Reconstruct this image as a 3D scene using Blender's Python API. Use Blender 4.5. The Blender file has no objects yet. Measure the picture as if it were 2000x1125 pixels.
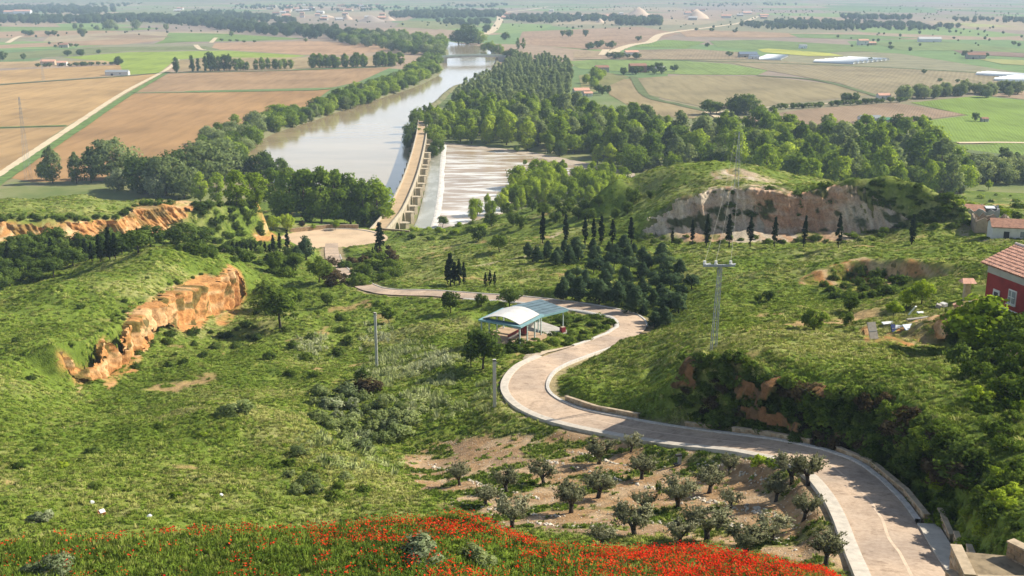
import bpy, bmesh, math, random
import numpy as np
from mathutils import Vector
from mathutils.geometry import delaunay_2d_cdt

R = math.radians
scn = bpy.context.scene
# ------------------------------------------------------------------ camera, sky, sun, exposure
CAM_H, FOC, PITCH = 100.0, 2145.0, R(15.4)
cam_d = bpy.data.cameras.new('camera'); cam = bpy.data.objects.new('camera', cam_d)
scn.collection.objects.link(cam); scn.camera = cam
cam.location = (0, 0, CAM_H); cam.rotation_euler = (math.pi / 2 - PITCH, 0, 0)
cam_d.sensor_width = 36; cam_d.lens = 36 * FOC / 2000; cam_d.clip_start = 1; cam_d.clip_end = 60000
SUN_EL, SUN_AZ = R(39), R(76)            # azimuth from +Y (view direction) towards +X (right)
world = bpy.data.worlds.new('World'); scn.world = world; world.use_nodes = True
wn = world.node_tree.nodes; wn.clear()
sky = wn.new('ShaderNodeTexSky'); sky.sky_type = 'NISHITA'; sky.sun_disc = False
sky.sun_elevation = SUN_EL; sky.sun_rotation = SUN_AZ; sky.air_density = 1.0; sky.dust_density = 1.6; sky.altitude = 700
tc = wn.new('ShaderNodeTexCoord'); cmap = wn.new('ShaderNodeMapping'); cmap.inputs['Scale'].default_value = (1, 1, 3.2); cn = wn.new('ShaderNodeTexNoise'); cn.inputs['Scale'].default_value = 2.6; cn.inputs['Detail'].default_value = 6
crm = wn.new('ShaderNodeValToRGB'); crm.color_ramp.elements[0].position = .57; crm.color_ramp.elements[1].position = .80; cmix = wn.new('ShaderNodeMix'); cmix.data_type = 'RGBA'
cmix.inputs[7].default_value = (15.0, 15.3, 15.8, 1)      # bright spring cumulus over the blue sky
wl_ = world.node_tree.links; wl_.new(tc.outputs['Generated'], cmap.inputs[0]); wl_.new(cmap.outputs[0], cn.inputs['Vector']); wl_.new(cn.outputs[0], crm.inputs[0]); sxyz = wn.new('ShaderNodeSeparateXYZ'); hzr = wn.new('ShaderNodeMapRange'); hzr.inputs[1].default_value = .0; hzr.inputs[2].default_value = .38; hzr.inputs[3].default_value = 1.0; hzr.inputs[4].default_value = 0.0; mxm = wn.new('ShaderNodeMath'); mxm.operation = 'MAXIMUM'
hmix = wn.new('ShaderNodeMix'); hmix.data_type = 'RGBA'; hmix.inputs[7].default_value = (15.0, 17.0, 19.5, 1)      # pale bright band above the horizon
wl_.new(tc.outputs['Generated'], sxyz.inputs[0]); wl_.new(sxyz.outputs[2], hzr.inputs[0]); wl_.new(hzr.outputs[0], hmix.inputs[0]); wl_.new(sky.outputs[0], hmix.inputs[6]); wl_.new(crm.outputs[0], cmix.inputs[0]); wl_.new(hmix.outputs[2], cmix.inputs[6])
bg = wn.new('ShaderNodeBackground'); bg.inputs[1].default_value = 0.066
wo = wn.new('ShaderNodeOutputWorld')
world.node_tree.links.new(cmix.outputs[2], bg.inputs[0]); world.node_tree.links.new(bg.outputs[0], wo.inputs[0])
sun_d = bpy.data.lights.new('sun', 'SUN'); sun_d.energy = 5.0; sun_d.angle = R(0.5); sun_d.color = (1.0, 0.93, 0.80)
sun = bpy.data.objects.new('sun', sun_d); scn.collection.objects.link(sun)
sv = Vector((math.cos(SUN_EL) * math.sin(SUN_AZ), math.cos(SUN_EL) * math.cos(SUN_AZ), math.sin(SUN_EL)))
sun.rotation_euler = sv.to_track_quat('Z', 'Y').to_euler(); sun.location = sv * 400
vs = scn.view_settings; vs.view_transform = 'Standard'; vs.look = 'None'; vs.exposure = 0.62; vs.gamma = 1; vs.use_curve_mapping = False
cy = scn.cycles; cy.max_bounces = 5; cy.diffuse_bounces = 2; cy.glossy_bounces = 2; cy.transmission_bounces = 3; cy.volume_bounces = 0
cy.transparent_max_bounces = 4; cy.use_denoising = True; cy.caustics_reflective = False; cy.caustics_refractive = False
cy.sample_clamp_indirect = 6
rng = np.random.RandomState(11); random.seed(5)
COL = scn.collection

# ------------------------------------------------------------------ projection helpers (photo pixels, 2000 x 1125)
sp, cp = math.sin(PITCH), math.cos(PITCH)
def ray(px, py):
    u = (px - 1000.0) / FOC; v = -(py - 562.5) / FOC
    x = u; y = cp + v * sp; z = -sp + v * cp
    h = math.hypot(x, y)
    return x / h, y / h, z / h            # per metre of ground distance
def P(px, py, r):
    x, y, z = ray(px, py); return (x * r, y * r, CAM_H + z * r)
def Pz(px, py, z=0.0):
    x, y, k = ray(px, py); r = (z - CAM_H) / k; return (x * r, y * r, z)
def H(px, r, z):
    x, y, k = ray(px, 562); return (x * r, y * r, z)
def project(X, Y, Z):
    Z = Z - CAM_H; d = Y * cp - Z * sp; v = Y * sp + Z * cp
    return 1000 + FOC * X / d, 562.5 - FOC * v / d
def inpoly(x, y, poly):
    x = np.asarray(x, float); y = np.asarray(y, float); res = np.zeros(x.shape, bool); n = len(poly); j = n - 1
    for i in range(n):
        xi, yi = poly[i][:2]; xj, yj = poly[j][:2]
        c = ((yi > y) != (yj > y)) & (x < (xj - xi) * (y - yi) / ((yj - yi) + 1e-12) + xi)
        res ^= c; j = i
    return res
_tab = np.random.RandomState(3).rand(16, 257, 257); _tab[:, 256, :] = _tab[:, 0, :]; _tab[:, :, 256] = _tab[:, :, 0]
def vnoise(x, y, seed=0):
    t = _tab[seed % 16]; xi = np.floor(x); yi = np.floor(y); fx = x - xi; fy = y - yi
    fx = fx * fx * (3 - 2 * fx); fy = fy * fy * (3 - 2 * fy)
    a = xi.astype(int) % 256; b = yi.astype(int) % 256
    return (t[a, b] * (1 - fx) * (1 - fy) + t[a + 1, b] * fx * (1 - fy) + t[a, b + 1] * (1 - fx) * fy + t[a + 1, b + 1] * fx * fy)
def fbm(x, y, o=4, seed=0):
    s = 0; a = 1; n = 0
    for i in range(o):
        s = s + a * vnoise(x * 2 ** i + 17.3 * i, y * 2 ** i + 9.1 * i, seed + i); n += a; a *= 0.5
    return s / n
def sstep(a, b, x):
    t = np.clip((x - a) / (b - a), 0, 1); return t * t * (3 - 2 * t)

# ------------------------------------------------------------------ materials
def newmat(name):
    m = bpy.data.materials.new(name); m.use_nodes = True; nt = m.node_tree; nt.nodes.clear(); return m, nt
def N(nt, t, **kw):
    n = nt.nodes.new(t)
    for k, v in kw.items(): setattr(n, k, v)
    return n
def ramp(nt, fac, cols, pos=None, interp='LINEAR'):
    r = N(nt, 'ShaderNodeValToRGB'); e = r.color_ramp; e.interpolation = interp
    k = len(cols); pos = pos or [i / (k - 1) for i in range(k)]
    while len(e.elements) < k: e.elements.new(0.5)
    for el, c, p in zip(e.elements, cols, pos): el.position = p; el.color = (*c, 1)
    nt.links.new(fac, r.inputs[0]); return r.outputs[0]
def mixc(nt, fac, a, b, mode='MIX'):
    n = N(nt, 'ShaderNodeMix', data_type='RGBA', blend_type=mode)
    for s, v in ((n.inputs[0], fac), (n.inputs[6], a), (n.inputs[7], b)):
        if isinstance(v, (int, float)): s.default_value = v
        elif isinstance(v, tuple): s.default_value = (*v, 1) if len(v) == 3 else v
        else: nt.links.new(v, s)
    return n.outputs[2]
def posn(nt, scale=(1, 1, 1), rot=0.0, obj=False):
    mp = N(nt, 'ShaderNodeMapping'); mp.inputs['Scale'].default_value = scale; mp.inputs['Rotation'].default_value = (0, 0, rot)
    if obj: t = N(nt, 'ShaderNodeTexCoord').outputs['Object']
    else: t = N(nt, 'ShaderNodeNewGeometry').outputs['Position']
    nt.links.new(t, mp.inputs[0]); return mp.outputs[0]
def noise(nt, vec, scale, detail=4, rough=0.55):
    n = N(nt, 'ShaderNodeTexNoise'); n.inputs['Scale'].default_value = scale; n.inputs['Detail'].default_value = detail
    n.inputs['Roughness'].default_value = rough; nt.links.new(vec, n.inputs['Vector']); return n.outputs[0]
def finish(nt, colr, rough=0.9, bump=None, bstr=0.3, bdist=0.1, spec=0.2, metal=0.0, alpha=None):
    b = N(nt, 'ShaderNodeBsdfPrincipled'); b.inputs['Roughness'].default_value = rough
    b.inputs['Specular IOR Level'].default_value = spec; b.inputs['Metallic'].default_value = metal
    if isinstance(colr, tuple): b.inputs['Base Color'].default_value = (*colr, 1)
    else: nt.links.new(colr, b.inputs['Base Color'])
    if bump is not None:
        bn = N(nt, 'ShaderNodeBump'); bn.inputs['Strength'].default_value = bstr; bn.inputs['Distance'].default_value = bdist
        nt.links.new(bump, bn.inputs['Height']); nt.links.new(bn.outputs[0], b.inputs['Normal'])
    o = N(nt, 'ShaderNodeOutputMaterial'); nt.links.new(b.outputs[0], o.inputs[0]); return b
_mc = {}
def mat(name, c, var=0.25, scale=2.0, rough=0.85, bstr=0.25, bdist=0.05, spec=0.2, obj=True, metal=0.0, c2=None):
    if name in _mc: return _mc[name]
    m, nt = newmat(name); v = posn(nt, obj=obj); n1 = noise(nt, v, scale, 5, 0.6)
    c2 = c2 or tuple(x * (1 - var) for x in c); hi = tuple(min(1, x * (1 + var * 0.6)) for x in c)
    colr = ramp(nt, n1, [c2, c, hi], [0.3, 0.5, 0.72])
    finish(nt, colr, rough, n1, bstr, bdist, spec, metal); _mc[name] = m; return m
def soft_normal(nt, k=1.0):
    a = N(nt, 'ShaderNodeAttribute', attribute_name='outn'); vt = N(nt, 'ShaderNodeVectorTransform', vector_type='VECTOR', convert_from='OBJECT', convert_to='WORLD'); nt.links.new(a.outputs['Vector'], vt.inputs[0]); vn = N(nt, 'ShaderNodeVectorMath', operation='NORMALIZE'); nt.links.new(vt.outputs[0], vn.inputs[0])
    g = N(nt, 'ShaderNodeNewGeometry'); ma = N(nt, 'ShaderNodeVectorMath', operation='MULTIPLY_ADD'); ma.inputs[1].default_value = (k, k, k); nt.links.new(vn.outputs[0], ma.inputs[0]); sc2 = N(nt, 'ShaderNodeVectorMath', operation='SCALE'); sc2.inputs['Scale'].default_value = .55; nt.links.new(g.outputs['Normal'], sc2.inputs[0]); nt.links.new(sc2.outputs[0], ma.inputs[2])
    n2 = N(nt, 'ShaderNodeVectorMath', operation='NORMALIZE'); nt.links.new(ma.outputs[0], n2.inputs[0]); return n2.outputs[0]
def set_outn(me, arr):
    at_ = me.attributes.new('outn', 'FLOAT_VECTOR', 'POINT'); at_.data.foreach_set('vector', np.asarray(arr, np.float32).ravel()); return me
def leafmat(name, dark, mid, light, scale=0.25, rnd=0.5, transl=0.35):
    if name in _mc: return _mc[name]
    m, nt = newmat(name)
    oi = N(nt, 'ShaderNodeObjectInfo'); v = posn(nt); n1 = noise(nt, v, scale, 3, 0.6)
    gi = N(nt, 'ShaderNodeNewGeometry')
    ma = N(nt, 'ShaderNodeMath', operation='MULTIPLY_ADD'); ma.inputs[1].default_value = rnd; nt.links.new(oi.outputs['Random'], ma.inputs[0])
    mb = N(nt, 'ShaderNodeMath', operation='MULTIPLY_ADD'); mb.inputs[1].default_value = 0.9; mb.inputs[2].default_value = -0.22 - rnd * 0.5
    nt.links.new(n1, mb.inputs[0]); nt.links.new(mb.outputs[0], ma.inputs[2])
    mcn = N(nt, 'ShaderNodeMath', operation='MULTIPLY_ADD'); mcn.inputs[1].default_value = 0.5; nt.links.new(gi.outputs['Random Per Island'], mcn.inputs[0])
    nt.links.new(ma.outputs[0], mcn.inputs[2])
    colr = ramp(nt, mcn.outputs[0], [dark, mid, light], [0.1, 0.5, 0.95])
    d = N(nt, 'ShaderNodeBsdfDiffuse'); t = N(nt, 'ShaderNodeBsdfTranslucent'); mx = N(nt, 'ShaderNodeMixShader'); mx.inputs[0].default_value = transl
    nt.links.new(soft_normal(nt), d.inputs['Normal']); nt.links.new(colr, d.inputs[0]); nt.links.new(mixc(nt, 1.0, colr, (1.0, 1.0, 0.6), 'MULTIPLY'), t.inputs[0])
    nt.links.new(d.outputs[0], mx.inputs[1]); nt.links.new(t.outputs[0], mx.inputs[2])
    o = N(nt, 'ShaderNodeOutputMaterial'); nt.links.new(mx.outputs[0], o.inputs[0]); _mc[name] = m; return m

# ------------------------------------------------------------------ mesh helpers
def mesh_np(name, V, F, mats=None, smooth=False, midx=None):
    V = np.asarray(V, np.float32); me = bpy.data.meshes.new(name)
    if isinstance(F, np.ndarray):
        k = F.shape[1]; nf = len(F)
        me.vertices.add(len(V)); me.vertices.foreach_set('co', V.ravel())
        me.loops.add(nf * k); me.loops.foreach_set('vertex_index', F.astype(np.int32).ravel())
        me.polygons.add(nf); me.polygons.foreach_set('loop_start', np.arange(0, nf * k, k, dtype=np.int32))
    else:
        me.from_pydata([tuple(map(float, v)) for v in V], [], F)
    if mats:
        for m in (mats if isinstance(mats, (list, tuple)) else [mats]): me.materials.append(m)
    if midx is not None: me.polygons.foreach_set('material_index', np.asarray(midx, np.int32))
    me.update(calc_edges=True)
    if smooth: me.shade_smooth()
    return me
def obj(name, me, parent=None, loc=(0, 0, 0), rz=0.0, scale=None):
    o = bpy.data.objects.new(name, me); COL.objects.link(o); o.location = loc; o.rotation_euler = (0, 0, rz)
    if scale is not None: o.scale = scale if isinstance(scale, (tuple, list)) else (scale,) * 3
    if parent: o.parent = parent
    return o
def tag(o, label=None, cat=None, group=None, kind=None):
    if label: o['label'] = label
    if cat: o['category'] = cat
    if group: o['group'] = group
    if kind: o['kind'] = kind
    return o
def struct(name, me, label=None): return tag(obj(name, me), label, None, None, 'structure')
def thing(name, label, cat, loc=(0, 0, 0), rz=0.0, group=None, scale=None):
    return tag(obj(name, None, None, loc, rz, scale), label, cat, group)
class MB:
    def __init__(s): s.V = []; s.F = []
    def add(s, V, F):
        b = len(s.V); s.V += [tuple(map(float, v)) for v in V]; s.F += [tuple(i + b for i in f) for f in F]; return s
    def box(s, c, d, rz=0.0, tilt=None):
        x, y, z = (k / 2 for k in d); vs = [Vector(p) for p in ((-x, -y, -z), (x, -y, -z), (x, y, -z), (-x, y, -z), (-x, -y, z), (x, -y, z), (x, y, z), (-x, y, z))]
        from mathutils import Matrix
        M = Matrix.Rotation(rz, 3, 'Z')
        if tilt: M = M @ Matrix.Rotation(tilt, 3, 'X')
        return s.add([M @ v + Vector(c) for v in vs], [(0, 3, 2, 1), (4, 5, 6, 7), (0, 1, 5, 4), (1, 2, 6, 5), (2, 3, 7, 6), (3, 0, 4, 7)])
    def tube(s, pts, rad, n=6, cap=True):
        pts = [Vector(p) for p in pts]; rad = rad if isinstance(rad, (list, tuple)) else [rad] * len(pts); V = []; F = []
        for i, p in enumerate(pts):
            t = (pts[min(i + 1, len(pts) - 1)] - pts[max(i - 1, 0)]).normalized()
            a = t.cross(Vector((0, 0, 1)) if abs(t.z) < 0.95 else Vector((1, 0, 0))).normalized(); b = t.cross(a)
            for k in range(n):
                an = 2 * math.pi * k / n; V.append(p + (a * math.cos(an) + b * math.sin(an)) * rad[i])
        for i in range(len(pts) - 1):
            for k in range(n): F.append((i * n + k, i * n + (k + 1) % n, (i + 1) * n + (k + 1) % n, (i + 1) * n + k))
        if cap: F.append(tuple(range(n))[::-1]); F.append(tuple((len(pts) - 1) * n + k for k in range(n)))
        return s.add(V, F)
    def prism(s, poly, z0, z1):
        n = len(poly); V = [(*p[:2], z0) for p in poly] + [(*p[:2], z1) for p in poly]
        return s.add(V, [tuple(range(n))[::-1], tuple(range(n, 2 * n))] + [(i, (i + 1) % n, n + (i + 1) % n, n + i) for i in range(n)])
    def mesh(s, name, m=None, smooth=False): return mesh_np(name, s.V, s.F, m, smooth)
    def build(s, name, m=None, parent=None, loc=(0, 0, 0), rz=0.0, smooth=False): return obj(name, s.mesh(name, m, smooth), parent, loc, rz)

# ------------------------------------------------------------------ terrain: surveyed points and break lines, then a fine height grid
pts3 = []; cons = []
def add(p): pts3.append(p); return len(pts3) - 1
def line(ps, closed=False):
    ids = [add(p) for p in ps]
    for a, b in zip(ids, ids[1:]): cons.append((a, b))
def LP(l): line([P(*q) for q in l])
def LZ(l): line([Pz(*q) for q in l])
def SP(l):
    for q in l: add(P(*q))
def SH(l):
    for q in l: add(H(*q))
# poppy terrace
LZ([(-420, 1090, 74), (0, 1056, 74), (200, 1046, 74), (400, 1038, 74), (600, 1027, 74), (750, 1016, 74), (870, 1008, 74), (930, 1024, 73.6), (980, 1050, 73.2), (1050, 1070, 73), (1150, 1076, 73), (1300, 1078, 72.6), (1450, 1098, 72), (1600, 1128, 71), (1680, 1165, 70)])
SH([(-420, 34, 78), (300, 32, 77.5), (1000, 32, 77.5), (1600, 33, 76), (2450, 34, 76), (-420, 14, 84), (1000, 14, 84), (2450, 14, 84),
    (-420, 66, 66), (0, 62, 66.5), (400, 60, 66.5), (750, 58, 67), (930, 57, 67), (1150, 55, 67), (1300, 55, 67)])
# left hillside
SP([(-420, 1000, 88), (0, 1015, 80), (200, 1010, 80), (400, 1003, 82), (600, 988, 85), (-420, 900, 115), (0, 900, 112), (250, 900, 108), (450, 900, 104), (580, 900, 101),
    (620, 800, 130), (720, 850, 119), (800, 890, 111), (860, 930, 104), (0, 800, 140), (250, 805, 140), (120, 850, 125), (350, 750, 160), (0, 700, 168), (-420, 750, 165), (-420, 640, 200), (0, 650, 182), (120, 640, 183), (250, 550, 215), (360, 510, 238),
    (220, 830, 142), (350, 720, 174), (450, 700, 182), (550, 680, 190), (500, 640, 207), (560, 600, 222), (520, 560, 245), (300, 690, 190), (400, 670, 205), (640, 700, 180), (560, 760, 152), (650, 760, 148)])
LP([(440, 800, 122), (560, 838, 109.5), (640, 878, 101.5), (720, 930, 92.5), (810, 970, 88)])
LP([(-420, 590, 215), (0, 603, 202), (100, 560, 215), (200, 515, 235), (300, 482, 252), (400, 476, 258), (440, 492, 258)])   # crest of the left spur
CA_T = [(100, 690, 166), (205, 650, 179), (245, 612, 192.5), (300, 580, 206), (350, 552, 219), (395, 537, 228), (440, 520, 244), (476, 548, 244)]
CA_B = [(148, 775, 163), (218, 764, 175.5), (262, 702, 189.5), (310, 650, 203), (370, 652, 217.5), (435, 634, 235), (480, 592, 241)]
LP(CA_T); LP(CA_B)
SH([(-420, 240, 38), (0, 225, 39), (150, 245, 36), (300, 275, 33), (420, 282, 31), (480, 280, 30)])
LP([(490, 533, 256), (620, 550, 255), (720, 566, 239)])
# valley and mesa on the left
SP([(-420, 530, 290), (0, 520, 278), (100, 520, 278), (200, 497, 300), (300, 478, 312), (400, 472, 322), (500, 490, 325), (580, 492, 345), (480, 508, 290), (590, 515, 300)])
CB_T = [(-200, 435, 338), (0, 425, 330), (130, 432, 335), (230, 425, 340), (262, 402, 352), (330, 392, 360), (392, 388, 366), (440, 394, 373), (500, 391, 385)]
LP([(-420, 445, 345)] + CB_T)
CB_B = [(-200, 482, 333), (0, 472, 325.5), (130, 480, 330), (230, 480, 335), (330, 472, 353), (410, 480, 359), (470, 470, 374), (540, 470, 393)]
LP([(-420, 490, 340)] + CB_B)
SP([(500, 440, 389)])
LZ([(-420, 385, 37), (0, 377, 34.5), (250, 377, 34), (400, 379, 31.5), (500, 383, 28.2)])
SH([(-420, 450, 12), (0, 440, 12), (250, 425, 12), (500, 415, 12), (-420, 510, -2), (0, 500, -2), (250, 500, -2), (400, 500, 2)])
# parking place, bridge head, bank
for q in [(560, 466), (600, 450), (650, 445), (720, 455), (738, 470), (690, 486), (640, 490)]: add(Pz(*q, 10))
SP([(600, 436, 440), (700, 436, 438), (740, 480, 372), (800, 470, 362), (760, 520, 290), (850, 500, 310), (900, 470, 345), (900, 442, 402), (950, 432, 415), (1000, 412, 430), (1050, 398, 436), (1100, 402, 405), (1150, 402, 385), (1200, 374, 372)])
for q in [(755, 446, 8), (800, 452, 7), (850, 450, 5)]: add(Pz(*q))
SH([(560, 480, 4), (640, 480, 4), (720, 470, 3), (500, 560, -2), (640, 560, -2), (740, 500, -2), (790, 455, -2), (850, 452, -2), (920, 455, -2), (1000, 470, -2), (1080, 480, -2), (1150, 480, 0), (1230, 470, -2), (1400, 470, -2), (1600, 470, -2), (1750, 470, -1), (1900, 540, 2), (2100, 560, 2), (2450, 560, 2)])
SP([(900, 520, 262), (1000, 520, 255), (1000, 470, 300), (1100, 475, 283), (1100, 440, 330), (1200, 440, 320), (1200, 480, 279), (850, 560, 238), (950, 563, 226), (1000, 550, 233), (1100, 565, 214), (1180, 580, 207)])
# right hill with the eroded cliff
CC_T = [(1240, 436, 286), (1290, 402, 287), (1335, 380, 287), (1400, 363, 287), (1500, 357, 286), (1560, 374, 284), (1620, 360, 284), (1680, 342, 284), (1735, 331, 284), (1800, 345, 282), (1880, 402, 278)]
CC_B = [(1245, 468, 283), (1330, 470, 282), (1400, 471, 281.5), (1500, 471, 280.5), (1650, 468, 279), (1750, 446, 278.5), (1850, 440, 276), (1905, 450, 272)]
LP(CC_T); LP(CC_B)
LP([(1205, 345, 335), (1290, 312, 335), (1390, 300, 335), (1470, 312, 335), (1550, 372, 322)]); LP([(1215, 350, 352), (1300, 314, 352), (1400, 303, 352), (1470, 314, 352), (1555, 374, 340)])
SP([(1350, 348, 318), (1450, 340, 318), (1180, 400, 342), (1060, 478, 285), (1250, 478, 273), (1400, 480, 268), (1600, 480, 266), (1780, 476, 264), (1900, 470, 262), (2000, 466, 255), (2450, 480, 255),
    (1300, 520, 245), (1450, 510, 235), (1600, 510, 222), (1750, 490, 225), (1880, 506, 205), (1900, 425, 300), (1960, 410, 330), (1930, 395, 370), (2000, 400, 380), (2100, 420, 330), (2450, 440, 330)])
# hollow behind the mound
CD_T = [(1560, 548, 198), (1650, 505, 205), (1750, 500, 200), (1860, 518, 191)]; CD_B = [(1580, 572, 196), (1660, 572, 200), (1750, 566, 195), (1850, 562, 187)]
LP(CD_T); LP(CD_B)
SH([(1690, 182, 49.5), (1770, 180, 51)])
SP([(1750, 580, 165), (1650, 620, 150), (1800, 590, 150), (1850, 558, 165), (1690, 600, 160)])
# field and pylon knoll
LP([(1285, 656, 146), (1335, 640, 142), (1400, 634, 140)])
SP([(1200, 720, 130), (1130, 738, 127), (1105, 770, 119), (1180, 800, 112), (1500, 610, 148), (1500, 640, 126), (1400, 600, 168), (1400, 550, 200), (1300, 600, 195), (1330, 560, 215), (1250, 560, 225), (1280, 720, 124), (1240, 770, 116)])
SH([(1320, 166, 47)])
CF_T = [(1332, 694, 107.5), (1345, 686, 107.5), (1400, 692, 104.5), (1480, 705, 102), (1520, 738, 98.5), (1570, 745, 97), (1650, 760, 93.5), (1720, 744, 94.5), (1800, 790, 86), (1860, 835, 80), (1960, 900, 72.5), (2150, 950, 66)]
CF_B = [(1300, 752, 109.5), (1330, 782, 106.5), (1390, 812, 103.5), (1450, 838, 100), (1510, 858, 96.5), (1600, 884, 91), (1680, 916, 86), (1750, 974, 78.5), (1800, 1040, 70.5), (1835, 1100, 64.5), (1850, 1140, 61)]
LP(CF_T); LP(CF_B)
SP([(1450, 660, 115), (1550, 640, 121), (1400, 676, 110), (1600, 690, 110), (1700, 700, 106), (1800, 720, 100), (1900, 760, 91), (1990, 850, 78), (1700, 650, 122), (1330, 668, 125)])
CE_T = [(1640, 652, 130), (1700, 626, 131), (1760, 612, 131.5), (1860, 600, 130), (1920, 604, 124)]; CE_B = [(1650, 672, 127.5), (1700, 680, 127), (1760, 684, 127), (1850, 690, 125), (1900, 690, 120)]
LP(CE_T); LP(CE_B)
for q in [(1900, 596, 67.2), (2000, 606, 68), (2150, 610, 68), (2010, 570, 68), (1910, 570, 67), (2150, 560, 68)]: add(Pz(*q))
SP([(1900, 960, 69), (1950, 1040, 62.5), (1900, 1090, 61.5), (2000, 1100, 57.5), (2150, 1125, 54), (2450, 1000, 62), (2450, 800, 85), (2450, 620, 125), (1980, 700, 105), (2050, 520, 180)])
# olive grove
SP([(820, 932, 98), (900, 900, 101), (850, 960, 93), (950, 1012, 80), (1100, 1002, 79), (1100, 930, 92), (1000, 870, 107), (1150, 850, 106), (1250, 865, 101), (1300, 940, 89), (1300, 1030, 74), (1500, 1052, 70), (1500, 950, 84), (1610, 1085, 65.5), (1450, 895, 93), (1600, 985, 77), (1640, 1052, 68.5), (1560, 922, 84.5),
    (930, 830, 115), (850, 800, 123), (880, 740, 136), (780, 740, 150), (735, 720, 160), (800, 680, 170), (930, 690, 148), (700, 640, 196), (850, 640, 188), (850, 608, 202), (1000, 655, 156), (1060, 650, 158), (1100, 650, 166), (1180, 635, 176), (700, 600, 218)])
for px in range(-420, 2451, 410): add(H(px, 690, -3))
ROADP = [(1800, 1165, 56.5), (1775, 1120, 60.5), (1752, 1080, 64.5), (1722, 1020, 70.5), (1690, 970, 76), (1648, 926, 81.5), (1610, 903, 85), (1560, 886, 88.5), (1480, 870, 93), (1400, 860, 97), (1310, 849, 101), (1230, 835, 105), (1150, 820, 109.5), (1090, 804, 114), (1048, 783, 118.5), (1030, 760, 123), (1034, 738, 128), (1052, 718, 134), (1085, 702, 141), (1130, 686, 150), (1180, 669, 160), (1218, 652, 169), (1236, 636, 177), (1222, 618, 185), (1170, 605, 191), (1100, 594, 197), (1020, 585, 205), (950, 580, 211), (850, 573, 220), (740, 567, 231), (690, 545, 264), (658, 520, 302), (648, 492, 352), (648, 475, 388)]
def catmull(pts, step=1.0):
    pts = [np.array(p, float) for p in pts]; out = []
    pts = [2 * pts[0] - pts[1]] + pts + [2 * pts[-1] - pts[-2]]
    for i in range(1, len(pts) - 2):
        a, b, c, d = pts[i - 1:i + 3]; n = max(2, int(np.linalg.norm(c - b) / step))
        for k in range(n):
            t = k / n; out.append(0.5 * ((2 * b) + (-a + c) * t + (2 * a - 5 * b + 4 * c - d) * t * t + (-a + 3 * b - 3 * c + d) * t ** 3))
    out.append(pts[-2]); return np.array(out)
road = catmull([P(*q) for q in ROADP], 0.8)
for _ in range(12): road[1:-1, 2] = 0.5 * road[1:-1, 2] + 0.25 * (road[:-2, 2] + road[2:, 2])
for p in road[::9]: add(tuple(p))
# triangulate in (azimuth, log range)
q2 = [Vector((math.atan2(p[0], p[1]), math.log(math.hypot(p[0], p[1])))) for p in pts3]
ov, oe, of, orig, _, _ = delaunay_2d_cdt(q2, cons, [], 0, 1e-7)
oz = []
for v, o in zip(ov, orig):
    if o: oz.append(pts3[o[0]][2])
    else:
        d = [((v - q).length, p[2]) for q, p in zip(q2, pts3)]; d.sort(); w = [(1 / (a + 1e-6), z) for a, z in d[:2]]; oz.append(sum(a * z for a, z in w) / sum(a for a, z in w))
NA, NR = 820, 800
AZ0, AZ1, LR0, LR1 = R(-33.0), R(33.0), math.log(17.0), math.log(640.0)
az = np.linspace(AZ0, AZ1, NA); lr = np.linspace(LR0, LR1, NR); GZ = np.full((NA, NR), -3.0)
ga = (AZ1 - AZ0) / (NA - 1); gl = (LR1 - LR0) / (NR - 1)
for f in of:
    A, B, C = (ov[i] for i in f); za, zb, zc = (oz[i] for i in f)
    i0 = max(0, int((min(A.x, B.x, C.x) - AZ0) / ga)); i1 = min(NA - 1, int((max(A.x, B.x, C.x) - AZ0) / ga) + 1)
    j0 = max(0, int((min(A.y, B.y, C.y) - LR0) / gl)); j1 = min(NR - 1, int((max(A.y, B.y, C.y) - LR0) / gl) + 1)
    if i1 < i0 or j1 < j0: continue
    X, Y = np.meshgrid(az[i0:i1 + 1], lr[j0:j1 + 1], indexing='ij')
    den = (B.y - C.y) * (A.x - C.x) + (C.x - B.x) * (A.y - C.y)
    if abs(den) < 1e-14: continue
    w1 = ((B.y - C.y) * (X - C.x) + (C.x - B.x) * (Y - C.y)) / den; w2 = ((C.y - A.y) * (X - C.x) + (A.x - C.x) * (Y - C.y)) / den; w3 = 1 - w1 - w2
    m = (w1 >= -1e-6) & (w2 >= -1e-6) & (w3 >= -1e-6); sub = GZ[i0:i1 + 1, j0:j1 + 1]; sub[m] = (w1 * za + w2 * zb + w3 * zc)[m]
def blur(a, s, axis):
    k = int(3 * s) + 1; x = np.arange(-k, k + 1); w = np.exp(-x * x / (2 * s * s)); w /= w.sum()
    pa = np.pad(a, [(k, k) if i == axis else (0, 0) for i in range(2)], mode='edge'); out = np.zeros_like(a); n = a.shape[axis]
    for i, ww in enumerate(w): out += ww * (pa[i:i + n] if axis == 0 else pa[:, i:i + n])
    return out
def blur2(a, sa, sr): return blur(blur(a, sa, 0), sr, 1)
GR = np.exp(lr)[None, :].repeat(NA, 0); GA = az[:, None].repeat(NR, 1)
GX = GR * np.sin(GA); GY = GR * np.cos(GA)
def grads(Z):
    dzr = np.gradient(Z, axis=1) / (GR * gl); dza = np.gradient(Z, axis=0) / (GR * ga); return dza, dzr
da, dr = grads(GZ); slope0 = np.hypot(da, dr)
wcl = np.clip(blur2(sstep(0.75, 1.15, slope0), 6, 3) * 2.2, 0, 1)
GZ = wcl * blur2(GZ, 3, 0.9) + (1 - wcl) * blur2(GZ, 13, 6)
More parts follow.
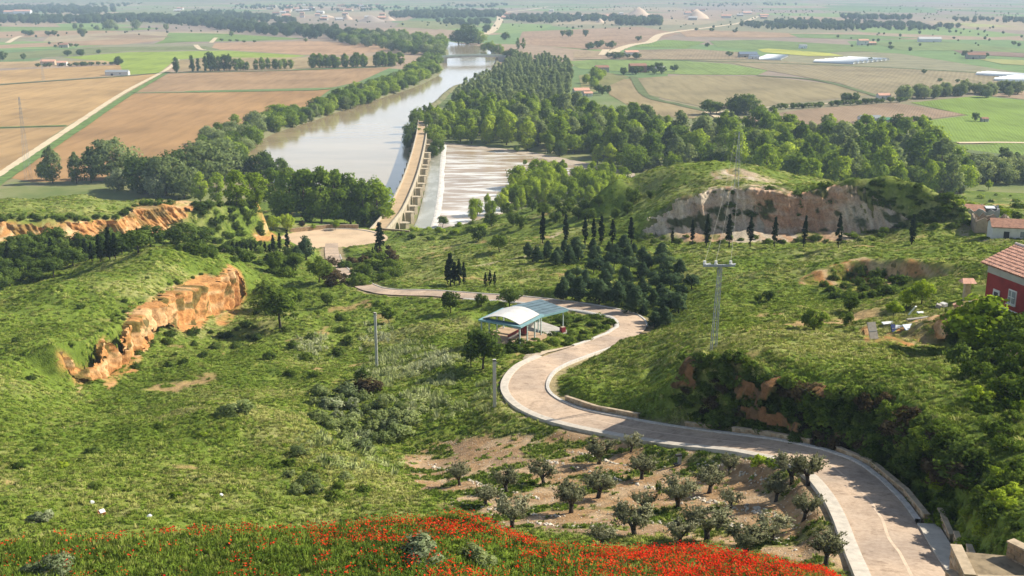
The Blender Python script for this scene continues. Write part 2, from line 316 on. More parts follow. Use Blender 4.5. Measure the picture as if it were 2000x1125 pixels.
# road bed, parking
droad = np.full((NA, NR), 99.0); znum = np.zeros((NA, NR)); zden = np.full((NA, NR), 1e-12)
for p in road:
    r_ = math.hypot(p[0], p[1]); i_ = int((math.atan2(p[0], p[1]) - AZ0) / ga); j_ = int((math.log(r_) - LR0) / gl)
    wi = int(9 / (r_ * ga)) + 2; wj = int(9 / (r_ * gl)) + 2; sl = (slice(max(0, i_ - wi), i_ + wi), slice(max(0, j_ - wj), j_ + wj))
    d = np.hypot(GX[sl] - p[0], GY[sl] - p[1]); droad[sl] = np.minimum(droad[sl], d); w_ = 1 / (d * d + .4) ** 3; znum[sl] += w_ * p[2]; zden[sl] += w_
zroad = znum / zden
nbig = (fbm(GX / 13, GY / 13, 3, 1) - 0.5) * 2.2 + (fbm(GX / 30, GY / 30, 2, 12) - .5) * 2.4; nmid = (fbm(GX / 4.5, GY / 4.5, 3, 4) - 0.5) * 1.0; nfin = (fbm(GX / 1.3, GY / 1.3, 2, 6) - 0.5) * 0.35
PXL, PYL = project(GX, GY, GZ)
ORCH = [(780, 880), (830, 862), (900, 855), (1000, 850), (1120, 842), (1250, 850), (1400, 872), (1530, 895), (1600, 930), (1645, 990), (1680, 1120), (1590, 1105), (1450, 1070), (1300, 1050), (1150, 1050), (1000, 1040), (940, 1000), (860, 990), (800, 940)]
orch = blur2((inpoly(PXL, PYL, ORCH) & (GR > 56.5) & (GR < 118)).astype(float), 4, 3)
flat = (1 - 0.75 * orch) * (GR < 520)
GZ = GZ + (nbig * np.clip(GR / 150, 0.35, 1.2) + nmid + nfin * np.clip(GR / 90, 0.5, 1)) * flat * np.clip((GR - 25) / 25, 0.2, 1)
wt_ = inpoly(PXL, PYL, [(1850, 1062), (1900, 1060), (1960, 1050), (2200, 1060), (2200, 1200), (1840, 1200)]) & (GR < 66); GZ = np.where(blur2(wt_.astype(float), 3, 2) > .5, np.minimum(GZ, P(1915, 1116, 56.5)[2] - 1.0), GZ)
yard = blur2(inpoly(PXL, PYL, [(1895, 560), (2080, 560), (2080, 612), (1895, 606)]).astype(float), 3, 2)
RW = 2.25
wr = 1 - sstep(3.6, 5.6, droad); GZ = wr * (zroad - 0.22) + (1 - wr) * GZ
park = Pz(648, 468, 10); dpark = np.hypot(GX - park[0], GY - park[1]); wp = 1 - sstep(19, 26, dpark); GZ = wp * 9.8 + (1 - wp) * GZ
# cliffs: ribs and gullies
da, dr = grads(GZ); slope = np.hypot(da, dr)
steep = sstep(0.55, 1.0, blur2(slope, 2, 1))
rib = (fbm(GA * GR / 2.2 + GZ * 0.06, GR * 0 + GZ * 0.12, 4, 8) - 0.5) * .9 + (fbm(GA * GR / 7.0, GZ * 0.1, 2, 9) - 0.5) * .8
cx, cyy = np.cos(GA), -np.sin(GA)
sx = (da * np.cos(GA) + dr * np.sin(GA)) / (slope + 1e-6); sy = (-da * np.sin(GA) + dr * np.cos(GA)) / (slope + 1e-6)
VX = GX - sx * rib * steep * (wr < 0.05); VY = GY - sy * rib * steep * (wr < 0.05); VZ = GZ
def hz(x, y):
    a = (math.atan2(x, y) - AZ0) / ga; b = (math.log(max(1e-3, math.hypot(x, y))) - LR0) / gl
    i = int(np.clip(a, 0, NA - 2)); j = int(np.clip(b, 0, NR - 2)); u = min(max(a - i, 0), 1); v = min(max(b - j, 0), 1)
    z = GZ[i, j] * (1 - u) * (1 - v) + GZ[i + 1, j] * u * (1 - v) + GZ[i, j + 1] * (1 - u) * v + GZ[i + 1, j + 1] * u * v
    if b > NR - 1: z = 0.0
    return max(z, 0.0)
def hzv(x, y):
    a = (np.arctan2(x, y) - AZ0) / ga; b = (np.log(np.hypot(x, y)) - LR0) / gl
    i = np.clip(a.astype(int), 0, NA - 2); j = np.clip(b.astype(int), 0, NR - 2); u = np.clip(a - i, 0, 1); v = np.clip(b - j, 0, 1)
    z = GZ[i, j] * (1 - u) * (1 - v) + GZ[i + 1, j] * u * (1 - v) + GZ[i, j + 1] * (1 - u) * v + GZ[i + 1, j + 1] * u * v
    return np.maximum(np.where(b > NR - 1, 0, z), 0)
def place(px, py):
    x, y, k = ray(px, py); r = 30.0; prev = r
    while r < 700:
        if CAM_H + k * r <= hz(x * r, y * r):
            lo, hi = prev, r
            for _ in range(14):
                md = (lo + hi) / 2
                if CAM_H + k * md <= hz(x * md, y * md): hi = md
                else: lo = md
            return (x * hi, y * hi, hz(x * hi, y * hi))
        prev = r; r *= 1.006
    return Pz(px, py, 0)
def pxm(p):          # photo pixels per metre at a point
    return FOC / (p[1] * cp - (p[2] - CAM_H) * sp)
# ground colours (soil and sward, world-anchored; sunlit slopes painted paler)
def C(*c): return np.array(c)
n1 = fbm(GX / 9, GY / 9, 4, 2); n2 = fbm(GX / 2.2, GY / 2.2, 3, 5); n3 = fbm(GX / 30, GY / 30, 3, 7)
def lerp(a, b, t): return a * (1 - t[..., None]) + b * t[..., None]
G_dark, G_mid, G_yel, G_dry = C(.10, .145, .02), C(.15, .21, .03), C(.21, .25, .048), C(.34, .32, .13)
col = lerp(G_dark[None, None] * np.ones((NA, NR, 3)), G_mid, sstep(.3, .6, n1 * .6 + n2 * .4)); col = lerp(col, G_yel, sstep(.5, .75, n3 * .6 + n2 * .4) * .8)
dry_lit = np.zeros((NA, NR))  # dry grass patches; sunlit spurs and banks are painted paler here too
for poly, k in [([(440, 800), (580, 820), (820, 960), (800, 1000), (640, 950), (500, 850)], 1.0), ([(1100, 690), (1330, 640), (1400, 640), (1300, 720), (1130, 740)], .35), ([(1340, 670), (1560, 620), (1750, 600), (1900, 580), (1750, 690), (1480, 720)], .7), ([(800, 460), (1060, 470), (1100, 560), (760, 560)], .35), ([(1240, 330), (1560, 350), (1500, 372), (1330, 395), (1240, 410)], .6), ([(0, 370), (500, 380), (400, 392), (0, 425)], .4)]:
    dry_lit = np.maximum(dry_lit, k * inpoly(PXL, PYL, poly))
dry_lit = np.maximum(blur2(dry_lit, 8, 5), .55 * sstep(.52, .68, fbm(GX / 17, GY / 17, 3, 15)))
col = lerp(col, G_dry, np.clip(dry_lit * sstep(.3, .7, n2 * .5 + n1 * .5) * 1.3, 0, 1))
PX2, PY2 = project(VX, VY, VZ)
def earthpoly(poly, r0, r1): return (inpoly(PX2, PY2, poly) & (GR > r0) & (GR < r1)).astype(float)
def edges(t, b, e=4): return [(q[0], q[1] - e) for q in t] + [(q[0], q[1] + e) for q in b[::-1]]
PO_A = [(100, 690), (128, 690), (150, 718), (185, 722), (200, 655), (238, 690), (245, 612), (300, 578), (350, 550), (400, 533), (425, 545), (445, 515), (470, 530), (486, 575), (470, 600), (448, 636), (425, 636), (412, 612), (398, 640), (372, 652), (350, 646), (330, 628), (300, 650), (280, 690), (268, 728), (240, 732), (216, 765), (196, 745), (168, 742), (152, 775), (142, 735), (108, 708)]
eA = earthpoly(PO_A, 150, 250)
PO_B = [(-420, 440), (0, 430), (70, 440), (130, 432), (180, 435), (232, 428), (262, 400), (330, 390), (392, 386), (360, 425), (330, 440), (345, 460), (420, 475), (300, 460), (240, 455), (200, 480), (160, 478), (120, 455), (60, 465), (0, 478), (-420, 500)]
eB = earthpoly(PO_B, 318, 385)
eB2 = earthpoly([(488, 386), (505, 390), (545, 470), (500, 472), (490, 455), (520, 450)], 360, 410)
PO_C = [(1246, 470), (1262, 440), (1300, 406), (1340, 384), (1400, 366), (1450, 360), (1510, 360), (1545, 369), (1560, 384), (1600, 370), (1650, 358), (1690, 368), (1715, 396), (1760, 418), (1785, 436), (1700, 460), (1650, 472), (1400, 474)]
eC = earthpoly(PO_C, 265, 300)
eC2 = earthpoly([(1385, 335), (1440, 328), (1500, 345), (1530, 358), (1440, 352), (1395, 350)], 300, 360)
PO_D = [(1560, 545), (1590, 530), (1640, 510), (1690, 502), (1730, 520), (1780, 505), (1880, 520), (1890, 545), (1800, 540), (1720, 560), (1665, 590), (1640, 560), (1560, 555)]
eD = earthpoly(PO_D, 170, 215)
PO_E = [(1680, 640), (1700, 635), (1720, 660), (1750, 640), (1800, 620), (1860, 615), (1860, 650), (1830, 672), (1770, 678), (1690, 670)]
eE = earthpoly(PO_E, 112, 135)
eF = earthpoly([(1320, 690), (1390, 700), (1500, 760), (1640, 800), (1740, 790), (1720, 850), (1500, 810), (1320, 750)], 96, 125)
e5 = earthpoly([(1690, 600), (1720, 570), (1760, 560), (1720, 630), (1620, 640)], 120, 185) * .0 + earthpoly([(1420, 640), (1480, 636), (1560, 640), (1480, 655)], 120, 150) * .4
nv = fbm(GA * GR / 3, GZ / 2.5, 4, 11)
veg = sstep(.47, .57, nv)
E_or, E_cr, E_gy = C(.46, .235, .085), C(.58, .41, .22), C(.40, .31, .21)
strat = fbm(GA * GR / 1.6, GZ / 3.0 + n1 * 2, 4, 12)
e_warm = lerp(E_or * np.ones((NA, NR, 3)), E_cr, sstep(.45, .7, strat))
e_grey = lerp(C(.40, .25, .15) * np.ones((NA, NR, 3)), E_gy, sstep(.38, .55, fbm(GX / 8, GZ / 5, 3, 13)))
e_grey = lerp(e_grey, C(.50, .42, .31), sstep(.5, .7, strat))
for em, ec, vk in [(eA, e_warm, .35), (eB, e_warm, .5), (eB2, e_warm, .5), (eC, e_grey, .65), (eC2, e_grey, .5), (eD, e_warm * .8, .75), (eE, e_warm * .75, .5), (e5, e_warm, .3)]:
    em = np.clip(blur2(em, 1.2, .8) * 1.4 - .2 + (n2 - .5) * .5 * (em > .02), 0, 1)
    k = em * (1 - vk * veg); col = lerp(col, ec, k) if em is not e5 else col
earth_any = np.clip(eA + eB + eB2 + eC + eC2 + eD + eE, 0, 1)
soil = lerp(C(.345, .215, .11) * np.ones((NA, NR, 3)), C(.43, .305, .185), sstep(.4, .7, n2)); soil = lerp(soil, C(.30, .20, .12), sstep(.55, .75, n1))
vego = sstep(.50, .60, fbm(GX / 3.5, GY / 2.2, 3, 10)); ork = np.clip(orch * 1.5 - .25, 0, 1) * (1 - .75 * vego)
col = lerp(col, soil, ork)
bare = np.zeros((NA, NR))
for poly in ([(280, 762), (330, 748), (415, 733), (432, 742), (370, 762), (300, 772)], [(1470, 634), (1560, 626), (1640, 618), (1720, 606), (1730, 618), (1640, 634), (1540, 644)], [(1480, 690), (1440, 710), (1405, 760), (1390, 800), (1410, 790), (1440, 740), (1490, 705)], [(1000, 690), (1060, 672), (1020, 700), (985, 730)]): bare = np.maximum(bare, inpoly(PXL, PYL, poly))
bare = np.clip(blur2(bare, 4, 2) * sstep(.3, .55, n2), 0, 1) * (GR > 100) + .8 * sstep(.68, .74, fbm(GX / 5, GY / 5, 3, 6)) * sstep(.55, .62, n3) * (GR > 95); col = lerp(col, C(.42, .27, .13), bare * .85)
verge = (1 - sstep(3.3, 4.3, droad + (n2 - .5) * 1.6)) * .75
col = lerp(col, C(.36, .27, .17), np.clip(verge, 0, 1)); col = lerp(col, C(.52, .38, .24), 1 - sstep(19, 21.5, dpark))
for path in ([(1010, 505), (1040, 492), (1070, 470), (1090, 455)], [(1890, 440), (1882, 452), (1892, 464), (1930, 470), (2020, 472)], [(930, 520), (970, 512), (1010, 505)]):
    pw = catmull([place(*q) for q in path], 1.0)
    for p in pw:
        d = np.hypot(GX - p[0], GY - p[1]); k = (1 - sstep(.5, 1.3, d)) * .7
        if k.max() > 0: col = lerp(col, C(.45, .36, .24), k)
ii = np.arange(NA * NR).reshape(NA, NR)
Fq = np.stack([ii[:-1, :-1], ii[1:, :-1], ii[1:, 1:], ii[:-1, 1:]], -1).reshape(-1, 4)
m, nt = newmat('hillside_ground')
at = N(nt, 'ShaderNodeAttribute', attribute_name='ground'); v = posn(nt); nz = noise(nt, v, 1.1, 6, .65); nz2 = noise(nt, v, 5.0, 3, .6)
c1 = mixc(nt, 1.0, at.outputs['Color'], ramp(nt, nz, [(.55, .55, .5), (1, 1, 1), (1.35, 1.3, 1.2)], [.3, .5, .72]), 'MULTIPLY')
finish(nt, c1, 0.95, nz2, .6, .25, .1); M_GROUND = m
me = mesh_np('terrain', np.stack([VX, VY, VZ], -1).reshape(-1, 3), Fq, m, True)
ca = me.color_attributes.new('ground', 'FLOAT_COLOR', 'POINT'); ca.data.foreach_set('color', np.concatenate([col.reshape(-1, 3), np.ones((NA * NR, 1))], 1).astype(np.float32).ravel())
struct('terrain', me, 'grassy hillsides and eroded earth scarps falling to the river')

# ------------------------------------------------------------------ eroded scarps: fine ribbed earth faces set into the hillsides
m, nt = newmat('scarp_earth'); at = N(nt, 'ShaderNodeAttribute', attribute_name='ground'); v = posn(nt); nz = noise(nt, v, 2.2, 8, .78); nzs = noise(nt, posn(nt, (1, 1, .45)), 2.6, 8, .75)
c1 = mixc(nt, 1.0, at.outputs['Color'], ramp(nt, nz, [(.55, .50, .44), (1.08, 1.06, 1.04), (1.4, 1.38, 1.34)], [.32, .5, .7]), 'MULTIPLY'); finish(nt, c1, .95, nzs, .6, .35, .1); M_SCARP = m  # noise ramp also paints small shaded pits into the earth
def scarp(label, T, B, poly, seed, step=.28, amp=1.0, off=.55, tone='warm', veg_k=.5, lean=1.25, vth=.50, cut=False, vs=4.5):
    T = catmull([P(*q) for q in T], 1.0); B = catmull([P(*q) for q in B], 1.0)
    def rs_(c, n):
        s_ = np.r_[0, np.cumsum(np.linalg.norm(np.diff(c, axis=0), axis=1))]; u = np.linspace(0, s_[-1], n); return np.stack([np.interp(u, s_, c[:, k]) for k in range(3)], 1), s_[-1]
    L = np.linalg.norm(np.diff(T, axis=0), axis=1).sum(); n = int(L / step); hgt = np.abs(T[:, 2].mean() - B[:, 2].mean()); mrow = max(14, int((hgt + 3) / step)); Tn, _ = rs_(T, n); Bn, _ = rs_(B, n)
    vv = np.linspace(-.10, 1.08, mrow)[None, :, None]; f = np.where(vv < 0, 0, np.abs(vv) ** lean); XY = Tn[:, None, :2] * (1 - f) + Bn[:, None, :2] * f; Z = (Tn[:, None, 2:] * (1 - vv) + Bn[:, None, 2:] * vv)[..., 0]
    t = np.gradient(Tn[:, :2] * .5 + Bn[:, :2] * .5, axis=0); t = np.stack([blur(t[:, k:k + 1], 12, 0)[:, 0] for k in (0, 1)], 1); t /= np.linalg.norm(t, axis=1)[:, None]; nn = np.stack([-t[:, 1], t[:, 0]], 1); sg = np.sign((nn * (Bn - Tn)[:, :2]).sum(1).mean()); nn = nn * sg
    ztop = np.array([min(a[2], hz(a[0] - b[0] * 1.6, a[1] - b[1] * 1.6)) for a, b in zip(Tn, nn)]); Tn[:, 2] = blur(ztop[:, None], 3, 0)[:, 0]; Z = (Tn[:, None, 2:] * (1 - np.maximum(vv, 0)) + Bn[:, None, 2:] * np.maximum(vv, 0))[..., 0] + .05; XY = XY + nn[:, None, :] * (np.minimum(vv, 0) * max(hgt, 4) * 2.2)
    U = (np.arange(n) * step)[:, None] * np.ones((1, mrow)); W = Z
    r0 = 1 - np.abs(2 * fbm(U / 8.5 + seed, W / 40 + seed, 2, seed + 8) - 1); r1 = 1 - np.abs(2 * fbm(U / 3.1 + seed, W / 26 + seed, 3, seed) - 1); r2 = 1 - np.abs(2 * fbm(U / 1.1, W / 11 + 3, 3, seed + 1) - 1); r3 = fbm(U / .7, W / 1.1, 3, seed + 2)
    vq = vv[..., 0] * np.ones((n, 1)); edge = np.minimum(np.minimum(vq + .10, 1.08 - vq) * hgt / 1.2, np.minimum(U, L - U) / 1.5); win = sstep(0, 1, edge)
    d = (off + amp * ((r0 - .6) * 2.6 + (r1 - .6) * 2.0 + (r2 - .6) * 1.0 + (r3 - .5) * 1.1)) * win - .8 * (1 - win); VV = np.concatenate([XY + nn[:, None, :] * d[..., None], (Z + (r3 - .5) * .3)[..., None]], 2)
    qx, qy = project(VV[..., 0], VV[..., 1], VV[..., 2]); jx = (fbm(U / 2.2, W / 1.6, 4, seed + 3) - .5) * 38; inside = inpoly(qx + jx, qy + jx * .7, poly)
    vg = sstep(vth, vth + .08, fbm(U / vs, W / (vs * .7), 4, seed + 4)) * veg_k
    strat = sstep(.42, .68, fbm(U / 9, W / .9 + fbm(U / 12, W / 12, 2, 3) * 4, 3, seed + 5)); streak = sstep(.4, .7, fbm(U / .9, W / 7, 3, seed + 6))  # streak darkens the colour in bands, standing in for shading between ribs
    if tone == 'warm': base = lerp(C(.50, .255, .095) * np.ones((n, mrow, 3)), C(.66, .46, .25), strat * .75); base = lerp(base, C(.30, .135, .045), streak * .5)
    elif tone == 'dark': base = lerp(C(.22, .115, .05) * np.ones((n, mrow, 3)), C(.13, .08, .04), streak)  # darker copy of the earth, the bluff's shade put into its colour
    else: base = lerp(C(.50, .29, .17) * np.ones((n, mrow, 3)), C(.60, .50, .37), sstep(.35, .6, fbm(U / 22, W / 9, 3, seed + 7))); base = lerp(base, C(.58, .50, .38), strat * .4); base = lerp(base, C(.34, .22, .14), streak * .4)
    base = lerp(base, C(.045, .07, .015), vg); i_ = np.arange(n * mrow).reshape(n, mrow); keepf = inside[:-1, :-1] & inside[1:, 1:] & ((vg[:-1, :-1] < .5) | (not cut)); Fq_ = np.stack([i_[:-1, :-1], i_[1:, :-1], i_[1:, 1:], i_[:-1, 1:]], -1)[keepf]
    me = mesh_np('earth_scarp', VV.reshape(-1, 3), Fq_, M_SCARP, True); ca_ = me.color_attributes.new('ground', 'FLOAT_COLOR', 'POINT'); ca_.data.foreach_set('color', np.concatenate([base.reshape(-1, 3), np.ones((n * mrow, 1))], 1).astype(np.float32).ravel())
    struct('earth_scarp', me, label)
scarp('orange eroded earth scarp along the left grassy spur', CA_T, CA_B, PO_A, 2, .24, 1.5, .5, 'warm', .75, vth=.55, vs=3.0)
scarp('pale orange earth scarp below the rim of the left mesa', CB_T, CB_B, PO_B, 5, .34, 1.3, .8, 'warm', .55)
scarp('greyish pink eroded cliff of the right hill behind the cypress row', CC_T, CC_B, PO_C, 9, .32, 1.5, .9, 'grey', .9, vth=.56)
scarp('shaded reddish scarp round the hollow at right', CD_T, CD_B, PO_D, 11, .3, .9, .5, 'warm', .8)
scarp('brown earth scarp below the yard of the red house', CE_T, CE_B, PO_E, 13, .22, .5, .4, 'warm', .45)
scarp('overgrown earth face of the bluff above the road, darkened in colour for shade', CF_T[:8], CF_B[:7], [(1295, 680), (1345, 690), (1480, 710), (1570, 750), (1720, 760), (1700, 850), (1600, 860), (1400, 800), (1300, 750)], 15, .24, .7, .25, 'dark', .96, vth=.40, cut=True, vs=2.2)

# ------------------------------------------------------------------ plain, far hills, fields, tracks
m, nt = newmat('plain_ground')
v = posn(nt, (1 / 330, 1 / 520, 1), R(14)); vo = N(nt, 'ShaderNodeTexVoronoi', feature='F1'); vo.inputs['Scale'].default_value = 1.0; vo.inputs['Randomness'].default_value = .9
nt.links.new(v, vo.inputs['Vector']); sepc = N(nt, 'ShaderNodeSeparateColor'); nt.links.new(vo.outputs['Color'], sepc.inputs[0])
fc = ramp(nt, sepc.outputs[0], [(.34, .25, .17), (.16, .24, .085), (.28, .22, .17), (.20, .28, .09), (.36, .29, .18), (.25, .235, .14), (.14, .21, .08), (.30, .245, .18)], [0, .14, .28, .42, .55, .68, .82, .93], 'CONSTANT')
nz = noise(nt, posn(nt), .03, 6, .65); c1 = mixc(nt, 1.0, fc, ramp(nt, nz, [(.7, .72, .66), (1, 1, 1), (1.2, 1.17, 1.1)], [.3, .5, .7]), 'MULTIPLY')
ge = N(nt, 'ShaderNodeNewGeometry'); ln = N(nt, 'ShaderNodeVectorMath', operation='LENGTH'); nt.links.new(ge.outputs['Position'], ln.inputs[0])
mr = N(nt, 'ShaderNodeMapRange'); mr.inputs[1].default_value = 700; mr.inputs[2].default_value = 1300; nt.links.new(ln.outputs['Value'], mr.inputs[0])
near = ramp(nt, noise(nt, posn(nt), .02, 6, .7), [(.13, .17, .05), (.20, .22, .08), (.30, .25, .15)], [.35, .5, .66])
c1 = mixc(nt, mr.outputs[0], near, c1)
# wooded rise of the far hills
sz = N(nt, 'ShaderNodeSeparateXYZ'); nt.links.new(ge.outputs['Position'], sz.inputs[0])
mz = N(nt, 'ShaderNodeMapRange'); mz.inputs[1].default_value = 8; mz.inputs[2].default_value = 45; nt.links.new(sz.outputs[2], mz.inputs[0])
wood = ramp(nt, noise(nt, posn(nt), .0016, 5, .6), [(.06, .10, .05), (.09, .13, .06), (.30, .24, .17)], [.4, .52, .58])
c1 = mixc(nt, mz.outputs[0], c1, wood)
finish(nt, c1, .95, nz, .2, .5, .1); M_PLAIN = m
na, nr = 160, 150; aa = np.linspace(R(-50), R(50), na); rr = np.exp(np.linspace(math.log(405), math.log(30000), nr))
A_, R_ = np.meshgrid(aa, rr, indexing='ij'); X_ = R_ * np.sin(A_); Y_ = R_ * np.cos(A_)
hill = sstep(5200, 9500, R_ - 2600 * sstep(.05, .5, A_)) * (45 + 90 * fbm(X_ / 2600, Y_ / 2600, 3, 3)) + sstep(9000, 20000, R_) * 90
hill = hill * sstep(4200, 7000, R_)
i2 = np.arange(na * nr).reshape(na, nr); F2 = np.stack([i2[:-1, :-1], i2[1:, :-1], i2[1:, 1:], i2[:-1, 1:]], -1).reshape(-1, 4)
struct('plain', mesh_np('plain', np.stack([X_, Y_, hill], -1).reshape(-1, 3), F2, M_PLAIN, True), 'flat river plain running out to low wooded hills')

def flat_poly(name, px, z, mt, label=None, kind='structure', world=False):
    ps = [(p if world else Pz(p[0], p[1], 0)) for p in px]
    bm = bmesh.new(); vs_ = [bm.verts.new((p[0], p[1], z)) for p in ps]; f = bm.faces.new(vs_)
    if f.normal.z < 0 or True:
        f.normal_update()
        if f.normal.z < 0: f.normal_flip()
    bmesh.ops.triangulate(bm, faces=[f]); me = bpy.data.meshes.new(name); bm.to_mesh(me); bm.free(); me.materials.append(mt)
    return tag(obj(name, me), label, None, None, kind)
_fm = {}
def fieldmat(key, c, ang, c2=None, per=6.0, amp=.10, patch=.02):
    if key in _fm: return _fm[key]
    m, nt = newmat('field_' + key); v = posn(nt, (1, 1, 1), ang)
    w = N(nt, 'ShaderNodeTexWave', wave_type='BANDS', bands_direction='X'); w.inputs['Scale'].default_value = 1.0 / per; w.inputs['Distortion'].default_value = 1.2; w.inputs['Detail'].default_value = 2
    nt.links.new(v, w.inputs['Vector'])
    v2 = posn(nt, (1, .12, 1), ang); n_ = noise(nt, v2, .12, 5, .65); n2_ = noise(nt, posn(nt), patch, 4, .55)
    c2 = c2 or tuple(x * .78 for x in c)
    k_ = .86; c = (c[0] * k_, c[1] * k_ * .97, c[2] * k_ * .86); c2 = tuple(x * .78 for x in c)
    b = ramp(nt, n2_, [c2, c, tuple(min(1, x * 1.12) for x in c)], [.32, .52, .72])
    b = mixc(nt, 1.0, b, ramp(nt, n_, [(.80, .79, .77), (1, 1, 1), (1.12, 1.11, 1.1)], [.33, .5, .68]), 'MULTIPLY')
    b = mixc(nt, 1.0, b, ramp(nt, w.outputs[0], [(1 - amp,) * 3, (1 + amp * .4,) * 3]), 'MULTIPLY')
    finish(nt, b, .95, w.outputs[0], .25, .4, .1); _fm[key] = m; return m
TAN, TANB, BRN, MAU, PNK = (.50, .335, .165), (.46, .31, .16), (.40, .265, .15), (.36, .265, .18), (.43, .30, .20)
GRN, LIM, DUL, GRY, YEL = (.20, .30, .075), (.30, .40, .06), (.22, .25, .11), (.33, .28, .17), (.50, .52, .12)
zf = [0.03]
